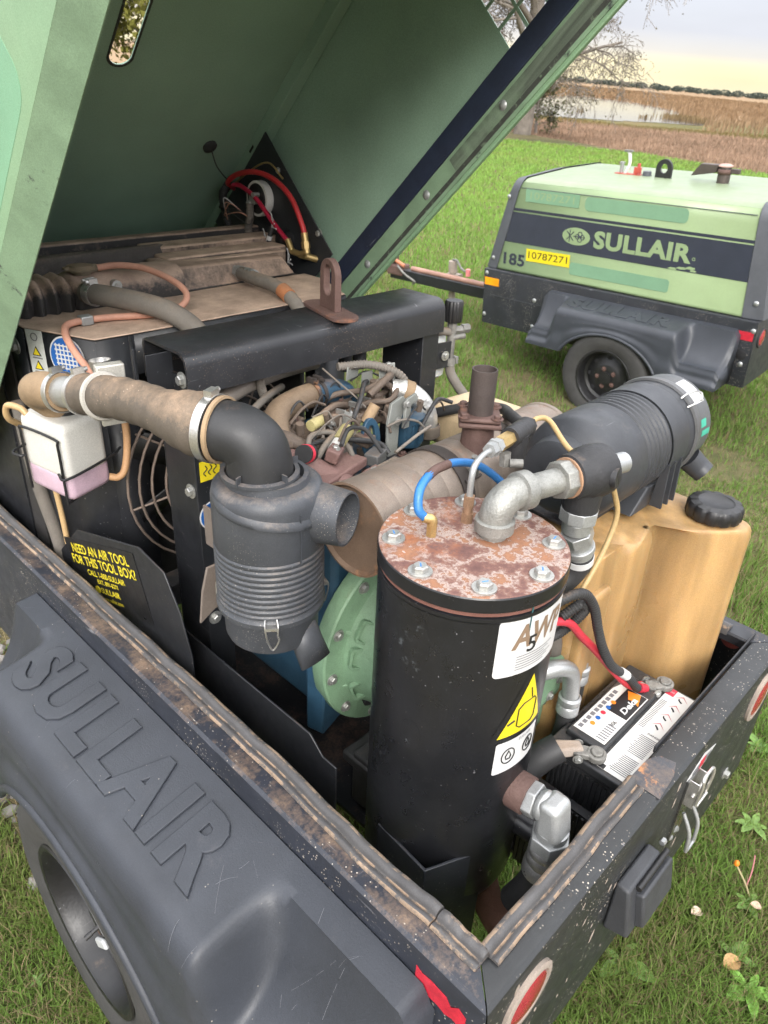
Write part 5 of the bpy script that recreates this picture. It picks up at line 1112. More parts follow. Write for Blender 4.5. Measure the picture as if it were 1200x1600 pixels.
# intake and coolant pipes seen under the beam
def pipe(name, pts, r, m, **k): return MB().tube(pts, r, n=k.pop('n', 20), res=8, **k).build(name, m, en)
p = pipe('intake_pipe', [(.385, .86, .40), (.375, .90, .440), (.390, .945, .474), (.43, .98, .490), (.50, 1.00, .494), (.56, 1.01, .492)], .029, mat('tan_pipe', (.17, .12, .078), .65, dust=.40, dcol=(.29, .205, .13), bump=.25, wear=.2, wcol=(.12, .09, .06)))
p['label'] = 'fat tan intake pipe under the beam'
b = MB(); b.tube([(.55, 1.008, .493), (.60, 1.015, .486), (.66, 1.02, .464), (.68, 1.02, .40)], .031, n=22); b.build('blue_inlet', blueeng_m, en)
clampring(en, (.545, 1.007, .493), (1, .1, 0), .0305, .010, m=band_m); clampring(en, (.565, 1.009, .493), (1, .1, 0), .0305, .010, m=band_m)
pipe('coolant_pipe', [(.30, 1.03, .52), (.36, 1.06, .525), (.45, 1.09, .528), (.55, 1.11, .528), (.66, 1.13, .52)], .020, mat('grey_dusty_pipe', (.25, .22, .19), .6, metal=.3, dust=.4, dcol=(.33, .26, .2)))
pipe('black_hose', [(.27, 1.0, .50), (.33, .98, .49), (.40, .96, .47), (.44, .95, .43)], .016, cast_m)
pipe('thermostat_neck', [(.32, .93, .47), (.37, .90, .46), (.41, .87, .43)], .026, cast_m)
pipe('ribbed_conduit', [(.43, 1.05, .55), (.44, 1.06, .52), (.46, 1.07, .48)], .010, rubber_m, rib=.08, ribn=14, n=10)
pipe('ribbed_conduit', [(.62, 1.00, .548), (.70, .97, .545), (.76, .93, .52), (.78, .91, .48)], .010, rubber_m, rib=.08, ribn=26, n=10)
pipe('fuel_line', [(.56, 1.00, .47), (.60, .98, .49), (.66, .95, .495), (.70, .93, .51), (.73, .92, .49), (.72, .90, .46)], .0075, cast_m, n=12)
pipe('fuel_line', [(.60, .95, .45), (.66, .93, .47), (.70, .90, .475), (.74, .91, .495), (.77, .93, .48)], .007, cast_m, n=12)
pipe('fuel_line', [(.53, .93, .43), (.58, .91, .455), (.63, .89, .46)], .008, cast_m, n=12)
for k in range(4):   # injector lines
    x = .46+.05*k; pipe('injector_line', [(x, .90, .37), (x+.005, .88, .43), (x+.03, .90, .465), (x+.08, .95, .44)], .0036, MATS['grey_dusty_pipe'], n=8)
    b = MB(); b.cyl((x, .90, .34), (x, .90, .375), .012, n=6); b.build('injector_nut', cast_m, en)
pipe('return_line', [(.39, .84, .46), (.42, .86, .475), (.47, .85, .47), (.49, .82, .44), (.492, .80, .41)], .006, rubber_m, n=10)
pipe('return_line', [(.41, .86, .455), (.46, .86, .452), (.53, .84, .44), (.59, .82, .42), (.60, .80, .40)], .006, cond_m, n=10)
pipe('white_wire', [(.59, 1.02, .545), (.60, .97, .52), (.62, .93, .49), (.63, .91, .47)], .0022, rubber_m, n=8)
b = MB(); b.cyl((.445, .82, .445), (.47, .83, .455), .014, n=14); b.build('white_plug', whiteb_m, en); b = MB(); b.cyl((.472, .831, .456), (.51, .845, .470), .016, n=14); b.build('yellow_connector', mat('dirty_yellow', (.42, .37, .17), .6, dust=.3), en)
b = MB(); b.cyl((.45, .90, .475), (.50, .91, .478), .013, n=12); b.build('yellow_connector', MATS['dirty_yellow'], en)
b = MB(); b.box((.555, .80, .405), (.05, .035, .028), Matrix.Rotation(R(20), 3, 'Z')); b.build('relay_box', mat('relay_grey', (.10, .10, .10), .5, dust=.3), en, bevel=.003)
b = MB(); b.box((.52, .76, .395), (.16, .02, .012), Matrix.Rotation(R(8), 3, 'Z')); b.build('flat_bracket', rubber_m, en)
b = MB(); b.cyl((.40, .93, .36), (.40, .93, .415), .035, n=20); b.build('blue_housing', blueeng_m, en, bevel=.004)
b = MB(); b.cyl((.345, .80, .475), (.375, .815, .463), .019, n=20); b.build('oil_filler_knob', capblk_m, en); b = MB(); b.cyl((.352, .8035, .4722), (.362, .808, .468), .0198, n=20); b.build('knob_band', redink_m, en); b = MB(); b.cyl((.375, .815, .463), (.41, .84, .44), .012, n=12); b.build('knob_stem', cond_m, en)
b = MB(); b.box((.42, .785, .415), (.17, .055, .022), Matrix.Rotation(R(14), 3, 'Z')); b.build('exhaust_flange', mani_m, en, bevel=.004)
pipe('exhaust_manifold', [(.34, .87, .43), (.37, .83, .425), (.40, .79, .40), (.43, .74, .38), (.46, .69, .37)], .034, mani_m)
# grey governor lever bracket, blue lifting loop, blue fuel filter, foil-wrapped pipe
b = MB(); b.prism([(0, 0), (.035, .0), (.045, .07), (.075, .12), (.06, .135), (.02, .125), (.005, .08)], (.635, .845, .365), (1, .05, 0), (0, .1, 1), .008); gv = b.build('lever_bracket', mat('grey_zinc', (.30, .31, .29), .5, metal=.4, dust=.25), en, bevel=.001)
b = MB(); b.prism([(0, 0), (.02, 0), (.03, .05), (.055, .06), (.05, .075), (.015, .068)], (.675, .835, .43), (1, .05, 0), (0, .1, 1), .008); b.build('lever_plate', MATS['grey_zinc'], en, bevel=.001)
bolts(gv, [((.69, .836, .487), (0, -1, .1), .7), ((.665, .838, .45), (0, -1, .1), .6)])
so = [(.028*math.cos(2*PI*i/24), .04+.05*math.sin(2*PI*i/24)) for i in range(24)]; si = [(.012*math.cos(2*PI*i/24), .05+.022*math.sin(2*PI*i/24)) for i in range(24)]
b = MB(); b.holed(so, si, (.60, .86, .375), (1, 0, 0), (0, .15, 1), .010); b.build('engine_eye', blueeng_m, en, bevel=.002)
b = MB(); b.lathe([(.034, 0), (.036, .004), (.036, .06), (.040, .062), (.040, .075), (.03, .08), (0, .08)], (.735, .865, .365), (0, 0, 1), n=24)
for k in range(12): a = 2*PI*k/12; b.box((.735+.037*math.cos(a), .865+.037*math.sin(a), .40), (.004, .006, .05), Matrix.Rotation(a, 3, 'Z'))
b.build('fuel_filter', blueeng_m, en)
pipe('foil_wrapped_hose', [(.735, .93, .485), (.765, .905, .48), (.79, .88, .455), (.80, .865, .42), (.80, .86, .38)], .027, paperm)
b = MB(); b.lathe([(.028, -.012), (.030, -.01), (.030, .01), (.028, .012)], (.768, .905, .478), (1, -.9, -.5), n=24, close=True); b.build('tan_strap', cup_m, en)
b = MB(); b.lathe([(.026, 0), (.030, .006), (.030, .03), (.024, .036)], (.802, .858, .40), (.1, 0, -1), n=22); b.build('hose_sleeve', duct_m, en)
b = MB(); b.box((.665, .93, .435), (.05, .06, .03)); b.box((.70, .95, .46), (.03, .04, .05)); b.box((.58, .96, .42), (.07, .05, .05)); b.box((.50, .97, .40), (.08, .07, .06)); b.build('fuel_pump', cast_m, en, bevel=.008)
b = MB(); b.box((.70, .98, .50), (.035, .003, .05)); b.build('small_bracket', MATS['grey_zinc'], en)
pipe('breather_hose', [(.72, 1.08, .50), (.74, 1.10, .53), (.76, 1.12, .56)], .018, cond_m)
pipe('breather_hose', [(.78, 1.09, .49), (.80, 1.11, .53), (.82, 1.13, .57)], .018, cond_m)
pipe('vacuum_hose', [(.84, 1.00, .30), (.86, .93, .38), (.90, .80, .44), (.88, .70, .47), (.80, .62, .50), (.76, .56, .505)], .013, cond_m, n=12)
pipe('sensor_lead', [(.70, .80, .425), (.76, .82, .46), (.80, .83, .475), (.84, .82, .46)], .005, cond_m, n=8)
pipe('dipstick_tube', [(.60, .78, .41), (.68, .79, .425), (.74, .80, .43)], .004, MATS['grey_dusty_pipe'], n=8)
# small fittings that crowd the engine top
for (x, y, z, sx, sy, sz, a, m_) in ((.46, .97, .455, .05, .03, .025, 20, cast_m), (.55, .94, .455, .03, .05, .03, -15, cast_m), (.62, .99, .45, .06, .03, .035, 10, cast_m), (.70, .90, .44, .03, .03, .05, 30, cast_m), (.50, .86, .415, .06, .025, .02, -20, rubber_m), (.58, .86, .42, .035, .04, .025, 15, cast_m), (.66, .99, .53, .05, .003, .035, 12, MATS['grey_zinc']), (.75, .96, .515, .045, .003, .05, -18, MATS['grey_zinc']), (.43, .80, .45, .04, .03, .03, 30, mani_m), (.50, .75, .40, .05, .03, .02, 10, mani_m)):
    b = MB(); b.box((x, y, z), (sx, sy, sz), Matrix.Rotation(R(a), 3, 'Z')@Matrix.Rotation(R(a*.5), 3, 'X')); o = b.build('small_casting', m_, en, bevel=.004)
    link_mesh('bolt', BOLTD if m_ is cast_m else BOLT, orient((x, y-.004, z+sz*.45), (0, -.2, 1), s=.6), o)
for P_, r_, m_ in (([(.33, 1.0, .47), (.40, 1.02, .50), (.47, 1.06, .50), (.53, 1.10, .49)], .009, rubber_m), ([(.48, .92, .47), (.53, .93, .485), (.59, .95, .475), (.66, .97, .44)], .008, cast_m), ([(.56, .88, .47), (.60, .90, .50), (.65, .94, .515), (.70, .98, .50)], .006, cond_m), ([(.64, .91, .50), (.68, .905, .525), (.725, .925, .525), (.735, .95, .49)], .009, cast_m), ([(.44, .79, .47), (.48, .81, .49), (.52, .80, .48), (.545, .77, .43)], .005, cond_m), ([(.62, .83, .45), (.66, .82, .46), (.70, .81, .45), (.72, .80, .43)], .003, rubber_m), ([(.36, .86, .47), (.40, .87, .445), (.45, .88, .43), (.50, .87, .40)], .007, cast_m), ([(.78, .99, .44), (.76, .96, .47), (.72, .95, .47), (.68, .96, .45)], .007, cast_m), ([(.40, .82, .44), (.44, .835, .46), (.50, .86, .465), (.56, .90, .45)], .007, rubber_m)):
    pipe('small_line', P_, r_, m_, n=10)
for k in range(10):
    q = (random.uniform(.42, .76), random.uniform(.82, .98), random.uniform(.43, .48)); b = MB(); b.cyl(q, (q[0]+random.uniform(-.01, .01), q[1]-.004, q[2]+.026), random.uniform(.006, .011), n=random.choice([6, 12])); b.build('banjo_bolt', random.choice([cast_m, cast_m, steel_m]), en)
b = MB(); b.cyl((.60, .88, .45), (.625, .875, .49), .013, n=16); b.build('tan_boot', cup_m, en)
for k in range(26):
    p0_ = Vector((random.uniform(.40, .80), random.uniform(.80, 1.02), random.uniform(.42, .50))); dv = Vector((random.gauss(0, 1), random.gauss(0, .6), random.gauss(0, .15))).normalized()*random.uniform(.05, .12)
    pipe('wire', [p0_, p0_+dv*.33+Vector((0, 0, random.uniform(.01, .03))), p0_+dv*.66+Vector((0, 0, random.uniform(0, .02))), p0_+dv-Vector((0, 0, .02))], random.uniform(.0018, .0036), random.choice([cond_m, cond_m, cond_m, cast_m, cast_m, rubber_m]), n=6)
for k in range(6):
    link_mesh('head_bolt', BOLTD, orient((.47+.045*k, .83+.012*(k % 2), .352), (0, 0, 1), s=.8), en); link_mesh('head_bolt', BOLTD, orient((.47+.045*k, 1.1, .352), (0, 0, 1), s=.8), en)
for k in range(5): clampring(en, (.50+.055*k, .90+.015*k, .455+.008*math.sin(k)), (1, .3, .1), .0095, .007)
# lower fan-side clutter left of the post
b = MB(); b.box((.24, 1.20, -.02), (.08, .06, .07)); b.build('rubber_mount', cond_m, near, bevel=.006)
b = MB(); b.cyl((.40, 1.25, .25), (.40, 1.30, .25), .075, n=24); b.box((.36, 1.24, .32), (.06, .05, .08)); b.box((.33, 1.22, .20), (.05, .06, .10)); b.cyl((.33, 1.19, .16), (.33, 1.22, .16), .03, n=16); b.build('alternator', mat('alternator_alloy', (.34, .29, .25), .6, metal=.3, dust=.35), near, bevel=.003)
b = MB(); b.cyl((.215, 1.245, .035), (.205, 1.235, .03), .013, n=14); b.build('cable_bush', cond_m, near)

# ------------------------------------------------------------------ filter bowl, knob and valve beyond the right post
vq = Vector((1.085, 1.035, 0))
b = MB(); vs = []; prc = [(.024, .575), (.026, .578), (.026, .628), (.023, .633), (0, .634)]
for r, z in prc:
    for i in range(48): k = i % 4 == 0; a = 2*PI*i/48; q = r-(.002 if k and r > .02 else 0); vs.append(vq+Vector((q*math.cos(a), q*math.sin(a), z)))
kb = MB().add(vs, [(j*48+i, j*48+(i+1) % 48, (j+1)*48+(i+1) % 48, (j+1)*48+i) for j in range(4) for i in range(48)]).build('valve_knob', capblk_m, near, label='black ribbed valve knob beyond the right post')
b = MB(); b.cyl(vq+Vector((0, 0, .545)), vq+Vector((0, 0, .577)), .014, n=8); b.cyl(vq+Vector((0, 0, .44)), vq+Vector((0, 0, .55)), .012, n=16); b.cyl(vq+Vector((0, 0, .55)), vq+Vector((.035, -.015, .55)), .011, n=6); b.cyl(vq+Vector((.03, -.012, .552)), vq+Vector((.05, -.02, .552)), .013, n=6); b.cyl(vq+Vector((0, -.005, .53)), vq+Vector((.03, -.025, .535)), .008, n=12); b.build('valve_body', lead_m, kb)
b = MB(); b.tube([vq+Vector((0, 0, .46)), vq+Vector((.005, -.01, .42)), vq+Vector((.02, -.05, .37)), vq+Vector((.03, -.11, .33)), vq+Vector((-.02, -.2, .31))], .014, n=14); b.build('valve_hose', rubber_m, kb)
clampring(kb, vq+Vector((0, -.001, .462)), (0, 0, 1), .0145, .022, m=lead_m)
b = MB(); b.lathe([(0, .40), (.030, .402), (.042, .412), (.044, .43), (.044, .50), (.040, .54), (.030, .555), (0, .558)], (1.075, 1.10, 0), (0, 0, 1), n=30); b.build('filter_bowl', mat('milky_bowl', (.72, .73, .72), .35, var=.05, sss=.2, bump=0), near, label='milky white filter bowl beyond the right post')
b = MB(); b.prism(rrect(.075, .075, .008), (1.05, 1.03, .485), (1, -.15, 0), (0, 0, 1), -.004); bp_ = b.build('bowl_bracket', frame_m, near, bevel=.001); bolts(bp_, [((1.052, 1.025, .485), (-.15, -1, 0), .8)])
b = MB(); b.tube([(1.02, 1.08, .545), (1.05, 1.05, .55), (1.085, 1.035, .545)], .012, n=12); b.build('bowl_arm', rubber_m, near)

# ------------------------------------------------------------------ battery (a thing of its own)
bat = thing('car_battery', 'black battery with white danger labels between the tank and the rear wall', 'battery', A1)
bx0_, bx1_, by0, by1, bzt = .535, .880, .072, .245, -.035
b = MB(); b.box(((bx0_+bx1_)/2, (by0+by1)/2, bzt-.012), (bx1_-bx0_, by1-by0, .024)); bl = b.build('battery_lid', battery_m, bat, bevel=.004)
b = MB(); b.box(((bx0_+bx1_)/2, (by0+by1)/2, bzt-.125), (bx1_-bx0_-.014, by1-by0-.014, .20)); cs = b.build('battery_case', battery_m, bat, bevel=.004)
for k in range(15):
    y = by0+.014+(by1-by0-.028)*k/14; b = MB(); b.box((bx0_+.0055, y, bzt-.13), (.005, .005, .185)); b.build('case_rib', battery_m, cs)
b = MB(); b.box(((bx0_+bx1_)/2-.005, by0+.115, bzt+.006), (.255, .085, .016)); cv = b.build('vent_cover', battery_m, bat, bevel=.003)
for k in range(9): b = MB(); b.box((bx0_+.065+.028*k, by1-.018, bzt+.004), (.018, .012, .010)); b.build('lid_pocket', capblk_m, bat, bevel=.002)
UY = Vector((0, 1, 0))
# danger label strip along the near edge: text runs across it
Ml = basis((bx0_+.012, by0+.030, bzt+.0006), (1, 0, 0), (0, 1, 0))
dl = flat('danger_label', [(0, -.027), (.325, -.027), (.325, .037), (0, .037)], Ml, mat('worn_label', (.66, .65, .62), .5, var=.05, dust=.3, dcol=(.42, .30, .22), dup=.15, dscale=14, bump=0), bat, label='long white danger label with red hazard diamonds')
for k in range(4):
    cx = .185+.038*k; b = MB(); rr4 = .0165; pts = [Ml@Vector((cx+rr4*math.cos(a), .0+rr4*math.sin(a), .0016)) for a in (0, PI/2, PI, 3*PI/2)]; b.tube(pts, .0011, n=4, closed=True, straight=True); b.build('hazard_diamond', redink_m, dl)
    b = MB(); b.tube([Ml@Vector((cx-.005, -.004, .0014)), Ml@Vector((cx, .003*(k % 2), .0014)), Ml@Vector((cx+.004, .005, .0014))], .0018, n=5); b.build('hazard_mark', ink_m, dl)
for j in range(26):   # fine print
    x = .012+.0052*j; w_ = random.uniform(.032, .040)
    if 10 < j < 13: continue
    flat('print_line', [(x, -.021), (x+.0016, -.021), (x+.0016, -.021+w_), (x, -.021+w_)], Ml@Matrix.Translation((0, 0, .0009)), greyink_m, dl)
for j in range(22):
    x = .165+.0052*j; flat('print_line', [(x, .020), (x+.0016, .020), (x+.0016, .034), (x, .034)], Ml@Matrix.Translation((0, 0, .0009)), greyink_m, dl)
put_text('print', 'DANGER', Ml@Matrix.Translation((.155, -.010, .0012))@Matrix.Rotation(R(-90), 4, 'Z'), .008, ink_m, dl, bold=.02)
flat('red_corner', [(.300, .018), (.324, .018), (.324, .037), (.300, .037)], Ml@Matrix.Translation((0, 0, .0012)), redink_m, dl)
put_text('print', 'POS', Ml@Matrix.Translation((.312, .0275, .0024))@Matrix.Rotation(R(-90), 4, 'Z'), .008, white_m, dl)
flat('black_corner', [(.0, .022), (.012, .022), (.012, .037), (.0, .037)], Ml@Matrix.Translation((0, 0, .0012)), ink_m, dl)
# maker label on the vent cover
Mv = basis(((bx0_+bx1_)/2-.02, by0+.115, bzt+.0146), (1, 0, 0), (0, 1, 0))
ml = flat('maker_label', [(-.095, -.036), (.095, -.036), (.095, .030), (.07, .037), (-.095, .037)], Mv, MATS['worn_label'], bat, label='battery maker label with an orange and black emblem')
flat('dark_panel', [(.0, -.034), (.093, -.034), (.093, .012), (.0, .012)], Mv@Matrix.Translation((0, 0, .0009)), ink_m, ml)
flat('orange_flash', [(.055, -.032), (.092, -.02), (.085, .008), (.06, -.006), (.064, -.016)], Mv@Matrix.Translation((0, 0, .0018)), orangeink_m, ml)
put_text('print', 'Deka', Mv@Matrix.Translation((.04, -.018, .003)), .020, white_m, ml, bold=.03, shear=.2, width=.062)
put_text('print', '306', Mv@Matrix.Translation((-.03, -.020, .0016)), .013, ink_m, ml, bold=.01)
for k, mm in enumerate((orangeink_m, bluest_m, redink_m, bluest_m, orangeink_m)): flat('mini_icon', circle(.0055, 14, -.06+.022*k, .012), Mv@Matrix.Translation((0, 0, .0018)), mm, ml)
for j in range(10): flat('print_line', [(-.088+.016*j, .022), (-.077+.016*j, .022), (-.077+.016*j, .031), (-.088+.016*j, .031)], Mv@Matrix.Translation((0, 0, .0009)), greyink_m, ml)
for j in range(7): flat('print_line', [(-.088+.008*j, -.032), (-.085+.008*j, -.032), (-.085+.008*j, -.012), (-.088+.008*j, -.012)], Mv@Matrix.Translation((0, 0, .0009)), greyink_m, ml)
# terminals
def terminal(p, ang):
    Rz = Matrix.Rotation(R(ang), 3, 'Z'); p = Vector(p)
    b = MB(); b.cyl(p, p+Vector((0, 0, .022)), .012, n=18); b.lathe([(.012, .004), (.020, .004), (.020, .018), (.012, .018)], p, (0, 0, 1), n=22, close=True); b.box(p+Rz@Vector((.030, 0, .011)), (.032, .028, .013), Rz); b.box(p+Rz@Vector((.058, .0, .010)), (.034, .016, .014), Rz); b.cyl(p+Rz@Vector((.036, -.020, .012)), p+Rz@Vector((.036, .024, .012)), .005, n=8); t = b.build('terminal_clamp', lead_m, bat, bevel=.002)
    for s in (.024, -.020): link_mesh('clamp_bolt', BOLT, orient(p+Rz@Vector((.036, s, .012)), Rz@Vector((0, 1 if s > 0 else -1, 0)), s=.6), t)
    link_mesh('clamp_bolt', BOLT, orient(p+Rz@Vector((.060, 0, .017)), (0, 0, 1), s=.65), t); return t
t1 = terminal((.862, .150, bzt+.0), 150); t2 = terminal((.560, .150, bzt), 120)
b = MB(); b.hexa([(.50, .20, -.03), (.545, .165, -.03), (.562, .19, -.03), (.52, .235, -.03)], [(.505, .205, -.012), (.545, .172, -.010), (.556, .19, -.008), (.52, .228, -.010)]); b.build('cable_lug', mat('lug_tan', (.30, .25, .21), .7, dust=.4), t2, bevel=.004)
b = MB(); b.tube([(.525, .215, -.028), (.49, .235, -.05), (.44, .26, -.10)], .030, n=18); b.build('cable_boot', cond_m, t2)
cbl = MB().tube([(.818, .185, -.022), (.78, .195, -.008), (.735, .205, .035), (.69, .222, .09), (.645, .237, .145), (.59, .25, .205), (.545, .26, .255), (.50, .28, .27)], .0085, n=12).build('positive_cable', redcable_m, bat)
b = MB(); b.tube([(.815, .172, -.022), (.785, .182, -.008), (.745, .192, .04), (.68, .208, .10), (.635, .218, .165), (.612, .228, .22), (.590, .236, .28), (.555, .242, .325), (.52, .248, .34), (.48, .26, .335)], .0095, n=12, rib=.05, ribn=70); b.build('cable_conduit', cond_m, bat)
b = MB(); b.cyl((.735, .194, .050), (.712, .200, .071), .0108, n=12); b.build('white_tag', white_m, bat); b = MB(); b.cyl((.812, .173, -.021), (.790, .180, -.010), .0108, n=12); b.build('red_boot', redcable_m, bat)
# ribbed black side panel below battery
b = MB(); b.box((.50, .16, -.25), (.02, .18, .26)); rbk = b.build('battery_tray', frame_m, near)
for k in range(14): b = MB(); b.box((.488, .08+.0125*k, -.25), (.005, .005, .25)); b.build('tray_rib', frame_m, rbk)
# ------------------------------------------------------------------ far machine: closed lid and fittings
FG = mat('far_green', (.25, .335, .18), .36, var=.07, vscale=3, dust=.13, dcol=(.24, .25, .17), dup=.2, bump=.02)
FGt = mat('far_green_dimmed_top', (.21, .26, .16), .42, var=.07, vscale=3, dust=.06, bump=.02)  # lid green darkened in colour to offset the bright skylight on top
ghost_m = mat('unfaded_green', (.18, .32, .205), .36, var=.04, bump=.02)
navy2 = mat('navy_stripe', (.035, .040, .058), .36, var=.08, bump=.01)
capgrey_m = mat('corner_plastic', (.075, .080, .092), .55, var=.12, dust=.15, bump=.1)
fx0, fx1 = .03, 1.17; zt2 = .655
def side_y(z, front): return (2.005-.175*z/.655) if front else (.118+.040*z/.655)
# lid cross-section (x,z) over the top, extruded between slanted front and rear lines
sec = [(fx0, .004), (fx0, .02), (fx0, .54), (fx0, .56), (fx0+.006, .60), (fx0+.022, .632), (fx0+.05, .650), (fx0+.10, .656), (.60, .668), (fx1-.10, .656), (fx1-.05, .650), (fx1-.022, .632), (fx1-.006, .60), (fx1, .56), (fx1, .54), (fx1, .02), (fx1, .004)]
b = MB(); n_ = len(sec); vs = [(x, side_y(min(z, zt2), f), z) for f in (False, True) for x, z in sec]
b.add(vs, [(i, i+1, n_+i+1, n_+i) for i in range(n_-1)]); lid2 = b.build('lid', FG, far, sharp=50, solid=.003, label='closed pale green lid with a dark stripe and lettering')
b = MB(); secT = [(x, z+.0012) for x, z in sec[5:12]]; n7 = len(secT); vs = [(x, side_y(zt2, f)+(.004 if not f else -.004), z) for f in (False, True) for x, z in secT]
b.add(vs, [(i, i+1, n7+i+1, n7+i) for i in range(n7-1)]); b.build('lid_top', FGt, lid2, sharp=50)
b = MB(); b.tube([(fx0-.0005, side_y(.6, False)+.01, .598), (fx0-.0005, side_y(.6, True)-.01, .598)], .0022, n=6); b.build('panel_seam', navy2, lid2)
# grey plastic corner caps front and rear (wrap-round)
def endcap(front):
    b = MB(); s = 1 if front else -1; bw, tw = (.105, .085) if front else (.13, .085)
    P = [(fx0-.004, .002), (fx0-.004, .57), (fx0+.004, .61), (fx0+.022, .643), (fx0+.055, .663), (.60, .678), (fx1-.055, .663), (fx1-.022, .643), (fx1-.004, .61), (fx1+.004, .57), (fx1+.004, .002)]
    n = len(P); vs = []
    for k, off_ in enumerate((-.002, 1.0)):
        for x, z in P:
            y = side_y(min(z, zt2), front); w_ = (bw+(tw-bw)*z/zt2)*off_; vs.append((x+(0 if k == 0 else (.02 if x < .6 else -.02)), y+s*w_, z-(0 if k == 0 else .02*z)))
    fs = [(i, i+1, n+i+1, n+i) for i in range(n-1)]+[tuple(range(n, 2*n))]
    o = b.add(vs, fs).build('corner_cap', capgrey_m, lid2, sharp=40, bevel=.006); return o
endcap(True); endcap(False)
def sidem(y, z, off_=.0012): return basis((fx0-off_, y, z), (0, -1, 0), (0, 0, 1))
def sflat(name, y0, z0, y1, z1, m, off_=.0012, parent=None, label=None):   # y0 > y1 (left to right in view)
    return flat(name, [(0, 0), (y0-y1, 0), (y0-y1, z1-z0), (0, z1-z0)], sidem(y0, z0, off_), m, parent or lid2, label=label)
st = MB(); 
def slant(name, z0, z1, m, off_=.0012):
    M = sidem(0, 0, off_); return flat(name, [(-side_y(z0, True)+.002, z0), (-side_y(z0, False)-.002, z0), (-side_y(z1, False)-.002, z1), (-side_y(z1, True)+.002, z1)], M, m, lid2)
band = slant('navy_band', .215, .430, navy2); slant('navy_line', .440, .458, navy2)
lg = flat('logo_oval', circle(.110, 40, ry=.058), sidem(1.345, .325, .0024), FG, lid2, label='oval emblem with linked strokes')
b = MB(); Mq = sidem(1.345, .325, .0036)
for P in ([(-.075, .03), (-.02, -.03)], [(-.02, .03), (-.075, -.03)], [(-.05, .042), (-.05, -.042)], [(-.02, .0), (.07, .0)]): b.tube([Mq@Vector((x, y, 0)) for x, y in P], .003, n=5)
for (cx, cy) in ((.03, .018), (.03, -.018), (.012, 0), (.05, 0)): b.tube([Mq@Vector((cx+.016*math.cos(2*PI*i/16), cy+.016*math.sin(2*PI*i/16), 0)) for i in range(16)], .0028, n=5, closed=True, straight=True)
b.build('emblem_strokes', navy2, lg)
put_text('lettering', 'SULLAIR', sidem(.862, .318, .0024), .150, FG, lid2, width=.70, bold=.042, space=1.05)
sp2 = MB()   # scraped patch under the R
for (y, z, a, c) in ((.56, .232, .035, .010), (.50, .24, .03, .012), (.62, .222, .03, .008), (.48, .226, .025, .007)):
    k = 12; Mq = sidem(y, z, .0026); ring = [Mq@Vector((a*math.cos(2*PI*i/k)*random.uniform(.7, 1.2), c*math.sin(2*PI*i/k)*random.uniform(.6, 1.3), 0)) for i in range(k)]; sp2.add(ring, [tuple(range(k))])
sp2.build('scraped_paint', FG, lid2)
put_text('number', '185', sidem(1.862, .088, .0018), .115, navy2, lid2, width=.19, bold=.028, space=1.05)
yl = flat('yellow_tag', [(-.185, -.044), (.185, -.044), (.185, .044), (-.185, .044)], sidem(1.56, .147, .0016)@Matrix.Rotation(R(1.0), 4, 'Z'), yellow_m, lid2, label='yellow tag with the number 10787271')
put_text('number', '10787271', sidem(1.56, .147, .0030)@Matrix.Rotation(R(1.0), 4, 'Z'), .068, ink_m, yl, width=.33)
flat('decal_ghost', rrect(.44, .085, .006, cx=0, cy=0), sidem(1.57, .552, .0014), ghost_m, lid2); flat('decal_ghost', rrect(.73, .088, .03), sidem(.94, .545, .0014), ghost_m, lid2); flat('decal_ghost', rrect(.75, .085, .02), sidem(.995, .105, .0014), ghost_m, lid2)
put_text('ghost_number', '10787271', sidem(1.57, .552, .0026), .07, FG, lid2, width=.36)
put_text('print', '°', sidem(.49, .275, .003), .08, FG, lid2)
# tub face details
orl = flat('orange_reflector', [(0, 0), (.135, 0), (.135, .058), (0, .058)], basis((-.0008, 2.09, -.125), (0, -1, 0), (0, 0, 1)), orange_m, far)
flat('red_reflector', [(0, 0), (.15, 0), (.15, .055), (0, .055)], basis((-.0008, .162, -.125), (0, -1, 0), (0, 0, 1)), redtape_m, far)
b = MB(); b.tube([(-.001, 2.02, -.20), (-.001, 1.55, -.20)], .003, n=6); b.build('wall_crease', tub_m, far)
for (y, z) in ((2.075, -.035), (2.08, -.36), (1.62, -.17), (1.62, -.37), (.02, -.06), (.05, -.28), (.12, -.38)): link_mesh('rivet', RIVET, orient((-.0005, y, z), (-1, 0, 0), s=1.5), far)
for z in (.10, .52): link_mesh('rivet', RIVET, orient((fx0-.0045, .05+.02*z, z), (-1, 0, 0), s=1.5), lid2)
for z in (.08, .53): link_mesh('rivet', RIVET, orient((fx0-.0045, 2.06-.24*z, z), (-1, 0, 0), s=1.4), lid2)
disc('hole', (-.0006, .06, -.22), (-1, 0, 0), [(.035, 0), (.03, .002), (0, .002)], groove_m, far, n=24)
# things on the roof
zr = .668
b = MB(); b.lathe([(.040, -.02), (.040, .10), (.036, .10), (.036, 0)], (.60, .63, zr), (0, 0, 1), n=28); sk = b.build('exhaust_stack', rustpipe_m, far)
b = MB(); b.lathe([(.045, .055), (.045, .085)], (.60, .63, zr), (0, 0, 1), n=28); b.build('stack_clamp', rust_m, sk, solid=.004)
b = MB(); b.lathe([(.046, .10), (.046, .106), (.03, .115), (0, .116)], (.60, .63, zr), (0, 0, 1), n=28); b.build('rain_cap', mat('cap_pink_rust', (.40, .26, .22), .6, rust=.2), sk)
b = MB(); b.hexa([(.58, .68, zr+.06), (.62, .68, zr+.06), (.62, .85, zr+.03), (.58, .85, zr+.03)], [(.575, .67, zr+.11), (.625, .67, zr+.11), (.625, .79, zr+.11), (.575, .79, zr+.11)]); b.box((.60, .56, zr+.075), (.03, .06, .03)); b.build('cap_counterweight', rustpipe_m, sk, bevel=.004)
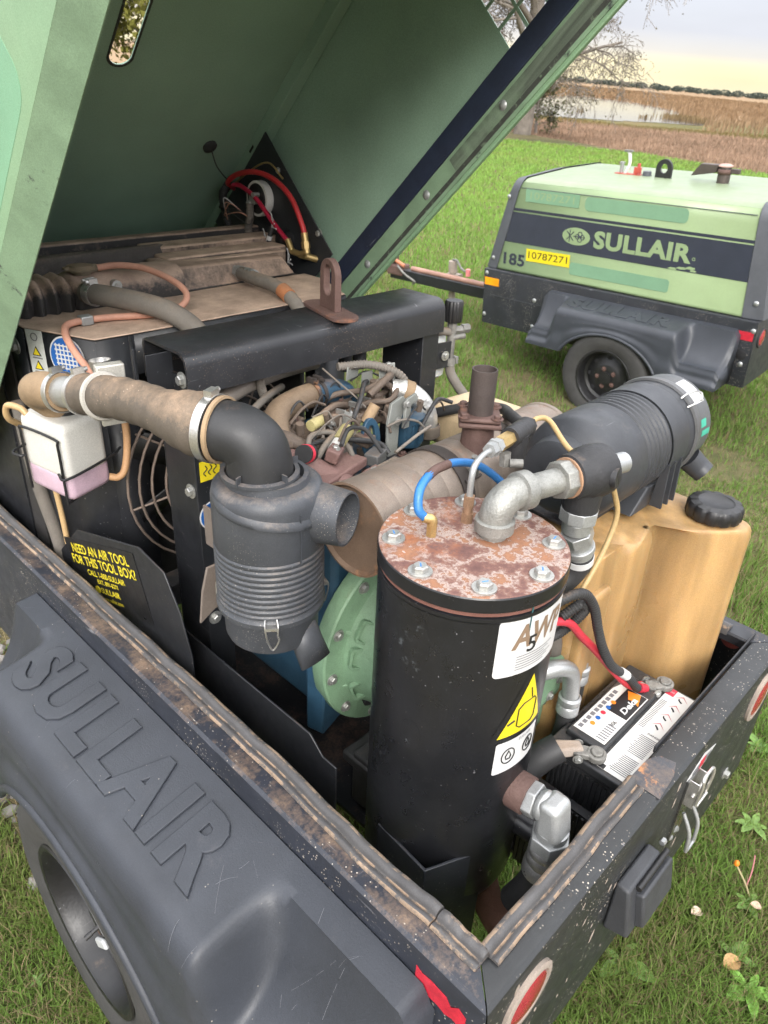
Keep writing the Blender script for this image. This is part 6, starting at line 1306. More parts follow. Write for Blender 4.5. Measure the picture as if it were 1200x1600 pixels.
so = []; si = []; n_ = 28
for i in range(n_):
    a = 2*PI*i/n_; ca, sa = math.cos(a), math.sin(a); si.append((.026*ca, .06+.030*sa)); so.append((.058*ca, .06+.060*sa) if sa >= -.01 else (.058*(1 if ca > 0 else -1)*min(1, abs(ca)*1.6), max(-.01, .06+.11*sa)))
b = MB(); b.holed(so, si, (.592, 1.04, zr), (0, -1, 0), (0, 0, 1), .02); b.build('lifting_eye', capblk_m, far, bevel=.002)
b = MB(); b.cyl((.60, 1.17, zr-.005), (.60, 1.17, zr+.03), .032, .028, n=20); b.build('roof_plug', capgrey_m, far)
b = MB(); b.cyl((.62, 1.38, zr), (.62, 1.38, zr+.06), .014, n=12); b.cyl((.62, 1.38, zr+.06), (.62, 1.38, zr+.075), .018, n=12); vl = b.build('valve_post', zinc_m, far)
b = MB(); b.tube([(.60, 1.34, zr), (.60, 1.315, zr+.06), (.60, 1.32, zr+.12), (.60, 1.33, zr+.145)], .012, n=10); b.build('lever', whiteb_m, vl); b = MB(); b.box((.60, 1.333, zr+.15), (.03, .06, .012)); b.build('lever_knob', lead_m, vl)
b = MB(); b.tube([(.60, 1.26, zr), (.60, 1.24, zr+.04), (.60, 1.24, zr+.075)], .012, n=10); b.box((.60, 1.245, zr+.03), (.02, .05, .04)); b.build('red_lever', mat('red_paint', (.42, .07, .05), .5), vl)
b = MB(); b.box((.60, 1.31, zr+.002), (.05, .20, .006)); b.build('lever_base', MATS['red_paint'], vl)
# drawbar, coupler, jack
db = MB(); db.box((.60, 2.85, -.395), (.10, 1.6, .10)); dbo = db.build('drawbar', frame_m, far, bevel=.008, label='black drawbar with a red coupler at its tip')
b = MB(); b.tube([(.57, 2.06, -.330), (.585, 2.5, -.33), (.60, 3.4, -.33)], .024, n=14); b.build('rusty_tube', mat('tube_rust_pink', (.30, .17, .13), .6, rust=.3, rcol=(.25, .1, .06)), dbo)
b = MB(); b.tube([(.56, 2.10, -.345), (.60, 2.25, -.45), (.60, 2.4, -.42), (.60, 2.75, -.44), (.60, 3.1, -.38)], .008, n=8); b.build('safety_cable', cond_m, dbo)
b = MB(); b.box((.60, 3.58, -.36), (.13, .20, .10)); b.box((.60, 3.70, -.34), (.09, .12, .10)); b.cyl((.60, 3.62, -.31), (.60, 3.62, -.22), .035, n=16); cpl = b.build('coupler', rust_m, dbo, bevel=.015)
b = MB(); b.tube([(.53, 3.44, -.30), (.52, 3.56, -.25), (.54, 3.68, -.20)], .018, n=10); b.build('coupler_lever', mat('rust_orange', (.40, .15, .08), .6, rust=.3), dbo)
b = MB(); b.sphere((.56, 3.80, -.30), .045, 14, 8); b.build('red_ball_cover', grip_m, dbo)
b = MB(); b.box((.60, 3.64, -.19), (.08, .09, .10), Matrix.Rotation(R(20), 3, 'X')); b.build('ratchet', rustpipe_m, dbo, bevel=.01)
b = MB(); b.tube([(.50, 3.50, -.30), (.49, 3.40, -.36), (.52, 3.30, -.42), (.56, 3.36, -.46)], .010, n=8); b.build('chain', lead_m, dbo)
b = MB(); b.cyl((.66, 2.95, -.9), (.66, 2.95, -.22), .030, n=18); b.cyl((.66, 2.95, -.30), (.66, 2.95, -.20), .040, n=18); b.cyl((.66, 2.95, -.92), (.66, 2.95, -.88), .08, n=18); b.box((.66, 2.95, -.335), (.13, .13, .03)); jk = b.build('jack', MATS['alternator_alloy'], dbo)
b = MB(); b.tube([(.66, 2.95, -.19), (.655, 2.90, -.19), (.64, 2.83, -.25), (.62, 2.74, -.265)], .010, n=8); b.build('crank', lead_m, dbo); b = MB(); b.cyl((.62, 2.74, -.295), (.62, 2.74, -.235), .022, n=14); b.build('crank_grip', mat('pink_grip', (.60, .20, .20), .5), dbo)
# near machine drawbar (reaches away to the front)
b = MB(); b.box((.60, 2.85, -.395), (.10, 1.6, .10)); b.build('drawbar', frame_m, near, bevel=.008)

# ------------------------------------------------------------------ ground
def attr_mat(name, rough=.7, trans=0.):
    m = bpy.data.materials.new(name); m.use_nodes = True; t = m.node_tree; b = t.nodes['Principled BSDF']; a = t.nodes.new('ShaderNodeAttribute'); a.attribute_name = 'Col'
    t.links.new(a.outputs['Color'], b.inputs['Base Color']); b.inputs['Roughness'].default_value = rough; b.inputs['Specular IOR Level'].default_value = .25
    if trans:
        tr_ = t.nodes.new('ShaderNodeBsdfTranslucent'); t.links.new(a.outputs['Color'], tr_.inputs[0]); mx = t.nodes.new('ShaderNodeMixShader'); mx.inputs[0].default_value = trans
        t.links.new(b.outputs[0], mx.inputs[1]); t.links.new(tr_.outputs[0], mx.inputs[2]); t.links.new(mx.outputs[0], t.nodes['Material Output'].inputs[0])
    return m
def ground_mat(name, cols, s1, s2, bump=.4, bs=40, rough=.95):
    m = bpy.data.materials.new(name); m.use_nodes = True; t = m.node_tree; N = t.nodes; Lk = t.links.new; b = N['Principled BSDF']; g = N.new('ShaderNodeNewGeometry')
    def nz(s, d=6):
        n = N.new('ShaderNodeTexNoise'); n.inputs['Scale'].default_value = s; n.inputs['Detail'].default_value = d; Lk(g.outputs['Position'], n.inputs[0]); return n.outputs[0]
    r = N.new('ShaderNodeValToRGB'); e = r.color_ramp.elements; e[0].position = .3; e[0].color = (*cols[0], 1); e[1].position = .7; e[1].color = (*cols[-1], 1)
    for i, c in enumerate(cols[1:-1]): q = e.new(.3+.4*(i+1)/(len(cols)-1)); q.color = (*c, 1)
    ad = N.new('ShaderNodeMix'); ad.inputs[0].default_value = .45; Lk(nz(s1), ad.inputs[2]); Lk(nz(s2, 8), ad.inputs[3]); Lk(ad.outputs[0], r.inputs[0]); Lk(r.outputs[0], b.inputs['Base Color'])
    b.inputs['Roughness'].default_value = rough; b.inputs['Specular IOR Level'].default_value = .15
    bn = N.new('ShaderNodeBump'); bn.inputs['Strength'].default_value = bump; bn.inputs['Distance'].default_value = .03; Lk(nz(bs), bn.inputs['Height']); Lk(bn.outputs[0], b.inputs['Normal']); return m
def sheet(name, poly, z, m):
    me = bpy.data.meshes.new(name); me.from_pydata([(x, y, z) for x, y in poly], [], [tuple(range(len(poly)))]); me.update(); me.materials.append(m); o = bpy.data.objects.new(name, me); C.objects.link(o); o['kind'] = 'structure'; return o
def jag(a, b_, n, amp):
    a = np.array(a, float); b_ = np.array(b_, float); d = b_-a; nn = np.array([-d[1], d[0]])/np.hypot(*d); return [tuple(a+d*i/n+nn*rng.normal(0, amp)*(0 < i < n)) for i in range(n)]
marsh_m = ground_mat('marsh', [(.18, .115, .065), (.24, .16, .09), (.28, .195, .115), (.21, .155, .08)], .02, .25, .8, 2)
sheet('ground', [(-2500, -2500), (2500, -2500), (2500, 2500), (-2500, 2500)], -.47, marsh_m)
def far_scale(P, k): return [(-.52+(x+.52)*k, -.2+(y+.2)*k) for x, y in P]
lawn_m = ground_mat('lawn_soil', [(.06, .07, .028), (.10, .10, .045), (.16, .13, .07), (.075, .085, .035)], .5, 9, .8, 60)
edge = jag((26.6, -70), (25.6, 9), 40, .15)+jag((25.6, 9), (27.4, 20.5), 20, .12)+jag((27.4, 20.5), (30.5, 45), 20, .15)+[(36, 90)]
sheet('lawn', [(-90, 90), (-90, -70)]+edge, 0, lawn_m)
field_m = ground_mat('bean_field', [(.19, .13, .088), (.26, .175, .118), (.29, .20, .138)], .3, 6, 1., 5)
far_e = jag((46, 66), (39.5, 28.3), 12, .3)+jag((39.5, 28.3), (44.5, 24), 8, .15)+jag((44.5, 24), (50.5, 18.8), 8, .2)+jag((50.5, 18.8), (105, -33), 14, .4)+[(105, -70)]
sheet('field', edge[:]+far_e, -.30, field_m)
bank_m = ground_mat('pond_bank', [(.075, .075, .025), (.13, .115, .045), (.17, .12, .06)], .2, 3, 1., 5)
sheet('bank', far_scale([(30, 60), (36, 25), (41, 21), (46.5, 16.6), (95, -31), (130, -10), (80, 30), (56, 33), (44, 36), (50, 60)], 1.12), -.44, bank_m)
wm = bpy.data.materials.new('pond_water'); wm.use_nodes = True; wb = wm.node_tree.nodes['Principled BSDF']; wb.inputs['Base Color'].default_value = (.05, .055, .06, 1); wb.inputs['Roughness'].default_value = .08
_n = wm.node_tree.nodes.new('ShaderNodeTexNoise'); _n.inputs['Scale'].default_value = 1.2; _b = wm.node_tree.nodes.new('ShaderNodeBump'); _b.inputs['Strength'].default_value = .08; wm.node_tree.links.new(_n.outputs[0], _b.inputs['Height']); wm.node_tree.links.new(_b.outputs[0], wb.inputs['Normal'])
pond = [(42.4, 29.2), (46.6, 28.3), (50.7, 27.3), (55.4, 25.6), (58.5, 26.5), (64, 30), (72.9, 35.6), (84, 41), (96, 50), (104, 57), (113, 68), (112, 72), (88, 61), (60, 50)]
pond = far_scale(pond, 1.197)
pd = []
for i in range(len(pond)): pd += jag(pond[i], pond[(i+1) % len(pond)], 6, .35)
sheet('pond', pd, -.41, wm)

# ------------------------------------------------------------------ grass and other blades (uncountable)
cp_ = np.array(cam.matrix_world.translation[:2]); fw = np.array([.62578819, .5817981]); fw /= np.hypot(*fw); rt2 = np.array([fw[1], -fw[0]])
def blades(name, P, H, Wd, colr, m, bend=.5, label=None, cat=None, z0=0., segs=2):
    """P (n,2) positions; each blade a bent tapered strip"""
    n = len(P); az = rng.uniform(0, 2*PI, n); d = np.stack([np.cos(az), np.sin(az)], 1); s = np.stack([-d[:, 1], d[:, 0]], 1); lean = rng.uniform(.05, 1., n)*bend
    V = np.zeros((n, 2*segs+1, 3)); 
    for k in range(segs+1):
        t = k/segs; c = P+d*(lean*H*t*t)[:, None]; z = z0+H*t*(1-.35*lean*t); w = Wd*(1-t)**.7*.5
        if k < segs:
            V[:, 2*k, :2] = c-s*w[:, None]; V[:, 2*k, 2] = z; V[:, 2*k+1, :2] = c+s*w[:, None]; V[:, 2*k+1, 2] = z
        else: V[:, 2*k, :2] = c; V[:, 2*k, 2] = z
    base = np.arange(n)[:, None]*(2*segs+1); tl = []
    for k in range(segs-1): tl += [[2*k, 2*k+1, 2*k+3], [2*k, 2*k+3, 2*k+2]]
    tl.append([2*segs-2, 2*segs-1, 2*segs]); tl = np.array(tl); F = (base[:, :, None]+tl[None]).reshape(-1, 3)
    me = bpy.data.meshes.new(name); me.vertices.add(V.shape[0]*V.shape[1]); me.vertices.foreach_set('co', V.reshape(-1)); nf = len(F); me.loops.add(nf*3); me.loops.foreach_set('vertex_index', F.reshape(-1).astype(np.int32)); me.polygons.add(nf)
    me.polygons.foreach_set('loop_start', (np.arange(nf)*3).astype(np.int32)); me.polygons.foreach_set('loop_total', np.full(nf, 3, np.int32)); me.update(calc_edges=True)
    ca = me.color_attributes.new('Col', 'FLOAT_COLOR', 'POINT'); col = np.ones((n, 2*segs+1, 4)); col[:, :, :3] = colr[:, None, :]; ca.data.foreach_set('color', col.reshape(-1).astype(np.float32))
    me.materials.append(m); o = bpy.data.objects.new(name, me); C.objects.link(o); o['kind'] = 'stuff'
    if label: o['label'] = label
    if cat: o['category'] = cat
    return o
def scatter(n, dmin, dmax, half=42, pw=2.0):
    """random points in a wedge before the camera, thinning with distance"""
    u = rng.uniform(0, 1, n); d = (dmin**(2-pw)+(dmax**(2-pw)-dmin**(2-pw))*u)**(1/(2-pw)) if pw != 2 else dmin*(dmax/dmin)**u
    a = rng.uniform(-R(half), R(half), n); return cp_+fw*(d*np.cos(a))[:, None]+rt2*(d*np.sin(a))[:, None], d
def vnoise(P, s, seed=0):
    g = np.random.default_rng(seed).uniform(0, 1, (64, 64)); q = P*s; i = np.floor(q).astype(int); f = q-i; f = f*f*(3-2*f); a = lambda dx, dy: g[(i[:, 0]+dx) % 64, (i[:, 1]+dy) % 64]
    return (a(0, 0)*(1-f[:, 0])+a(1, 0)*f[:, 0])*(1-f[:, 1])+(a(0, 1)*(1-f[:, 0])+a(1, 1)*f[:, 0])*f[:, 1]
grass_m = attr_mat('grass_blades', .6, .42); dry_m = attr_mat('dry_blades', .8, .2)
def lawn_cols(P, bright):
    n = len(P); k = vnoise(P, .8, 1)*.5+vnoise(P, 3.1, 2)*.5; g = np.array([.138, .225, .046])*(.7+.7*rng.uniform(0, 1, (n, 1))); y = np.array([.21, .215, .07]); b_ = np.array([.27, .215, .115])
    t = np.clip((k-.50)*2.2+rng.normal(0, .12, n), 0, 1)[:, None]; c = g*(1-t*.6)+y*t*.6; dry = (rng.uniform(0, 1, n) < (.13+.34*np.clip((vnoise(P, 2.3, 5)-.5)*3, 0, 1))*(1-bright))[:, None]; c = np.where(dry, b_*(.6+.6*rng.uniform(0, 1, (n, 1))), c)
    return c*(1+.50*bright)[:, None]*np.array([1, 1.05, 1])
def in_gravel(P): return (P[:, 0] < .25+.1*np.sin(P[:, 1]*5)) & (P[:, 1] > 1.22) & (vnoise(P, 2.6, 9)+.35*np.clip((P[:, 1]-1.9), 0, 1) > .34-.6*(P[:, 1] > 2.0))
P, d = scatter(360000, .75, 6.5, 60, 1.6); 
keep = ~(in_gravel(P) & (rng.uniform(0, 1, len(P)) < .93)); bare = (vnoise(P, 1.7, 21) > .74) & (rng.uniform(0, 1, len(P)) < .7); keep &= ~bare
P = P[keep]; d = d[keep]; n = len(P)
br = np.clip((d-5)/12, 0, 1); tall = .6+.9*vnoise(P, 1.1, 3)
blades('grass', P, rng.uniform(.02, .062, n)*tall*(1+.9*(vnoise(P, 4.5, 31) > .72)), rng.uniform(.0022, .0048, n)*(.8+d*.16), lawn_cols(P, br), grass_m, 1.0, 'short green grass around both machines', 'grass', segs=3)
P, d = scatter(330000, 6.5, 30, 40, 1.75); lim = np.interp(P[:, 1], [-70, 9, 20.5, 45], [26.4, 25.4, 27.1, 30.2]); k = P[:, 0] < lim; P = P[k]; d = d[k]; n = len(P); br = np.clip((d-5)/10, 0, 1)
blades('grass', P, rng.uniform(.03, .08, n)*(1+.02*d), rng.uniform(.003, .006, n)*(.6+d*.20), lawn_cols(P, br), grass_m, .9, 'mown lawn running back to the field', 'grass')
# straw-dry blades and clumps near
P, d = scatter(34000, .75, 6, 60, 1.7); n = len(P); blades('dry_grass', P, rng.uniform(.02, .07, n), rng.uniform(.0018, .0035, n), np.array([.26, .20, .11])*(.6+.6*rng.uniform(0, 1, (n, 1))), dry_m, 1.6, 'dry straw blades among the near grass', 'dry grass')
# bean field and bank vegetation
def strip(n, x0, x1, y0, y1): return np.stack([rng.uniform(x0, x1, n), rng.uniform(y0, y1, n)], 1)
P = strip(260000, 25.2, 60, -6, 34); lo = np.interp(P[:, 1], [-70, 9, 20.5, 45], [26.5, 25.6, 27.4, 30.5]); hi = np.interp(P[:, 1], [-33, 18.8, 24, 28.3, 66], [105, 50.5, 44.5, 39.5, 46]); k = (P[:, 0] > lo+rng.normal(0, .25, len(P))) & (P[:, 0] < hi) & (rng.uniform(0, 1, len(P)) < np.clip(1.3-(P[:, 0]-lo)/26, .25, 1)); P = P[k]; n = len(P)
c = np.array([.30, .205, .14])*(.65+.75*rng.uniform(0, 1, (n, 1)))*(.8+.4*vnoise(P, .6, 7))[:, None]
blades('bean_crop', P, rng.uniform(.18, .40, n), rng.uniform(.03, .07, n), c, dry_m, .5, 'brown ripe bean crop beyond the lawn', 'crop', z0=-.30)
P = strip(140000, 37, 85, 8, 40); lo = np.interp(P[:, 1], [-33, 18.8, 24, 28.3, 66], [105, 50.5, 44.5, 39.5, 46]); k = (P[:, 0] > lo-.6) & (P[:, 0] < lo+np.interp(P[:, 1], [8, 23, 30, 40], [24, 17, 12, 8]))
P = P[k]; n = len(P); t = vnoise(P, .35, 8)[:, None]; c = (np.array([.11, .12, .035])*(1-t)+np.array([.24, .165, .075])*t)*(.7+.6*rng.uniform(0, 1, (n, 1)))
from mathutils.geometry import intersect_point_line as _ipl
def in_poly(P, poly):
    x, y = P[:, 0], P[:, 1]; r = np.zeros(len(P), bool); q = poly
    for i in range(len(q)):
        (xa, ya), (xb, yb) = q[i], q[i-1]; cnd = ((ya > y) != (yb > y)) & (x < (xb-xa)*(y-ya)/(yb-ya+1e-12)+xa); r ^= cnd
    return r
k = ~in_poly(P, pond); P = P[k]; c = c[k]; n = len(P)
blades('bank_grass', P, rng.uniform(.08, .26, n), rng.uniform(.04, .08, n), c, dry_m, .6, 'green and tan tall grass along the pond bank', 'grass', z0=-.44)
# marsh reeds behind and in the pond
P = strip(190000, 56, 360, 18, 280); k = ~in_poly(P, pond); a = np.arctan2(P[:, 1], P[:, 0]); k &= (a > R(13)) & (a < R(47)); dd = np.hypot(P[:, 0], P[:, 1]); k &= ~((a > R(24.3)) & (dd < 84)); k &= rng.uniform(0, 1, len(P)) < np.clip(110/dd, .1, 1)**1.3; P = P[k]; dd = dd[k]; n = len(P)
t = vnoise(P, .05, 12)[:, None]*.6+vnoise(P, .3, 13)[:, None]*.4; c = (np.array([.19, .12, .065])*(1-t)+np.array([.27, .185, .11])*t)*(.7+.6*rng.uniform(0, 1, (n, 1)))
blades('marsh_reeds', P, rng.uniform(.4, .85, n), rng.uniform(.07, .14, n)*(dd/70), c, dry_m, .4, 'russet marsh reeds stretching to the horizon', 'reeds', z0=-.46)
cl = []; 
for (x, y, r, q) in ((63, 31.5, 1.0, 60), (66, 33, .8, 40), (58, 31, .5, 30), (55.5, 35, .5, 20), (61.5, 29.0, 2.2, 300), (66, 31.6, 2.0, 260)): x, y = x*1.197, y*1.197; cl.append(np.stack([rng.normal(x, r*.5, q), rng.normal(y, r*.5, q)], 1))
P = np.concatenate(cl); n = len(P); c = np.array([.20, .14, .07])*(.6+.7*rng.uniform(0, 1, (n, 1)))
blades('pond_reeds', P, rng.uniform(.25, .6, n), rng.uniform(.05, .1, n), c, dry_m, .4, 'reed tufts standing in the pond', 'reeds', z0=-.42)
# gravel at the left edge
gv_ = MB(); gp_ = strip(9000, -1.2, .35, 1.2, 3.2); gp_ = gp_[in_gravel(gp_)][:2600]
cols = []
for (x, y) in gp_:
    r = random.choice([.004, .006, .008, .012, .016, .024])*random.uniform(.7, 1.2); k = len(gv_.v); gv_.sphere((x, y, r*.3), Vector((r*random.uniform(.8, 1.4), r, r*.6)), 6, 4); q = random.uniform(.10, .28); cols += [(q, q*.93, q*.86, 1)]*(len(gv_.v)-k)
me = bpy.data.meshes.new('gravel'); me.from_pydata(gv_.v, [], gv_.f); me.update(); ca = me.color_attributes.new('Col', 'FLOAT_COLOR', 'POINT'); ca.data.foreach_set('color', np.array(cols, np.float32).reshape(-1)); me.materials.append(attr_mat('pebbles', .8)); o = bpy.data.objects.new('gravel', me); C.objects.link(o); tag(o, 'loose pale gravel at the left edge of the grass', 'gravel', kind='stuff')
# broad weed leaves (plantain / dandelion / clover) near the machine
def weed(x, y, s, nl, colr, label, name='lawn_weed'):
    b = MB()
    for i in range(nl):
        a = 2*PI*i/nl+random.uniform(-.3, .3); L_ = s*random.uniform(.7, 1.15); w = L_*random.uniform(.16, .26); u = Vector((math.cos(a), math.sin(a), 0)); v = Vector((-u.y, u.x, 0)); k = 6; up_ = random.uniform(.3, .75); vs = []
        for j in range(k+1):
            t = j/k; c_ = u*L_*t+Vector((0, 0, L_*up_*(t-.75*t*t)+.006)); ww = w*math.sin(PI*min(1, .08+t*.92))**.8*(1+.25*((j % 2)*2-1)*(.5 if nl > 6 else .15)); vs += [c_-v*ww, c_+Vector((0, 0, -ww*.3)), c_+v*ww]
        b.add(vs, [(3*j+q, 3*j+q+1, 3*j+q+4, 3*j+q+3) for j in range(k) for q in (0, 1)])
    m = mat('weed_leaf_%d' % int(colr[1]*100), colr, .55, var=.25, vscale=30, bump=.1)
    o = b.build(name, m, None); o.location = (x, y, .012); return tag(o, label, 'weed', 'broad-leaved weeds in the lawn')
wl = [(.98, -.27, .08, 5, (.13, .27, .035), 'bright green rosette weed at the lower right corner'), (.79, .0, .085, 4, (.11, .20, .04), 'pale green weed below the tail lamp edge'), (1.04, -.20, .06, 4, (.12, .21, .04), 'weed just above the bright rosette, lower right'),
      (1.50, -.07, .06, 6, (.10, .21, .045), 'broad-leaved weed at the right edge near the dandelion'), (1.85, .05, .06, 7, (.10, .2, .04), 'broad weed at the right edge below the corner lamp'), (1.67, .15, .05, 5, (.14, .2, .03), 'small yellowish weed near the rear corner'), (-.28, 1.02, .030, 5, (.10, .2, .04), 'clover sprig left of the tyre tread'), (-.36, .98, .026, 4, (.10, .2, .04), 'tiny weed sprig beside the tyre at lower left'), (1.22, -.17, .05, 5, (.12, .22, .04), 'leafy weed at the foot of the dandelion')]
for a in wl: weed(*a)
# dandelion stem and fallen leaves
b = MB(); b.tube([(1.245, -.175, .0), (1.235, -.145, .06), (1.225, -.11, .11), (1.222, -.10, .125)], .0028, n=6); dn_ = b.build('stem', mat('stem_tan', (.35, .30, .16), .7), None)
dand = thing('dandelion', 'tall dry dandelion stem with an orange bud at the lower right', 'flower'); dn_.parent = dand
b = MB(); b.sphere((1.2215, -.0985, .131), (.008, .008, .011), 10, 6); b.build('bud', orangeink_m, dand)
b = MB(); b.tube([(1.235, -.145, .06), (1.255, -.14, .095), (1.285, -.13, .115), (1.30, -.125, .118)], .002, n=6); b.build('side_stalk', mat('stem_pink', (.42, .16, .16), .6), dand)
def dead_leaf(x, y, s, colr, label):
    b = MB(); vs = []; k = 8
    for j in range(k+1):
        t = j/k; w = s*.42*math.sin(PI*min(1, .05+.95*t))**.7; vs += [(s*(t-.5), -w, .012+.3*s*w/s+.1*s*math.sin(t*3)), (s*(t-.5), 0, .006+.12*s*math.sin(t*3)), (s*(t-.5), w, .012+.35*s*w/s)]
    b.add(vs, [(3*j+q, 3*j+q+1, 3*j+q+4, 3*j+q+3) for j in range(k) for q in (0, 1)]); o = b.build('fallen_leaf', mat('dead_leaf_%d' % int(colr[0]*100), colr, .7, var=.3, vscale=50), None); o.location = (x, y, .03); o.rotation_euler = (random.uniform(-.3, .3), random.uniform(-.3, .3), random.uniform(0, 6)); tag(o, label, 'leaf', 'fallen leaves on the grass')
dead_leaf(1.0, -.21, .05, (.36, .22, .09), 'curled tan leaf on the grass at lower right'); dead_leaf(1.06, -.08, .035, (.55, .42, .32), 'pale pinkish petal-like leaf below the plug socket'); dead_leaf(1.21, -.19, .03, (.50, .36, .26), 'bleached petal at the foot of the dandelion')

# ------------------------------------------------------------------ trees
bark_m = mat('bark', (.20, .175, .15), .9, var=.3, vscale=4, bump=1., bscale=12)
def tree(name, label, base, h, r0, seed, leaf_n, leaf_c, leaf_s, lean=(0, 0), spread=1., depth=5, droop=0., start=.3, group=None, extra=(), scat=.28):
    rs = random.Random(seed); root = thing(name, label, 'tree', Matrix.Translation(base), group); wood = MB(); tr_ = MB(); tips = []
    def limb(p, d, L_, r, lv):
        n = 4 if lv else 7; P = [p]; q = p.copy(); dd = d.copy()
        for i in range(n):
            dd = (dd+Vector((rs.gauss(0, .10), rs.gauss(0, .10), rs.gauss(0, .05)-droop*lv*.05)))
            if lv == 0: dd = (dd+Vector((0, 0, .25)))
            dd.normalize(); q = q+dd*(L_/n); P.append(q.copy())
        (tr_ if lv == 0 else wood).tube(P, lambda t: max(.009, r*(1-.55*t) if lv < depth else r*(1-.8*t)), n=(10 if lv == 0 else 6 if lv < 3 else 3), res=(4 if lv < 2 else 2 if lv < 4 else 1), caps=False)
        if lv >= depth: tips.append((P[-1], dd)); tips.append((P[len(P)//2], dd)); return
        kids = (7 if lv == 0 else 4 if lv < 3 else 4)
        for i in range(kids):
            t = (start+(1-start)*(i+.6)/kids) if lv == 0 else .25+.75*(i+rs.random())/kids; t = min(t, .99); k = t*n; j = int(k); pp = P[j].lerp(P[min(j+1, n)], k-j)
            a = rs.uniform(0, 2*PI); u, v, w = frame(dd); ang = R(rs.uniform(28, 62))*spread; nd = w*math.cos(ang)+(u*math.cos(a)+v*math.sin(a))*math.sin(ang)
            limb(pp, nd, L_*rs.uniform(.48, .66)*(1 if lv else .85), r*(.55 if lv else .42)*(1-.35*t), lv+1)
    limb(Vector((0, 0, -.1)), Vector((lean[0], lean[1], 1)).normalized(), h*.62, r0, 0)
    for p_, d_, L_, r_ in extra: limb(Vector(p_), Vector(d_).normalized(), L_, r_, 1)
    tr_.build('trunk', bark_m, root, sharp=80); wood.build('branches', bark_m, root, sharp=80)
    # leaves: small quads near the tips
    n = leaf_n; idx = [rs.randrange(len(tips)) for _ in range(n)]; B = np.array([tips[i][0][:] for i in idx]); g = np.random.default_rng(seed); B = B+g.normal(0, scat*h/10, (n, 3)); s = leaf_s*g.uniform(.6, 1.3, n)
    a = g.normal(0, 1, (n, 3)); a /= np.linalg.norm(a, axis=1)[:, None]; b_ = np.cross(a, g.normal(0, 1, (n, 3))); b_ /= np.linalg.norm(b_, axis=1)[:, None]
    V = np.stack([B-a*s[:, None], B+b_*s[:, None]*.55, B+a*s[:, None], B-b_*s[:, None]*.55], 1).reshape(-1, 3); F = np.arange(4*n).reshape(n, 4)
    me = bpy.data.meshes.new('crown'); me.from_pydata(V.tolist(), [], F.tolist()); me.update(); ca = me.color_attributes.new('Col', 'FLOAT_COLOR', 'POINT'); col = np.ones((n, 4, 4)); col[:, :, :3] = (np.array(leaf_c)*(.55+.8*g.uniform(0, 1, (n, 1))))[:, None, :]; ca.data.foreach_set('color', col.reshape(-1).astype(np.float32)); me.materials.append(leaf_mat); o = bpy.data.objects.new('crown', me); C.objects.link(o); o.parent = root
    return root
leaf_mat = attr_mat('tree_leaves', .6, .35)
tree('bare_tree', 'nearly bare tree with a thick pale trunk at the lawn edge', (26.9, 19.6, 0), 13, .36, 5, 5000, (.13, .115, .065), .042, scat=.10, lean=(.05, .02), spread=1.15, depth=5, droop=.6, start=.28,
     extra=(((0, 0, 1.9), (.5, -1.0, .62), 3.6, .09), ((0, 0, 2.6), (.3, -1.0, .95), 4.6, .11), ((0, 0, 3.6), (.6, -1.0, 1.3), 4.8, .11), ((0, 0, 1.6), (.2, -1, .35), 2.4, .05), ((0, 0, 2.2), (.5, -.6, .8), 3.0, .07)))
tree('leafy_bush', 'dark leafy bush just right of the bare tree trunk', (29.3, 20.6, 0), 3.3, .07, 8, 1700, (.12, .125, .06), .07, spread=1.3, depth=4, start=.1, scat=.35)
tree('bare_tree', 'bare grey tree seen through the lid grille', (25.5, 23.5, 0), 13, .28, 15, 6000, (.15, .13, .08), .045, scat=.12, spread=1.0, depth=5, droop=.4, start=.15)
tree('leafy_tree', 'yellowing leafy tree seen through the lid hand slot', (15.2, 27.5, 0), 9, .2, 21, 9000, (.22, .21, .05), .13, spread=1.25, depth=4, start=.05, droop=.5)
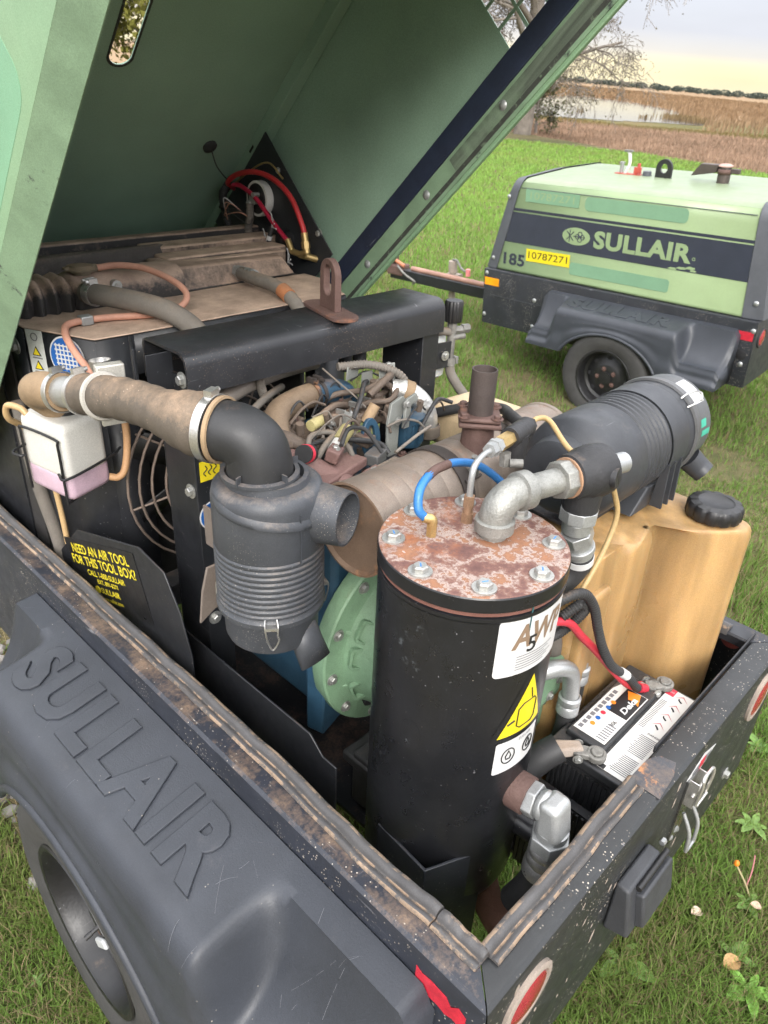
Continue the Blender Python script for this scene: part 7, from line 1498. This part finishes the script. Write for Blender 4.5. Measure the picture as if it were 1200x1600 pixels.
tree('leafy_tree', 'green leafy tree left behind the raised lid', (13.2, 30, 0), 13, .3, 22, 9000, (.12, .18, .06), .14, spread=1.2, depth=4, start=.08, droop=.5)
tree('leafy_bush', 'low green bush under the yellowing tree', (14.6, 25.8, 0), 3.2, .08, 23, 5000, (.13, .19, .05), .09, spread=1.3, depth=3, start=.05)
# far tree line on the horizon: separate small crowns
tl_rng = np.random.default_rng(3); 
for k in range(110):
    az = R(18.5)+R(22)*k/110+tl_rng.normal(0, .003); dist = tl_rng.uniform(760, 980); x, y = dist*math.cos(az), dist*math.sin(az); hh = tl_rng.uniform(2.2, 5.5)*(.55 if k % 9 == 4 else 1); 
    if math.degrees(az) > 33 and k % 3: continue
    if math.degrees(az) > 34: hh *= .6
    n = 260; g = np.random.default_rng(100+k); q = g.normal(0, 1, (n, 3)); q /= np.linalg.norm(q, axis=1)[:, None]; q *= g.uniform(.5, 1, (n, 1))**.5; B = q*np.array([hh*1.15, hh*1.15, hh*.5])+np.array([0, 0, hh*.52]); s = hh*.11*g.uniform(.6, 1.4, n)
    a = g.normal(0, 1, (n, 3)); a /= np.linalg.norm(a, axis=1)[:, None]; b_ = np.cross(a, g.normal(0, 1, (n, 3))); b_ /= np.linalg.norm(b_, axis=1)[:, None]
    V = np.stack([B-a*s[:, None], B+b_*s[:, None], B+a*s[:, None], B-b_*s[:, None]], 1).reshape(-1, 3)
    me = bpy.data.meshes.new('far_tree'); me.from_pydata(V.tolist(), [], np.arange(4*n).reshape(n, 4).tolist()); me.update(); ca = me.color_attributes.new('Col', 'FLOAT_COLOR', 'POINT'); col = np.ones((n, 4, 4)); col[:, :, :3] = (np.array([.07, .085, .07])*(.7+.6*g.uniform(0, 1, (n, 1))))[:, None, :]; ca.data.foreach_set('color', col.reshape(-1).astype(np.float32)); me.materials.append(leaf_mat)
    o = bpy.data.objects.new('far_tree', me); C.objects.link(o); o.location = (x, y, -.1); tag(o, 'small dark tree in the far tree line on the horizon', 'tree', 'trees of the far tree line')
